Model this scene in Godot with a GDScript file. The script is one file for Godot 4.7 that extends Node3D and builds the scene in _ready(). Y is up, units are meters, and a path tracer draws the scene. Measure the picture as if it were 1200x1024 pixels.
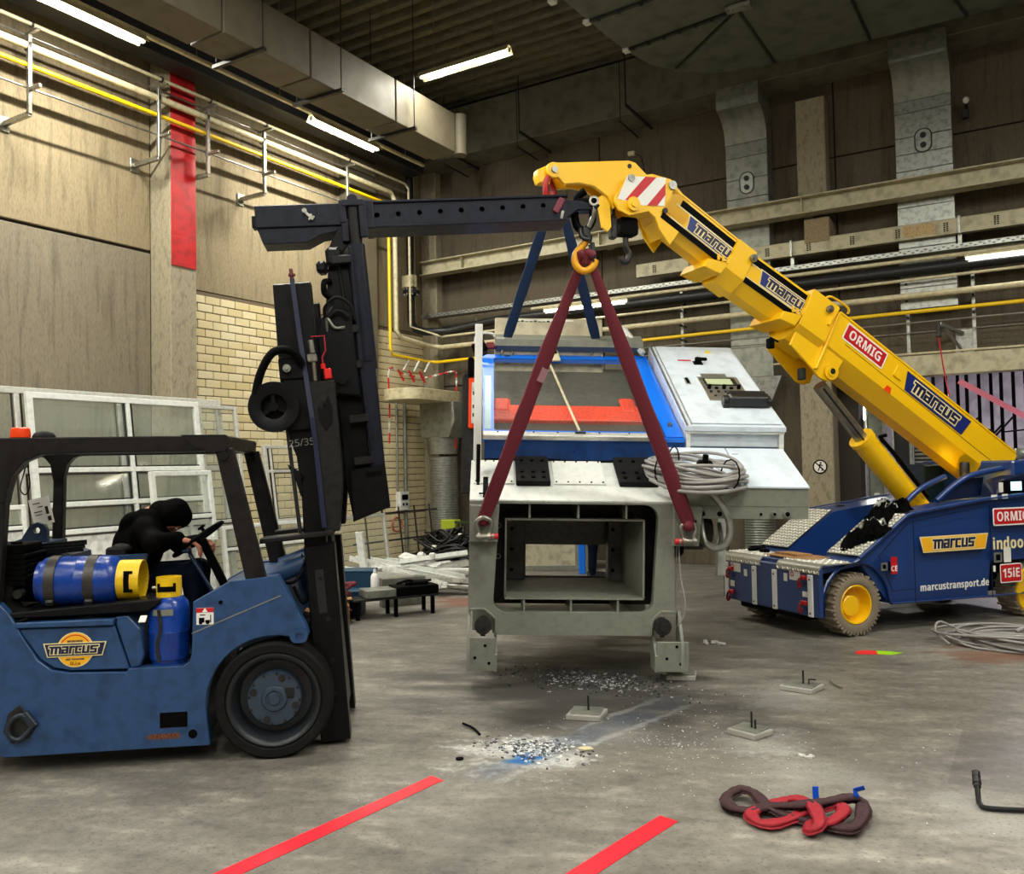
extends Node3D
# Industrial hall: a compact forklift with a hoist boom and a yellow pick-and-carry crane lift a machine tool between them.
# Axes: x runs along the back wall, -z along the long side wall, y up, metres. Camera stands at x = 0, z = 0.

const LX := -10.2      # face of the long side wall
const BZ := -13.685    # face of the back wall
const TOP := 8.4       # underside of the roof deck
var M := {}
var root_of := {}
var rng := RandomNumberGenerator.new()

# ---------------------------------------------------------------- mesh building
class Sh:
	var v := PackedVector3Array()
	var n := PackedVector3Array()
	var uv := PackedVector2Array()
	var marks := PackedInt32Array()   # where each primitive begins

	func tri(a: Vector3, b: Vector3, c: Vector3, na: Vector3, nb: Vector3, nc: Vector3) -> void:
		var f := (b - a).cross(c - a)
		if f.length_squared() < 1e-18:
			return
		if f.dot(na + nb + nc) > 0.0:
			v.append(a); v.append(c); v.append(b)
			n.append(na); n.append(nc); n.append(nb)
		else:
			v.append(a); v.append(b); v.append(c)
			n.append(na); n.append(nb); n.append(nc)

	func flat(a: Vector3, b: Vector3, c: Vector3, d: Vector3, out: Vector3) -> void:
		var f := (c - a).cross(d - b).normalized()
		if f.dot(out) < 0.0:
			f = -f
		tri(a, b, c, f, f, f)
		tri(a, c, d, f, f, f)

	func quad(a: Vector3, b: Vector3, c: Vector3, d: Vector3, na: Vector3, nb: Vector3, nc: Vector3, nd: Vector3) -> void:
		tri(a, b, c, na, nb, nc)
		tri(a, c, d, na, nc, nd)

	# a polygon in x, y pushed along z from z0 to z1; bev chamfers its edges; holes are polygons
	func prism(poly: PackedVector2Array, z0: float, z1: float, xf := Transform3D(), bev := 0.0, holes: Array = []) -> Sh:
		marks.append(v.size())
		var p := poly
		if Sh.area(p) < 0.0:
			p.reverse()
		var cap := p
		if bev > 0.0:
			cap = Sh.inset(p, bev)
		var whole := cap
		for h in holes:
			whole = Sh.bridged(whole, h)
		var t := Geometry2D.triangulate_polygon(whole)
		var b := xf.basis
		var up := (b * Vector3(0, 0, 1)).normalized()
		for i in range(0, t.size(), 3):
			for s in 2:
				var z: float = z1 if s == 0 else z0
				var nn: Vector3 = up if s == 0 else -up
				tri(xf * Vector3(whole[t[i]].x, whole[t[i]].y, z), xf * Vector3(whole[t[i + 1]].x, whole[t[i + 1]].y, z), xf * Vector3(whole[t[i + 2]].x, whole[t[i + 2]].y, z), nn, nn, nn)
		walls(p, z0 + bev, z1 - bev, xf, 1.0)
		if bev > 0.0:
			for i in p.size():
				var j := (i + 1) % p.size()
				var e := p[j] - p[i]
				var side := b * Vector3(e.y, -e.x, 0)
				flat(xf * Vector3(p[i].x, p[i].y, z1 - bev), xf * Vector3(p[j].x, p[j].y, z1 - bev), xf * Vector3(cap[j].x, cap[j].y, z1), xf * Vector3(cap[i].x, cap[i].y, z1), side + up * e.length())
				flat(xf * Vector3(p[i].x, p[i].y, z0 + bev), xf * Vector3(p[j].x, p[j].y, z0 + bev), xf * Vector3(cap[j].x, cap[j].y, z0), xf * Vector3(cap[i].x, cap[i].y, z0), side - up * e.length())
		for h in holes:
			var q: PackedVector2Array = h
			if Sh.area(q) < 0.0:
				q.reverse()
			walls(q, z0, z1, xf, -1.0)
		return self

	func walls(p: PackedVector2Array, z0: float, z1: float, xf: Transform3D, way: float) -> void:
		var c := p.size()
		var en := []
		for i in c:
			var e: Vector2 = (p[(i + 1) % c] - p[i]).normalized()
			en.append(Vector2(e.y, -e.x) * way)
		for i in c:
			var j := (i + 1) % c
			var a: Vector2 = en[i]
			var b2: Vector2 = en[i]
			var before: Vector2 = en[(i + c - 1) % c]
			var after: Vector2 = en[j]
			if before.dot(a) > 0.8:
				a = (a + before).normalized()
			if after.dot(b2) > 0.8:
				b2 = (b2 + after).normalized()
			var na := (xf.basis * Vector3(a.x, a.y, 0)).normalized()
			var nb := (xf.basis * Vector3(b2.x, b2.y, 0)).normalized()
			quad(xf * Vector3(p[i].x, p[i].y, z0), xf * Vector3(p[j].x, p[j].y, z0), xf * Vector3(p[j].x, p[j].y, z1), xf * Vector3(p[i].x, p[i].y, z1), na, nb, nb, na)

	static func area(p: PackedVector2Array) -> float:
		var s := 0.0
		for i in p.size():
			s += p[i].cross(p[(i + 1) % p.size()])
		return s * 0.5

	static func inset(p: PackedVector2Array, d: float) -> PackedVector2Array:
		var o := PackedVector2Array()
		var c := p.size()
		for i in c:
			var e0 := (p[i] - p[(i + c - 1) % c]).normalized()
			var e1 := (p[(i + 1) % c] - p[i]).normalized()
			var n0 := Vector2(-e0.y, e0.x)
			var n1 := Vector2(-e1.y, e1.x)
			var m := n0 + n1
			var k := m.length_squared()
			if k < 0.2:
				o.append(p[i] + n0 * d)
			else:
				o.append(p[i] + m * (2.0 * d / k))
		return o

	static func bridged(outer: PackedVector2Array, hole: PackedVector2Array) -> PackedVector2Array:
		var h := hole
		if Sh.area(h) > 0.0:
			h.reverse()
		var best := 1e20
		var bi := 0
		var bj := 0
		for i in outer.size():
			for j in h.size():
				var d := outer[i].distance_squared_to(h[j])
				if d < best:
					best = d
					bi = i
					bj = j
		var o := PackedVector2Array()
		for i in outer.size():
			o.append(outer[i])
			if i == bi:
				for k in h.size() + 1:
					o.append(h[(bj + k) % h.size()])
				o.append(outer[i] + Vector2(1e-5, 1e-5))
		return o

	func box(c: Vector3, s: Vector3, xf := Transform3D(), bev := 0.0) -> Sh:
		var h := s * 0.5
		var p := PackedVector2Array([Vector2(-h.x, -h.y), Vector2(h.x, -h.y), Vector2(h.x, h.y), Vector2(-h.x, h.y)])
		if bev > 0.0:
			var q := PackedVector2Array()
			for i in 4:
				var a := p[i]
				q.append(a + (p[(i + 3) % 4] - a).normalized() * bev)
				q.append(a + (p[(i + 1) % 4] - a).normalized() * bev)
			p = q
		return prism(p, -h.z, h.z, xf * Transform3D(Basis(), c), bev)

	# a bar of w x t between two points
	func bar(a: Vector3, b: Vector3, w: float, t: float, hint := Vector3.UP, bev := 0.0) -> Sh:
		return box(Vector3.ZERO, Vector3(w, t, a.distance_to(b)), Sh.along(a, b, hint), bev)

	static func along(a: Vector3, b: Vector3, hint := Vector3.UP) -> Transform3D:
		var z := (b - a).normalized()
		if absf(z.dot(hint)) > 0.98:
			hint = Vector3.RIGHT if absf(z.x) < 0.9 else Vector3.BACK
		var x := hint.cross(z).normalized()
		return Transform3D(Basis(x, z.cross(x), z), (a + b) * 0.5)

	func rod(a: Vector3, b: Vector3, r: float, seg := 12, r2 := -1.0) -> Sh:
		return tube(PackedVector3Array([a, b]), r, seg, false, r2)

	# a round pipe along points
	func tube(p: PackedVector3Array, r: float, seg := 8, closed := false, r2 := -1.0) -> Sh:
		var prof := PackedVector2Array()
		for i in seg:
			prof.append(Vector2(cos(TAU * i / seg), sin(TAU * i / seg)) * r)
		return sweep(p, prof, closed, true, Vector3.ZERO, 1.0 if r2 < 0.0 else r2 / r)

	func sweep(p: PackedVector3Array, prof: PackedVector2Array, closed := false, smooth := true, hint := Vector3.ZERO, taper := 1.0, scales := PackedFloat32Array()) -> Sh:
		marks.append(v.size())
		var c := p.size()
		var rings := []
		var norms := []
		var t0 := (p[1] - p[0]).normalized()
		var x := hint if hint != Vector3.ZERO else (Vector3.UP if absf(t0.y) < 0.9 else Vector3.RIGHT)
		var m := prof.size()
		for i in c:
			var a := p[(i + c - 1) % c] if (i > 0 or closed) else p[i]
			var b := p[(i + 1) % c] if (i < c - 1 or closed) else p[i]
			var t := (b - a).normalized()
			if hint != Vector3.ZERO and absf(hint.dot(t)) < 0.97:
				x = hint
			x = (x - t * x.dot(t)).normalized()
			var y := t.cross(x)
			var k := lerpf(1.0, taper, float(i) / maxf(1.0, c - 1))
			if scales.size() == c:
				k *= scales[i]
			var ring := PackedVector3Array()
			var nn := PackedVector3Array()
			for j in m:
				ring.append(p[i] + (x * prof[j].x + y * prof[j].y) * k)
				if smooth:
					var e: Vector2 = prof[(j + 1) % m] - prof[(j + m - 1) % m]
					nn.append((x * e.y - y * e.x).normalized())
			rings.append(ring)
			norms.append(nn)
		for i in (c if closed else c - 1):
			var k := (i + 1) % c
			var ctr := (p[i] + p[k]) * 0.5
			for j in m:
				var l := (j + 1) % m
				if smooth:
					quad(rings[i][j], rings[i][l], rings[k][l], rings[k][j], norms[i][j], norms[i][l], norms[k][l], norms[k][j])
				else:
					flat(rings[i][j], rings[i][l], rings[k][l], rings[k][j], (rings[i][j] + rings[i][l] + rings[k][l] + rings[k][j]) * 0.25 - ctr)
		if not closed:
			for e in 2:
				var i := 0 if e == 0 else c - 1
				var d: Vector3 = (p[0] - p[1]).normalized() if e == 0 else (p[c - 1] - p[c - 2]).normalized()
				for j in m:
					tri(p[i], rings[i][j], rings[i][(j + 1) % m], d, d, d)
		return self

	# profile points (radius, height) turned round the y axis
	func lathe(prof: PackedVector2Array, seg := 20, xf := Transform3D(), arc := TAU) -> Sh:
		marks.append(v.size())
		var c := prof.size()
		var en := []
		for i in c - 1:
			var e := (prof[i + 1] - prof[i]).normalized()
			en.append(Vector2(e.y, -e.x))
		for i in c - 1:
			var a: Vector2 = en[i]
			var b: Vector2 = en[i]
			if i > 0 and en[i - 1].dot(a) > 0.75:
				a = (a + en[i - 1]).normalized()
			if i < c - 2 and en[i + 1].dot(b) > 0.75:
				b = (b + en[i + 1]).normalized()
			for j in seg:
				var q := PackedVector3Array()
				var w := PackedVector3Array()
				for s in 4:
					var f: float = arc * (j + (1 if s in [1, 2] else 0)) / seg
					var r := prof[i] if s < 2 else prof[i + 1]
					var nn: Vector2 = a if s < 2 else b
					q.append(xf * Vector3(r.x * cos(f), r.y, r.x * sin(f)))
					w.append((xf.basis * Vector3(nn.x * cos(f), nn.y, nn.x * sin(f))).normalized())
				quad(q[0], q[1], q[2], q[3], w[0], w[1], w[2], w[3])
		return self

	func ball(c: Vector3, r: Vector3, seg := 12, xf := Transform3D()) -> Sh:
		marks.append(v.size())
		var rows := maxi(4, seg / 2)
		for i in rows:
			for j in seg:
				var q := PackedVector3Array()
				var w := PackedVector3Array()
				for s in 4:
					var a := PI * (i + (1 if s >= 2 else 0)) / rows
					var b := TAU * (j + (1 if s in [1, 2] else 0)) / seg
					var d := Vector3(sin(a) * cos(b), cos(a), sin(a) * sin(b))
					q.append(xf * (c + d * r))
					w.append((xf.basis * (d / r)).normalized())
				quad(q[0], q[1], q[2], q[3], w[0], w[1], w[2], w[3])
		return self

	func add(o: Mesh, xf := Transform3D()) -> Sh:
		for s in o.get_surface_count():
			var a := o.surface_get_arrays(s)
			var vv: PackedVector3Array = a[Mesh.ARRAY_VERTEX]
			var nn: PackedVector3Array = a[Mesh.ARRAY_NORMAL]
			var ii: PackedInt32Array = a[Mesh.ARRAY_INDEX] if a[Mesh.ARRAY_INDEX] != null else PackedInt32Array(range(vv.size()))
			for k in range(0, ii.size(), 3):
				tri(xf * vv[ii[k]], xf * vv[ii[k + 1]], xf * vv[ii[k + 2]], (xf.basis * nn[ii[k]]).normalized(), (xf.basis * nn[ii[k + 1]]).normalized(), (xf.basis * nn[ii[k + 2]]).normalized())
		return self

	func mesh() -> ArrayMesh:
		var a := []
		a.resize(Mesh.ARRAY_MAX)
		a[Mesh.ARRAY_VERTEX] = v
		a[Mesh.ARRAY_NORMAL] = n
		if uv.size() == v.size():
			a[Mesh.ARRAY_TEX_UV] = uv
		var m := ArrayMesh.new()
		if v.size():
			m.add_surface_from_arrays(Mesh.PRIMITIVE_TRIANGLES, a)
		return m

func V(x: float, y: float, z: float) -> Vector3:
	return Vector3(x, y, z)

func P(a: Array) -> PackedVector2Array:
	var o := PackedVector2Array()
	for i in range(0, a.size(), 2):
		o.append(Vector2(a[i], a[i + 1]))
	return o

func P3(a: Array) -> PackedVector3Array:
	var o := PackedVector3Array()
	for i in range(0, a.size(), 3):
		o.append(Vector3(a[i], a[i + 1], a[i + 2]))
	return o

func circle(x: float, y: float, r: float, c := 16, a0 := 0.0, a1 := TAU) -> PackedVector2Array:
	var o := PackedVector2Array()
	var whole := absf(absf(a1 - a0) - TAU) < 0.001
	for i in (c if whole else c + 1):
		var a := lerpf(a0, a1, float(i) / c)
		o.append(Vector2(x + r * cos(a), y + r * sin(a)))
	return o

func rrect(x0: float, y0: float, x1: float, y1: float, r: float, c := 4) -> PackedVector2Array:
	var o := PackedVector2Array()
	o.append_array(circle(x1 - r, y0 + r, r, c, -PI / 2, 0))
	o.append_array(circle(x1 - r, y1 - r, r, c, 0, PI / 2))
	o.append_array(circle(x0 + r, y1 - r, r, c, PI / 2, PI))
	o.append_array(circle(x0 + r, y0 + r, r, c, PI, PI * 1.5))
	return o

# a smooth line through the points
func curve(p: PackedVector3Array, per := 6, closed := false) -> PackedVector3Array:
	var o := PackedVector3Array()
	var c := p.size()
	for i in (c if closed else c - 1):
		var a := p[(i + c - 1) % c] if (i > 0 or closed) else p[0]
		var b := p[i]
		var d := p[(i + 1) % c]
		var e := p[(i + 2) % c] if (i < c - 2 or closed) else p[c - 1]
		for k in per:
			o.append(b.cubic_interpolate(d, a, e, float(k) / per))
	if not closed:
		o.append(p[c - 1])
	return o

const ALONG_X := Basis(Vector3(0, 0, -1), Vector3(0, 1, 0), Vector3(1, 0, 0))   # polygon (back, up), pushed along x

# ---------------------------------------------------------------- nodes
func numbered(called: String, parent: Node) -> String:
	if not parent.has_node(called):
		return called
	var i := 1
	while parent.has_node("%s_%03d" % [called, i]):
		i += 1
	return "%s_%03d" % [called, i]

func thing(called: String, label: String, category: String, at := Vector3.ZERO, turn := 0.0, group := "") -> Node3D:
	var o := Node3D.new()
	o.name = numbered(called, self)
	add_child(o)
	o.position = at
	o.rotation.y = turn
	tag(o, label, category, group)
	return o

func tag(o: Node, label: String, category: String, group := "") -> Node:
	o.set_meta("label", label)
	o.set_meta("category", category)
	if group:
		o.set_meta("group", group)
	return o

func put(called: String, s, m: Material, parent: Node = self, xf := Transform3D()) -> MeshInstance3D:
	var o := MeshInstance3D.new()
	o.name = numbered(called, parent)
	o.mesh = s if s is Mesh else s.mesh()
	o.material_override = m
	o.transform = xf
	parent.add_child(o)
	return o

# every primitive of the shape as a mesh of its own
func put_each(called: String, s: Sh, m: Material, parent: Node = self, xf := Transform3D()) -> MeshInstance3D:
	var first: MeshInstance3D = null
	for i in s.marks.size():
		var a := s.marks[i]
		var b := s.marks[i + 1] if i + 1 < s.marks.size() else s.v.size()
		var p := Sh.new()
		p.v = s.v.slice(a, b)
		p.n = s.n.slice(a, b)
		if b > a:
			var o := put(called, p, m, parent, xf)
			first = first if first else o
	return first

func single(called: String, s, m: Material, label: String, category: String, at := Vector3.ZERO, turn := 0.0, group := "") -> MeshInstance3D:
	var o := put(called, s, m, self, Transform3D(Basis(Vector3.UP, turn), at))
	tag(o, label, category, group)
	return o

func struct(called: String, s, m: Material, label := "", parent: Node = self) -> MeshInstance3D:
	var o := put(called, s, m, parent)
	if parent == self:
		o.set_meta("kind", "structure")
		if label:
			o.set_meta("label", label)
	return o

func copy(o: Node3D, xf: Transform3D, label := "", group := "") -> Node3D:
	var c: Node3D = o.duplicate()
	var base := o.name as String
	c.name = numbered(base, self)
	add_child(c)
	c.transform = xf
	if label:
		c.set_meta("label", label)
	if group:
		c.set_meta("group", group)
	return c

# ---------------------------------------------------------------- materials
func noise(freq: float, ramp: Array, seed := 1, size := 512, kind := FastNoiseLite.TYPE_SIMPLEX_SMOOTH, octaves := 5, stretch := Vector2.ONE) -> NoiseTexture2D:
	var f := FastNoiseLite.new()
	f.noise_type = kind
	f.frequency = freq
	f.seed = seed
	f.fractal_octaves = octaves
	var t := NoiseTexture2D.new()
	t.width = size
	t.height = size
	t.seamless = true
	t.noise = f
	var g := Gradient.new()
	var off := PackedFloat32Array()
	var col := PackedColorArray()
	for i in range(0, ramp.size(), 2):
		off.append(ramp[i])
		col.append(ramp[i + 1])
	g.offsets = off
	g.colors = col
	t.color_ramp = g
	return t

func grey(x: float) -> Color:
	return Color(x, x, x)

func solid(c: Color, rough := 0.5, metal := 0.0) -> StandardMaterial3D:
	var m := StandardMaterial3D.new()
	m.albedo_color = c
	m.roughness = rough
	m.metallic = metal
	return m

# paint or metal with a worn, blotchy surface: a grey noise multiplies the colour
func worn(c: Color, rough := 0.5, metal := 0.0, tex: Texture2D = null, scale := 1.0, world := false) -> StandardMaterial3D:
	var m := solid(c, rough, metal)
	m.albedo_texture = tex if tex else T.grime
	m.uv1_triplanar = true
	m.uv1_world_triplanar = world
	m.uv1_scale = Vector3.ONE * scale
	m.roughness_texture = T.rough
	return m

func bumped(m: StandardMaterial3D, tex: Texture2D, cm: float) -> StandardMaterial3D:
	m.heightmap_enabled = true
	m.heightmap_texture = tex
	m.heightmap_scale = cm
	return m

func glow(c: Color, e: float) -> StandardMaterial3D:
	var m := solid(c, 0.4)
	m.emission_enabled = true
	m.emission = c
	m.emission_energy_multiplier = e
	return m

var T := {}

func lettering(text: String, cap: float, depth: float, bold := true) -> Mesh:
	var f := SystemFont.new()
	f.font_names = PackedStringArray(["Droid Sans"])
	f.font_weight = 700 if bold else 400
	var t := TextMesh.new()
	t.font = f
	t.text = text
	t.font_size = 48
	t.pixel_size = cap / (0.72 * 48.0)
	t.depth = depth
	t.curve_step = 1.5
	return t

# heavy square letters made of bars: the lettering on the hauler's plates; cap height 1, returns [mesh shape, width]
func block_word(s: Sh, cap: float, grow: float, z0: float, z1: float, xf: Transform3D, slant := 0.12) -> void:
	# bars as x0, y0, x1, y1 on a grid 5 high
	var glyphs := [
		[6.6, [-1.2, 4, 1.2, 5, 0, 0, 1.5, 5, 2.5, 0, 4, 4.2, 5, 0, 6.4, 4.2, 1, 3.7, 6.0, 5]],
		[4.6, [0, 3.8, 4.2, 5, 2.7, 0, 4.2, 4.6, 0, 0, 1.5, 3, 0, 2, 3, 3, 0, 0, 3, 1.1]],
		[3.6, [0, 0, 1.5, 5, 1, 3.7, 3.4, 5]],
		[4.4, [0, 0, 1.5, 5, 0, 3.8, 4, 5, 0, 0, 4, 1.2]],
		[4.8, [0, 0, 1.5, 5, 0, 0, 4.4, 1.2, 2.9, 0, 4.4, 5]],
		[5.8, [0, 0, 4.2, 1.2, 2.8, 0, 4.2, 3, 0, 2, 4.2, 3, 0, 2, 1.5, 5, 0, 3.8, 5.0, 5]]]
	var total := 0.0
	for g in glyphs:
		total += g[0]
	var k := cap / 5.0
	var x := -total * 0.5 + 0.3
	for g in glyphs:
		var b: Array = g[1]
		for i in range(0, b.size(), 4):
			var p := PackedVector2Array()
			for c in [[b[i] - grow, b[i + 1] - grow], [b[i + 2] + grow, b[i + 1] - grow], [b[i + 2] + grow, b[i + 3] + grow], [b[i] - grow, b[i + 3] + grow]]:
				p.append(Vector2(x + c[0] + (c[1] - 2.5) * slant, c[1] - 2.5) * k)
			s.prism(p, z0, z1 + i * 1e-5, xf)
		x += g[0]

# a tapered name plate in the plane x, y facing +z: edge, field, letters
func name_plate(parent: Node, w: float, h: float, edge: Material, field: Material, letter: Material, halo: Material, xf: Transform3D, shift := 0.0) -> void:
	var k := h * 0.28
	put("sign_edge", Sh.new().prism(P([-w / 2, h / 2, w / 2, h / 2, w / 2 - k, -h / 2, -w / 2 + k, -h / 2]), 0, 0.003), edge, parent, xf)
	var e := h * 0.07
	put("sign_field", Sh.new().prism(P([-w / 2 + e * 1.6, h / 2 - e, w / 2 - e * 1.6, h / 2 - e, w / 2 - k - e * 0.7, -h / 2 + e, -w / 2 + k + e * 0.7, -h / 2 + e]), 0.002, 0.0045), field, parent, xf)
	var cap := minf(h * 0.60, w * 0.77 / 29.8 * 5.0)
	var s := Sh.new()
	if halo:
		block_word(s, cap, 0.55, 0.0, 0.006, Transform3D(Basis(), V(shift, 0, 0)))
		put("sign_letter_outline", s, halo, parent, xf)
	s = Sh.new()
	block_word(s, cap, 0.0, 0.0, 0.0075, Transform3D(Basis(), V(shift, 0, 0)))
	put("sign_letters", s, letter, parent, xf)

# ================================================================ scene
func _ready() -> void:
	rng.seed = 77
	# ---- camera
	var cam := Camera3D.new()
	cam.name = "camera"
	cam.fov = 53.32
	cam.near = 0.1
	cam.far = 120.0
	var right := V(0.85428, -0.01967, -0.51948).normalized()
	var back := V(0.5196, -0.0337, 0.8537)
	back = (back - right * back.dot(right)).normalized()
	cam.transform = Transform3D(Basis(right, back.cross(right), back), V(0, 1.65, 0))
	add_child(cam)
	cam.current = true
	# ---- environment: a closed hall, so the sky is only a dim fill nobody sees
	var we := WorldEnvironment.new()
	we.name = "hall_environment"
	var e := Environment.new()
	e.background_mode = Environment.BG_COLOR
	e.background_color = Color(0.05, 0.05, 0.05)
	e.tonemap_mode = Environment.TONE_MAPPER_LINEAR
	e.tonemap_exposure = 2.25
	e.sdfgi_enabled = true
	e.ssao_enabled = true
	e.ssil_enabled = true
	we.environment = e
	add_child(we)
	textures()
	materials()
	# ---- lamps: one row of tubes beside the long wall, hanging rows across the hall
	for z in [-9.95, -5.7, -1.45, 2.8]:
		wall_row_lamp(z)
	hung_lamps()
	# ---- structure and contents
	shell()
	left_wall_services()
	back_wall_services()
	ducts()
	roof_and_rest()
	forklift()
	driver()
	machine()
	crane()
	rigging()
	floor_things()
	stored_things()

func textures() -> void:
	T.grime = noise(0.012, [0.0, grey(0.74), 0.42, grey(0.93), 0.6, grey(1.0), 1.0, grey(0.9)], 3)
	T.soft = noise(0.012, [0.0, grey(0.88), 0.45, grey(0.97), 0.6, grey(1.0), 1.0, grey(0.95)], 13)
	T.rough = noise(0.02, [0.0, grey(0.75), 1.0, grey(1.0)], 9, 256)
	T.fine = noise(0.06, [0.0, grey(0.8), 0.5, grey(0.97), 1.0, grey(1.0)], 5)
	T.speck = noise(0.05, [0.0, grey(0.55), 0.25, grey(0.9), 0.35, grey(1.0), 0.72, grey(1.0), 0.85, grey(1.25)], 11, 512, FastNoiseLite.TYPE_SIMPLEX_SMOOTH, 4)
	T.streak = noise(0.014, [0.0, grey(0.74), 0.35, grey(0.88), 0.5, grey(0.95), 0.65, grey(0.91), 1.0, grey(1.0)], 21, 1024, FastNoiseLite.TYPE_SIMPLEX_SMOOTH, 6)
	T.pits = noise(0.045, [0.0, grey(0.2), 0.3, grey(0.75), 1.0, grey(1.0)], 31, 512)
	T.rust = noise(0.02, [0.0, Color(0.42, 0.22, 0.1), 0.3, Color(0.62, 0.5, 0.38), 0.42, grey(0.85), 1.0, grey(1.0)], 41)

func concrete(c: Color, sx := 0.55, sy := 0.05) -> StandardMaterial3D:
	var m := solid(c, 0.85)
	m.albedo_texture = T.streak
	m.uv1_triplanar = true
	m.uv1_world_triplanar = true
	m.uv1_scale = Vector3(sx, sy, sx)
	m.detail_enabled = true
	m.detail_blend_mode = BaseMaterial3D.BLEND_MODE_MUL
	m.detail_albedo = T.fine
	m.detail_uv_layer = BaseMaterial3D.DETAIL_UV_2
	m.uv2_triplanar = true
	m.uv2_world_triplanar = true
	m.uv2_scale = Vector3(1.6, 0.35, 1.6)
	return bumped(m, T.pits, 0.4)

func materials() -> void:
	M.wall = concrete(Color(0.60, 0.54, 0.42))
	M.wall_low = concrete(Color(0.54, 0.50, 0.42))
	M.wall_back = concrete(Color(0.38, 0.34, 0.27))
	M.pillar = concrete(Color(0.64, 0.60, 0.50), 0.7, 0.3)
	M.grit = concrete(Color(0.62, 0.55, 0.42), 2.5, 2.5)
	M.joint = solid(Color(0.20, 0.18, 0.15), 0.9)
	M.mortar = worn(Color(0.42, 0.36, 0.28), 0.95, 0.0, T.fine, 2.0)
	M.brick = []
	for c in [Color(0.86, 0.80, 0.63), Color(0.89, 0.84, 0.69), Color(0.83, 0.76, 0.57), Color(0.88, 0.82, 0.66)]:
		M.brick.append(bumped(worn(c, 0.8, 0.0, T.fine, 3.0, true), T.pits, 0.15))
	M.deck = worn(Color(0.48, 0.46, 0.38), 0.6, 0.3, T.grime, 0.6)
	M.girder = worn(Color(0.40, 0.39, 0.33), 0.8, 0.0, T.grime, 0.4)
	M.galv = worn(Color(0.66, 0.67, 0.64), 0.42, 0.75, T.grime, 1.4)
	M.galv_dull = worn(Color(0.55, 0.56, 0.52), 0.55, 0.5, T.grime, 0.8)
	M.duct_dark = worn(Color(0.40, 0.42, 0.37), 0.6, 0.25, T.grime, 0.35)
	M.duct_paint = worn(Color(0.40, 0.37, 0.30), 0.7, 0.0, T.soft, 0.5)
	M.red_paint = worn(Color(0.70, 0.07, 0.09), 0.5, 0.0, T.grime, 0.7)
	M.pipe_yellow = solid(Color(0.90, 0.74, 0.04), 0.4)
	M.pipe_cream = worn(Color(0.78, 0.74, 0.60), 0.45, 0.0, T.grime, 1.0)
	M.steel = worn(Color(0.62, 0.61, 0.57), 0.35, 0.85, T.grime, 2.0)
	M.dark_steel = worn(Color(0.20, 0.20, 0.20), 0.5, 0.6, T.grime, 2.0)
	M.black = solid(Color(0.025, 0.025, 0.027), 0.55)
	M.rubber = worn(Color(0.075, 0.074, 0.072), 0.8, 0.0, T.fine, 3.0)
	M.beam_paint = worn(Color(0.70, 0.67, 0.55), 0.6, 0.0, T.grime, 0.7)
	M.white = worn(Color(0.86, 0.86, 0.84), 0.5, 0.0, T.grime, 1.0)
	M.white_clean = solid(Color(0.90, 0.90, 0.88), 0.45)
	M.cream = solid(Color(0.90, 0.84, 0.62), 0.5)
	M.navy = solid(Color(0.06, 0.09, 0.24), 0.45)
	M.plate_blue = solid(Color(0.07, 0.14, 0.42), 0.45)
	M.sign_red = solid(Color(0.74, 0.04, 0.09), 0.45)
	M.sign_yellow = solid(Color(0.93, 0.68, 0.10), 0.5)
	M.fork_blue = worn(Color(0.145, 0.275, 0.445), 0.45, 0.0, T.grime, 1.2)
	M.fork_dark = worn(Color(0.075, 0.16, 0.27), 0.5, 0.0, T.speck, 1.6)
	M.bottle = worn(Color(0.045, 0.22, 0.56), 0.32, 0.0, T.grime, 2.2)
	M.mast = worn(Color(0.075, 0.077, 0.087), 0.42, 0.2, T.grime, 1.5)
	M.jib = worn(Color(0.125, 0.135, 0.175), 0.42, 0.2, T.grime, 2.0)
	M.mast_grey = worn(Color(0.15, 0.145, 0.145), 0.5, 0.2, T.grime, 2.0)
	M.guard = worn(Color(0.135, 0.125, 0.125), 0.42, 0.1, T.grime, 1.5)
	M.crane_yellow = solid(Color(0.95, 0.745, 0.01), 0.35)
	M.crane_yellow.clearcoat_enabled = true
	M.crane_yellow.clearcoat = 0.3
	M.crane_blue = solid(Color(0.045, 0.20, 0.44), 0.32)
	M.crane_blue.clearcoat_enabled = true
	M.crane_blue.clearcoat = 0.5
	M.crane_dark = solid(Color(0.035, 0.085, 0.20), 0.4)
	M.checker = worn(Color(0.66, 0.65, 0.60), 0.4, 0.3, T.soft, 2.0)
	M.stud = solid(Color(0.93, 0.92, 0.87), 0.3, 0.2)
	M.tyre = worn(Color(0.52, 0.47, 0.40), 0.85, 0.0, T.fine, 3.0)
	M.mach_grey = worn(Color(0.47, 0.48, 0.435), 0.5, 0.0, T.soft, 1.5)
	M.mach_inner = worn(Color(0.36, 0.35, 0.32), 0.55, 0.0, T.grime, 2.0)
	M.mach_white = worn(Color(0.84, 0.85, 0.83), 0.4, 0.0, T.soft, 1.3)
	M.cab_white = worn(Color(0.82, 0.86, 0.90), 0.4, 0.0, T.soft, 0.7)
	M.mach_blue = solid(Color(0.015, 0.42, 0.88), 0.35)
	M.mach_navy = worn(Color(0.005, 0.20, 0.42), 0.35, 0.0, T.grime, 1.0)
	M.mach_cream = worn(Color(0.74, 0.71, 0.61), 0.5, 0.0, T.grime, 0.8)
	M.sling_red = worn(Color(0.42, 0.10, 0.16), 0.85, 0.0, T.fine, 6.0)
	M.sling_bright = worn(Color(0.60, 0.035, 0.12), 0.8, 0.0, T.fine, 6.0)
	M.sling_blue = worn(Color(0.05, 0.19, 0.34), 0.85, 0.0, T.fine, 6.0)
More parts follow.
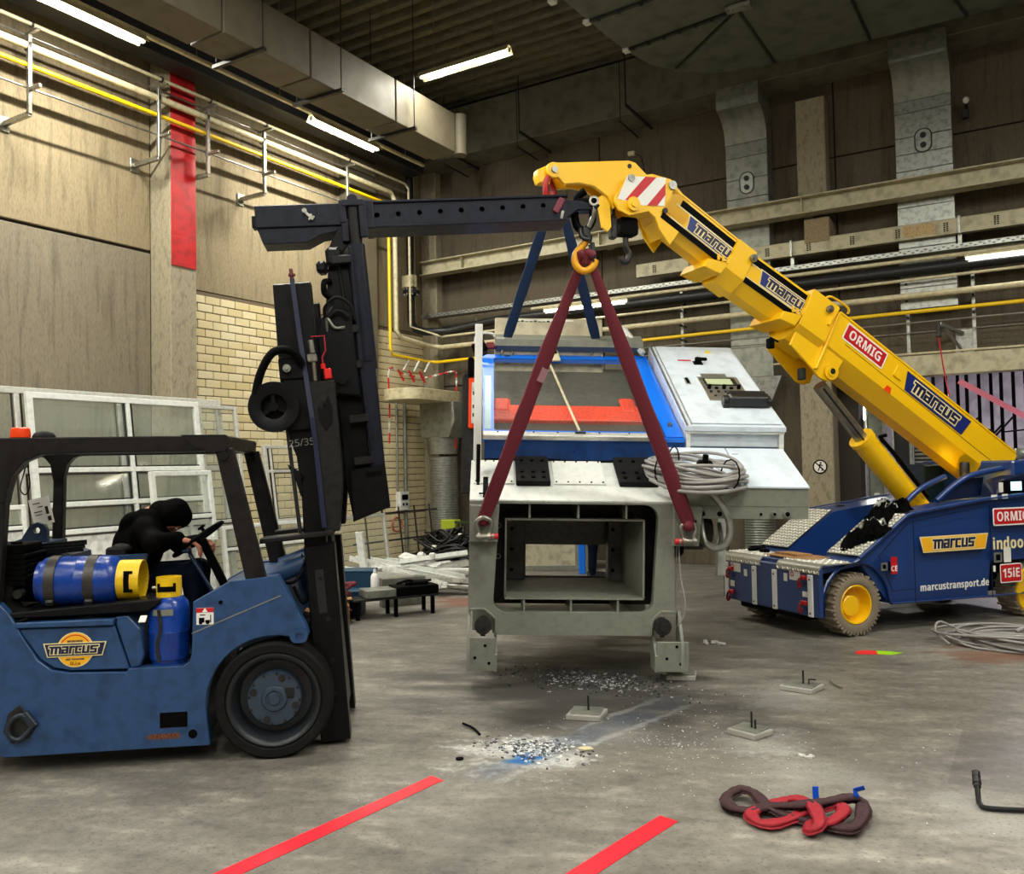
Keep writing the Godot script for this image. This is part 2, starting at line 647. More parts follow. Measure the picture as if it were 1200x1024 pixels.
	M.cable_grey = solid(Color(0.55, 0.54, 0.53), 0.45)
	M.cable_black = solid(Color(0.03, 0.03, 0.033), 0.5)
	M.alu = worn(Color(0.80, 0.80, 0.77), 0.4, 0.35, T.soft, 2.0)
	M.frame_white = worn(Color(0.84, 0.85, 0.83), 0.45, 0.0, T.soft, 1.5)
	M.wood = worn(Color(0.55, 0.36, 0.20), 0.8, 0.0, T.fine, 2.0)
	M.cardboard = worn(Color(0.70, 0.53, 0.34), 0.85, 0.0, T.fine, 2.0)
	M.jacket = worn(Color(0.010, 0.010, 0.011), 0.85, 0.0, T.fine, 4.0)
	M.jeans = worn(Color(0.045, 0.065, 0.12), 0.85, 0.0, T.fine, 5.0)
	for c in [M.jacket, M.jeans, M.black]:
		c.metallic_specular = 0.15
	for c in [M.mast, M.guard, M.rubber, M.mast_grey, M.jib]:
		c.metallic_specular = 0.28
	M.skin = solid(Color(0.72, 0.46, 0.36), 0.55)
	M.skin.subsurf_scatter_enabled = true
	M.skin.subsurf_scatter_strength = 0.1
	M.orange = solid(Color(0.95, 0.26, 0.04), 0.35)
	M.paper = solid(Color(0.88, 0.87, 0.84), 0.8)
	M.glass = solid(Color(0.80, 0.86, 0.80, 0.07), 0.06)
	M.glass.transparency = BaseMaterial3D.TRANSPARENCY_ALPHA
	M.tube = glow(Color(1.0, 0.97, 0.82), 9.0)

# ---------------------------------------------------------------- lamps
func lamp_body(parent: Node3D, length: float, white_light: bool) -> void:
	# batten along local x, shining down; origin at the tube
	var s := Sh.new()
	s.prism(P([-0.10, 0.0, -0.093, -0.004, -0.05, 0.05, -0.03, 0.085, 0.03, 0.085, 0.05, 0.05, 0.093, -0.004, 0.10, 0.0, 0.055, 0.056, 0.032, 0.093, -0.032, 0.093, -0.055, 0.056]), -length / 2, length / 2, Transform3D(Basis(Vector3(0, 0, -1), Vector3(0, 1, 0), Vector3(1, 0, 0)), Vector3.ZERO))
	put("reflector", s, M.pipe_cream, parent)
	put("tube", Sh.new().rod(V(-length / 2 + 0.03, 0.028, 0), V(length / 2 - 0.03, 0.028, 0), 0.017, 10), M.tube, parent)
	var caps := Sh.new()
	for x in [-1, 1]:
		caps.box(V(x * (length / 2 - 0.012), 0.035, 0), V(0.024, 0.06, 0.05))
	put_each("tube_holder", caps, M.white, parent)

func lamp_light(parent: Node3D, length: float, power: float, c: Color, side := 0.085) -> void:
	var a := AreaLight3D.new()
	a.name = "tube_glow"
	a.area_size = Vector2(length - 0.1, 0.05)
	a.light_energy = power
	a.light_color = c
	a.shadow_enabled = true
	a.area_range = 40.0
	a.position = V(0, 0.004, 0)
	a.rotation.x = -PI / 2
	parent.add_child(a)
	for x in [-0.3, 0.3]:
		var o := OmniLight3D.new()
		o.name = "tube_side_glow"
		o.light_energy = power * side
		o.light_color = c
		o.light_size = 0.02
		o.omni_range = 40.0
		o.omni_attenuation = 2.0
		o.shadow_enabled = true
		o.position = V(x * length, -0.022, 0)
		parent.add_child(o, true)

const WARM := Color(1.0, 0.99, 0.945)

func wall_row_lamp(z: float) -> void:
	var which := "farther" if z < -8.0 else "nearer"
	var t := thing("tube_lamp", "lit fluorescent tube lamp, the %s one in the row beside the long wall" % which if z < -4.0 else ("fluorescent tube lamp of the wall row %s, outside the photo" % ("level with the camera" if z < 0.0 else "behind the camera")), "lamp", V(-8.9, 6.73, z), PI / 2, "tube lamps in the row beside the long wall")
	lamp_body(t, 1.5, true)
	lamp_light(t, 1.5, 7.0, WARM)

func hung_lamps() -> void:
	var k := 0
	for p in [[-6.65, 7.2, -9.85], [-5.0, 7.2, -4.0], [0.0, 7.2, -4.0], [5.0, 7.2, -4.0], [2.5, 6.6, -8.5], [-5.0, 7.2, 1.5], [0.0, 7.2, 1.5], [5.0, 7.2, 1.5], [-5.0, 7.2, 6.0], [0.0, 7.2, 6.0], [5.0, 7.2, 6.0]]:
		var t := thing("hanging_tube_lamp", "lit fluorescent lamp hanging on two wires under the ribbed roof deck" if k == 0 else "fluorescent hanging lamp outside the photo, %s" % ["", "over the forklift", "over the red sling heap", "far right of the sling heap", "over the crane's tail", "left of the camera", "right over the camera", "far right of the camera", "behind the camera on the left", "straight behind the camera", "behind the camera on the far right"][k], "lamp", V(p[0], p[1], p[2]), 0.0, "hanging lamps across the hall")
		lamp_body(t, 1.5, false)
		var w := Sh.new()
		for x in [-0.5, 0.5]:
			w.rod(V(x, 0.09, 0), V(x, TOP - p[1] - 0.02, 0), 0.006, 6)
		put_each("hanger_wire", w, M.steel, t)
		lamp_light(t, 1.5, 3.5 if k == 0 else 9.5, WARM, 0.035)
		k += 1

# ---------------------------------------------------------------- the hall
func shell() -> void:
	floor_slab()
	# the long wall: a core, concrete panels with open joints, a brick field
	var w := struct("wall_left", Sh.new().box(V(LX - 0.25, 4.2, -2.4), V(0.4, 8.5, 23.0)), M.joint, "long concrete panel wall with a pillar and a cream brick field")
	var panels := [[4.66, 8.4, -7.47, -3.0], [0.0, 4.62, -7.47, -3.0], [4.66, 8.4, -2.97, 1.8], [0.0, 4.62, -2.97, 1.8], [0.0, 8.4, 1.83, 9.0], [4.25, 8.4, -13.685, -7.92]]
	for i in panels.size():
		var p: Array = panels[i]
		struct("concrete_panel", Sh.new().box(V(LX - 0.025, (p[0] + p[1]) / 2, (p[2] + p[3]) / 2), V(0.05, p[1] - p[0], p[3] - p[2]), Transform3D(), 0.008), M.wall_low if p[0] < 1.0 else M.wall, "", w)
	struct("pillar", Sh.new().box(V(LX + 0.19, 4.2, -7.69), V(0.42, 8.4, 0.42), Transform3D(), 0.012), M.pillar, "", w)
	struct("red_marker", Sh.new().box(V(LX + 0.405, 5.75, -7.69), V(0.012, 2.66, 0.40), Transform3D(), 0.003), M.red_paint, "", w)
	struct("red_marker", Sh.new().box(V(LX + 0.407, 4.62, -7.69), V(0.014, 0.40, 0.40), Transform3D(), 0.003), M.red_paint, "", w)
	bricks(w)
	# back wall with a gate on the right
	var b := struct("wall_back", Sh.new().box(V(-6.4, 4.2, BZ - 0.27), V(8.2, 8.6, 0.4)).box(V(0.35, 5.7, BZ - 0.27), V(5.3, 5.6, 0.4)).box(V(6.2, 4.2, BZ - 0.27), V(6.4, 8.6, 0.4)), M.joint, "rear concrete panel wall crossed by pipes and beams, with a gateway")
	for p in [[-10.2, -7.62, 0.0, 3.2], [-7.6, -4.32, 0.0, 3.2], [-4.3, -3.0, 0.0, 3.2], [-10.2, -6.42, 3.22, 6.21], [-6.4, -2.52, 3.22, 6.21], [-2.5, 1.2, 2.92, 6.21], [1.22, 9, 2.92, 6.21], [-10.2, -6.42, 6.23, 8.4], [-6.4, -2.52, 6.23, 8.4], [-2.5, 1.2, 6.23, 8.4], [1.22, 9, 6.23, 8.4], [3.0, 9, 0, 2.9]]:
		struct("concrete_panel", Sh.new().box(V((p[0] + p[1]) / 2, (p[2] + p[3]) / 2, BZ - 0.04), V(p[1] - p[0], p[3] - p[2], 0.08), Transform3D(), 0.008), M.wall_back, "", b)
	struct("pillar", Sh.new().box(V(-2.83, 1.5, BZ + 0.05), V(0.46, 3.0, 0.5), Transform3D(), 0.012), M.pillar, "", b)
	struct("pillar", Sh.new().box(V(-2.80, 6.35, BZ + 0.12), V(0.42, 1.5, 0.28), Transform3D(), 0.012), M.pillar, "", b)
	struct("pillar_head", Sh.new().box(V(-2.72, 5.05, BZ + 0.2), V(0.36, 0.36, 0.44), Transform3D(), 0.012), M.grit, "", b)
	struct("pillar", Sh.new().box(V(-10.0, 4.2, BZ + 0.1), V(0.36, 8.4, 0.2), Transform3D(), 0.012), M.pillar, "", b)
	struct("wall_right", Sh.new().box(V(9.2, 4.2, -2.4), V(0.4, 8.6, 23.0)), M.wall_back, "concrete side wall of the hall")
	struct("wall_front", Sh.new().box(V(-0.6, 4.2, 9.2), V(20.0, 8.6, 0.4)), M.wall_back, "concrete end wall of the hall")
	# roof deck: trapezoid ribs parallel to the back wall
	var s := Sh.new()
	var z := BZ - 0.2
	while z < 9.0:
		var q := [z, TOP, z + 0.10, TOP, z + 0.13, TOP + 0.15, z + 0.25, TOP + 0.15, z + 0.28, TOP]
		for i in range(0, 8, 2):
			s.flat(V(-10.4, q[i + 1], q[i]), V(9.2, q[i + 1], q[i]), V(9.2, q[i + 3], q[i + 2]), V(-10.4, q[i + 3], q[i + 2]), Vector3.DOWN)
		z += 0.28
	s.box(V(-0.6, TOP + 0.25, -2.4), V(20.0, 0.18, 23.4))
	struct("ceiling", s, M.deck, "dark ribbed steel roof deck")
	struct("trim_1", Sh.new().box(V(-0.6, 7.80, BZ + 0.35), V(19.4, 0.9, 0.66), Transform3D(), 0.01), M.girder, "grey edge girder under the roof along the rear wall")

func bricks(w: Node3D) -> void:
	struct("mortar_bed", Sh.new().box(V(LX - 0.03, 2.12, -10.8), V(0.05, 4.24, 5.76)), M.mortar, "", w)
	var shapes := []
	for i in 3:
		shapes.append(Sh.new().box(Vector3.ZERO, V(0.05, 0.109 - 0.001 * i, 0.262), Transform3D(), 0.006).mesh())
	var half: Mesh = Sh.new().box(Vector3.ZERO, V(0.05, 0.109, 0.124), Transform3D(), 0.006).mesh()
	var rest := Sh.new()
	var count := 0
	for row in 35:
		var y := 4.19 - 0.06 - row * 0.1205
		var z := -7.955
		var first := true
		while z > -13.5:
			var m: Mesh = half if (first and row % 2 == 0) else shapes[rng.randi() % 3]
			var l := 0.124 if (first and row % 2 == 0) else 0.262
			first = false
			var at := Transform3D(Basis(), V(LX - 0.016 + rng.randf() * 0.006, y, z - l / 2))
			var far := z < -10.85 or y < 0.95
			if not far and count < 290:
				struct("brick", m, M.brick[rng.randi() % 4], "", w).transform = at
				count += 1
			else:
				rest.add(m, at)
			z -= l + 0.011
	struct("far_bricks", rest, M.brick[3], "", w).set_meta("kind", "stuff")

func floor_slab() -> void:
	# worn concrete: the tracks, dust, spilled coolant and paint marks lie in the texture where they are on the floor
	var size := 1400
	var x0 := -10.4
	var z0 := -13.9
	var span := 15.2
	var big := FastNoiseLite.new()
	big.seed = 4
	big.frequency = 0.45
	big.fractal_octaves = 4
	var mid := FastNoiseLite.new()
	mid.seed = 8
	mid.frequency = 2.2
	mid.fractal_octaves = 5
	var fine := FastNoiseLite.new()
	fine.seed = 15
	fine.frequency = 14.0
	fine.fractal_octaves = 3
	var scuff := FastNoiseLite.new()
	scuff.seed = 27
	scuff.frequency = 5.0
	scuff.fractal_octaves = 5
	var im := Image.create(size, size, false, Image.FORMAT_RGB8)
	var a := Vector2(0.93, -0.37)
	for j in size:
		for i in size:
			var x := x0 + span * (i + 0.5) / size
			var z := z0 + span * (j + 0.5) / size
			var g := big.get_noise_2d(x, z)
			# drag marks run along the haul direction
			var u := x * a.x + z * a.y
			var w := -x * a.y + z * a.x
			var h := mid.get_noise_2d(u * 0.55, w * 1.35)
			var f := fine.get_noise_2d(x, z)
			var sc := scuff.get_noise_2d(u * 0.6, w * 1.5)
			var k := 0.50 + g * 0.12 + h * 0.09 + f * 0.06 + sc * 0.05 + smoothstep(0.3, 0.6, sc + h * 0.4) * 0.06 - smoothstep(0.3, 0.6, -sc + g * 0.3) * 0.05
			var c := Color(k * 1.0, k * 0.965, k * 0.895)
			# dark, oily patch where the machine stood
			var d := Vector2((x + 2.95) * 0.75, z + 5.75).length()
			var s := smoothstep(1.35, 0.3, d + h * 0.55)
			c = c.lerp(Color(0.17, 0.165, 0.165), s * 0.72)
			# chalky dust round the cut anchors
			for q in [[-2.60, -4.33, 0.36, 0.95], [-2.35, -4.30, 0.16, 0.9], [-2.35, -4.95, 0.30, 0.3], [-1.5, -5.15, 0.28, 0.4], [-1.55, -6.2, 0.32, 0.35], [-1.15, -4.75, 0.35, 0.3], [-2.1, -7.75, 0.3, 0.12], [-0.3, -4.62, 0.28, 0.35]]:
				var r: float = Vector2(x - q[0], z - q[1]).length() / q[2]
				if r < 1.6:
					var t: float = smoothstep(1.3, 0.2, r + h * 1.1 + f * 0.6) * q[3]
					c = c.lerp(Color(0.84, 0.84, 0.82), t)
			# bluish coolant stain and the line scored beside it
			var l := (x + 2.53) * 0.21 - (z + 4.35) * 0.978
			var b := absf((x + 2.53) * 0.978 + (z + 4.35) * 0.21)
			if l > -0.6 and l < 1.9:
				var on := smoothstep(-0.6, -0.3, l) * smoothstep(1.9, 0.8, l)
				c = c.lerp(Color(0.30, 0.35, 0.46), smoothstep(0.16, 0.02, b + h * 0.10) * 0.4 * on)
				c = c.lerp(Color(0.80, 0.81, 0.82), smoothstep(0.035, 0.01, absf(b - 0.13) + maxf(0.0, -(x + 2.53)) * 9.0 + sc * 0.05) * 0.4 * on)
				c = c.lerp(Color(0.07, 0.42, 0.78), smoothstep(0.11, 0.03, Vector2((l + 0.06) * 0.6, b).length() + sc * 0.05) * 0.9)
			# a re-laid bay, darker, near the right edge
			if x > -0.47 and z > -6.0 and z < -4.95:
				c = c * 0.86
			# red spray and rust near the crane
			c = c.lerp(Color(0.50, 0.24, 0.14), smoothstep(0.5, 0.1, Vector2((x + 0.3) * 0.8, z + 8.3).length() + h * 0.5) * 0.45)
			c = c.lerp(Color(0.62, 0.26, 0.16), smoothstep(0.5, 0.1, Vector2((x + 6.1) * 0.8, z + 8.85).length() + h * 0.5) * 0.4)
			im.set_pixel(i, j, c)
	var m := StandardMaterial3D.new()
	m.albedo_texture = ImageTexture.create_from_image(im)
	m.albedo_color = grey(0.90)
	m.roughness = 0.62
	m.roughness_texture = T.rough
	m.detail_enabled = true
	m.detail_blend_mode = BaseMaterial3D.BLEND_MODE_MUL
	m.detail_albedo = T.speck
	m.detail_uv_layer = BaseMaterial3D.DETAIL_UV_2
	m.uv2_triplanar = true
	m.uv2_world_triplanar = true
	m.uv2_scale = Vector3(1.3, 1.3, 2.0)
	bumped(m, T.pits, 0.15)
	M.floor = m
	var s := Sh.new()
	s.flat(V(x0, 0, z0), V(x0 + span, 0, z0), V(x0 + span, 0, z0 + span), V(x0, 0, z0 + span), Vector3.UP)
	for p in s.v:
		s.uv.append(Vector2((p.x - x0) / span, (p.z - z0) / span))
	struct("floor", s, m, "worn grey concrete hall floor with dust, drag marks and stains")
	var rest := worn(Color(0.52, 0.495, 0.45), 0.65, 0.0, T.speck, 0.5, true)
	struct("floor", Sh.new().box(V(7.0, -0.1, -6.3), V(4.42, 0.2, 15.2)).box(V(-0.6, -0.1, 5.25), V(19.6, 0.2, 7.9)).box(V(-2.8, -0.13, -6.3), V(15.2, 0.2, 15.2)).box(V(0.0, -0.1, -18.9), V(12, 0.2, 10.0)), rest, "grey concrete floor")

func pipe(called: String, pts: Array, r: float, m: Material, label: String, cat := "pipe", grp := "", seg := 10) -> MeshInstance3D:
	return single(called, Sh.new().tube(P3(pts), r, seg), m, label, cat, Vector3.ZERO, 0.0, grp)

func left_wall_services() -> void:
	# pipes on brackets half a metre off the wall
	pipe("gas_pipe", [-9.7, 6.32, 4, -9.7, 6.32, -11.84, -9.7, 6.24, -11.92, -9.7, 3.76, -11.92, -9.72, 3.66, -12.0, -9.72, 3.63, -13.05, -9.62, 3.63, -13.2, -3.4, 3.69, -13.285, 3, 3.71, -13.285], 0.028, M.pipe_yellow, "thin yellow gas pipe running along the walls and down at the corner")
	pipe("heating_pipe", [-9.7, 6.545, 4, -9.7, 6.545, -11.98, -9.7, 6.45, -12.09, -9.7, 4.10, -12.09, -9.68, 3.98, -12.2, -9.66, 3.92, -13.0, -9.5, 3.9, -13.2, 3, 3.93, -13.285], 0.045, M.pipe_cream, "thick pale pipe above the yellow gas pipe, turning down at the corner")
	pipe("conduit_pipe", [-9.62, 6.77, 4, -9.62, 6.77, -12.3, -9.62, 6.7, -12.4, -9.62, 4.2, -12.4, -9.5, 4.1, -13.2, 3, 4.17, -13.285], 0.022, M.pipe_cream, "uppermost thin pale pipe of the bundle along the long wall")
	pipe("conduit_pipe", [-9.74, 6.68, 4, -9.74, 6.68, -12.5, -9.74, 6.6, -12.55, -9.74, 4.3, -12.55], 0.014, M.steel, "thinnest steel conduit under the uppermost pale pipe")
	pipe("rail_rod", [-9.72, 6.07, 4, -9.72, 6.07, -11.8], 0.013, M.steel, "thin steel rod below the yellow gas pipe", "rod")
	pipe("drain_pipe", [-9.85, 7.6, -12.72, -9.85, 4.35, -12.72, -9.80, 4.22, -12.78, -9.7, 4.18, -12.95, -9.4, 4.2, -13.25, -8.4, 4.3, -13.3, 3, 4.28, -13.3], 0.075, M.dark_steel, "thick black pipe with an elbow in the hall corner", "pipe", "", 14)
	pipe("conduit_pipe", [-9.9, 7.4, -12.9, -9.9, 4.5, -12.9], 0.016, M.pipe_cream, "short upright pale conduit in the hall corner behind the black pipe")
	var fl := thing("flange_box", "cream valve tag box with a ring of bolts on the black corner pipe", "valve", V(-9.82, 5.05, -12.7))
	put("box", Sh.new().box(V(0.03, 0.02, 0.1), V(0.26, 0.22, 0.12), Transform3D(), 0.006), M.pipe_cream, fl)
	var bl := Sh.new()
	for i in 8:
		bl.rod(V(cos(TAU * i / 8) * 0.13, -0.22, sin(TAU * i / 8) * 0.13), V(cos(TAU * i / 8) * 0.13, -0.1, sin(TAU * i / 8) * 0.13), 0.018, 6)
	put("bolts", bl, M.steel, fl)
	put("flange", Sh.new().rod(V(0, -0.19, 0), V(0, -0.13, 0), 0.16, 16), M.dark_steel, fl)
	# brackets
	var zs := [-5.55, -7.25, -8.03, -9.05, -10.85, -2.9, 0.2]
	var say := ["nearest the lamp end", "in front of the pillar", "beside the red marker", "behind the hoist boom's counterweight", "at the far end above the boom", "out of view beside the counterweight", "out of view behind the camera"]
	for i in zs.size():
		var z: float = zs[i]
		var t := thing("pipe_bracket", "grey steel bracket carrying the wall pipes, %s" % say[i], "bracket", V(-9.7, 5.75, z), 0.0, "pipe brackets along the long wall")
		put("post", Sh.new().box(V(0.03, 0.46, 0.03), V(0.045, 0.92, 0.045), Transform3D(), 0.004), M.steel, t)
		put("wall_arm", Sh.new().box(V(-0.22, 0.0, 0.03), V(0.52, 0.06, 0.045), Transform3D(), 0.004), M.steel, t)
		put("wall_plate", Sh.new().box(V(-0.485, 0.0, 0.03), V(0.02, 0.18, 0.12), Transform3D(), 0.004), M.steel, t)
		put_each("rest_arm", Sh.new().box(V(0.12, 0.28, 0.03), V(0.26, 0.04, 0.04), Transform3D(), 0.004).box(V(0.06, 0.93, 0.03), V(0.30, 0.03, 0.04), Transform3D(), 0.004), M.steel, t)
		var cl := Sh.new()
		for p in [[0.0, 0.57, 0.036], [0.0, 0.795, 0.055], [0.08, 1.02, 0.03]]:
			cl.lathe(P([p[2], -0.012, p[2] + 0.008, -0.012, p[2] + 0.008, 0.012, p[2], 0.012]), 12, Transform3D(Basis(Vector3.RIGHT, PI / 2), V(p[0], p[1], 0.03)))
		put_each("pipe_clamp", cl, M.dark_steel, t)
	single("service_cabinet", Sh.new().box(V(0, 0, 0), V(0.22, 4.4, 0.72), Transform3D(), 0.01), M.duct_paint, "tall grey green casing on the long wall near the corner pipes", "casing", V(LX + 0.13, 5.25, -11.55))
	# flat elbow duct and ribbed pipe in the corner
	var d := thing("corner_duct", "pale flat duct bending down into a ribbed round pipe in the corner", "duct", V(-9.50, 0, -13.18))
	put("flat_duct", Sh.new().prism(rrect(-0.5, -1.3, 0.30, 0.3, 0.28), 2.84, 3.04, Transform3D(Basis(Vector3.RIGHT, -PI / 2), V(0.1, 0, 0.1)), 0.01), M.pipe_cream, d)
	put("elbow_box", Sh.new().prism(P([-0.3, 2.2, 0.32, 2.2, 0.45, 2.5, 0.42, 2.85, -0.34, 2.85]), -0.28, 0.28, Transform3D(), 0.01), M.galv_dull, d)
	put("cone", Sh.new().lathe(P([0.26, 1.9, 0.27, 2.0, 0.31, 2.22]), 24), M.galv, d)
	var pr := PackedVector2Array()
	for i in 41:
		var y := 0.02 + i * 0.045
		pr.append_array([Vector2(0.255, y), Vector2(0.268, y + 0.012), Vector2(0.268, y + 0.02), Vector2(0.255, y + 0.032)])
	put("ribbed_pipe", Sh.new().lathe(pr, 24), M.galv, d)
	# barrier chain
	var path := curve(P3([-9.86, 2.1, -12.05, -9.86, 2.8, -12.07, -9.86, 3.42, -12.08, -9.8, 3.36, -12.4, -9.72, 3.32, -12.8, -9.6, 3.35, -13.0, -9.2, 3.42, -13.12, -9.16, 3.3, -13.15, -9.18, 2.7, -13.15, -9.2, 2.0, -13.15]), 9)
	var ch := thing("barrier_chain", "red and white plastic barrier chain draped over hooks in the corner", "chain", V(-9.86, 2.1, -12.05))
	var cs := [Sh.new(), Sh.new()]
	for i in path.size() - 1:
		cs[(i / 3) % 2].bar(path[i] - ch.position, path[i + 1] - ch.position, 0.035 if i % 2 else 0.012, 0.012 if i % 2 else 0.035, Vector3.UP, 0.003)
	for i in 6:
		var x := V(0.1 + i * 0.02, 1.32, -0.15 - i * 0.13)
		cs[i % 2].bar(x, x + V(0.02, 0.28 * (1 if i % 2 else -1) * 0.7, -0.13), 0.03, 0.02)
	put("red_links", cs[0], M.sign_red, ch)
	put("white_links", cs[1], M.white, ch)
	var c := thing("wall_controller", "small grey control box with dark display on the brick wall", "control box", V(LX + 0.03, 0.95, -12.72))
	put("case", Sh.new().box(V(0.05, 0.1, 0), V(0.12, 0.34, 0.26), Transform3D(), 0.008), M.white, c)
	put("display", Sh.new().box(V(0.112, 0.17, 0), V(0.01, 0.1, 0.18), Transform3D(), 0.002), M.black, c)
	put_each("button", Sh.new().box(V(0.112, 0.04, 0.05), V(0.012, 0.05, 0.05)).box(V(0.112, 0.04, -0.05), V(0.012, 0.05, 0.05)), M.dark_steel, c)
	pipe("wall_conduit", [LX + 0.05, 2.9, -12.62, LX + 0.05, 1.2, -12.62], 0.02, M.galv, "thin grey conduit down the brick wall to the small control box", "conduit")
	pipe("wall_conduit", [LX + 0.06, 2.9, -12.85, LX + 0.06, 0.1, -12.85], 0.035, M.galv_dull, "thick grey conduit down the brick wall behind the small control box", "conduit")
	single("hose_loop", Sh.new().tube(curve(P3([0, 0.1, 0, 0.02, 0, 0.13, 0.03, -0.13, 0.1, 0.03, -0.14, -0.08, 0.02, 0, -0.14]), 6, true), 0.018, 6, true), solid(Color(0.6, 0.3, 0.24), 0.6), "brownish hose looped on a hook under the small control box", "hose", V(LX + 0.1, 0.66, -12.5))

func back_wall_services() -> void:
	var zb := BZ + 0.45
	# crane runway beam
	var s := Sh.new()
	s.prism(P([-0.13, 0, 0.13, 0, 0.13, 0.018, 0.012, 0.022, 0.012, 0.238, 0.13, 0.242, 0.13, 0.26, -0.13, 0.26, -0.13, 0.242, -0.012, 0.238, -0.012, 0.022, -0.13, 0.018]), -9.95, 4.0, Transform3D(ALONG_X, V(0, 5.29, zb)))
	var bm := thing("runway_beam", "long cream steel beam across the rear wall, behind the crane boom", "beam", V(0, 0, 0))
	put("beam", s, M.beam_paint, bm)
	var st := Sh.new()
	for x in [-9.0, -6.2, -2.9, 0.4]:
		st.box(V(x, 5.42, zb + 0.0), V(0.014, 0.22, 0.22))
		st.box(V(x, 5.42, (BZ + zb) / 2), V(0.12, 0.16, absf(zb - BZ) - 0.1))
	put_each("stiffener", st, M.beam_paint, bm)
	# white cable duct with slotted vents
	var t := thing("cable_duct", "white cable duct with small black slots along the rear wall", "cable duct", V(0, 0, BZ + 0.35))
	put("channel", Sh.new().prism(P([-0.06, 4.72, 0.06, 4.72, 0.06, 4.92, 0.045, 4.935, -0.045, 4.935, -0.06, 4.92]), -5.6, 4.0, Transform3D(ALONG_X, Vector3.ZERO)), M.beam_paint, t)
	var sl := Sh.new()
	var x := -5.3
	while x < 4.0:
		for i in 2:
			for k in 5:
				sl.box(V(x + i * 0.035, 4.77 + k * 0.026, 0.06), V(0.026, 0.017, 0.004))
		x += 0.61
	put("vent_slots", sl, M.black, t)
	var cv := Sh.new()
	for q in [-4.4, -3.1, -0.85, 0.8]:
		cv.box(V(q, 4.83, 0.01), V(0.03, 0.24, 0.14))
		cv.box(V(q, 4.6, -0.14), V(0.05, 0.22, 0.28))
	put_each("band", cv, M.galv, t)
	put("tape_patch", Sh.new().box(V(-1.35, 4.83, 0.062), V(0.40, 0.16, 0.004)), worn(Color(0.72, 0.62, 0.44), 0.8, 0.0, T.grime, 3.0), t)
	# perforated tray and the lamp rail under it
	var pt := thing("cable_tray", "perforated steel cable tray below the white cable duct", "cable tray", V(0, 0, BZ + 0.35))
	put("tray", Sh.new().prism(P([-0.11, 4.495, 0.11, 4.495, 0.11, 4.56, 0.105, 4.56, 0.105, 4.502, -0.105, 4.502, -0.105, 4.56, -0.11, 4.56]), -10.0, 4.0, Transform3D(ALONG_X, Vector3.ZERO)), M.galv, pt)
	var hol := Sh.new()
	x = -9.9
	var k2 := 0
	while x < 3.6:
		hol.box(V(x, 4.515 + 0.025 * (k2 % 2), 0.111), V(0.035, 0.014, 0.003))
		x += 0.055
		k2 += 1
	put("perforation", hol, M.dark_steel, pt).set_meta("kind", "stuff")
	pipe("lamp_rail", [-7.6, 4.42, BZ + 0.42, 4, 4.42, BZ + 0.42], 0.028, M.pipe_cream, "thin cream lamp rail below the perforated cable tray", "rail")
	var names := ["lit tube lamp on the rear wall above the machine's rear housing", "lit tube lamp on the rear wall at the photo's edge, above the boom"]
	var xs := [-6.55, 0.0]
	for i in 2:
		var l := thing("wall_tube_lamp", names[i], "lamp", V(xs[i], 4.36, BZ + 0.44), 0.0, "tube lamps on the rear wall")
		put("housing", Sh.new().box(V(0, 0.02, 0), V(1.6, 0.035, 0.05), Transform3D(), 0.008), M.pipe_cream, l)
		put("tube", Sh.new().rod(V(-0.78, -0.016, 0.0), V(0.78, -0.016, 0.0), 0.017, 8), M.tube, l)
		lamp_light(l, 1.6, 2.2, WARM)
		l.get_node("tube_glow").position.y = -0.05
		l.get_node("tube_side_glow").position.y = -0.07
		l.get_node("tube_side_glow2" if l.has_node("tube_side_glow2") else "tube_side_glow").position.y = -0.07
	pipe("thin_pipe", [-6.0, 3.56, BZ + 0.3, 4, 3.56, BZ + 0.3], 0.012, M.steel, "thin steel line below the yellow gas pipe on the rear wall")
	pipe("thin_pipe", [-6.0, 3.43, BZ + 0.3, 4, 3.40, BZ + 0.3], 0.010, M.steel, "lower thin steel line above the gate beam on the rear wall")
	pipe("thin_pipe", [-3.4, 2.97 + 0.14, BZ + 0.42, 4, 3.10, BZ + 0.42], 0.016, M.pipe_cream, "thin cream pipe lying just over the gate beam")
	for i in 4:
		var xx: float = [-8.9, -4.9, -1.55, -0.72][i]
		var a := thing("pipe_hanger", "upright steel strip holding the rear wall pipes, %s" % ["near the corner pipes", "behind the boom's middle", "left of the emergency bracket", "right of the emergency bracket"][i].replace("left of", "beside").replace("right of", "behind"), "pipe hanger", V(xx, 3.2, BZ + 0.22), 0.0, "pipe hangers on the rear wall")
		put("strip", Sh.new().box(V(0, 0.6, 0), V(0.05, 1.35, 0.03), Transform3D(), 0.004), M.galv, a)
		var ar := Sh.new()
		for y in [0.5, 0.73, 0.97, 1.1]:
			ar.box(V(0, y - 0.06, 0.03), V(0.03, 0.025, 0.16))
			ar.box(V(0, y - 0.06, -0.09), V(0.03, 0.025, 0.16))
		put_each("arm", ar, M.dark_steel, a)
	# lintel over the gate
	var g := thing("gate_beam", "pale grey steel beam over the gateway behind the crane", "beam", V(0, 0, BZ + 0.25))
	put("beam", Sh.new().prism(P([-0.16, 2.80, 0.16, 2.80, 0.16, 2.825, 0.02, 2.84, 0.02, 3.04, 0.16, 3.055, 0.16, 3.08, -0.16, 3.08, -0.16, 2.825]), -2.55, 4.0, Transform3D(ALONG_X, Vector3.ZERO)), M.beam_paint, g)
	# emergency bracket with a red pull cord
	var br := thing("cord_bracket", "grey triangular wall bracket with a red pull cord", "bracket", V(-0.88, 3.1, BZ))
	put("wall_plate", Sh.new().box(V(0.02, 0.16, 0.03), V(0.22, 0.36, 0.05), Transform3D(), 0.004), M.galv, br)
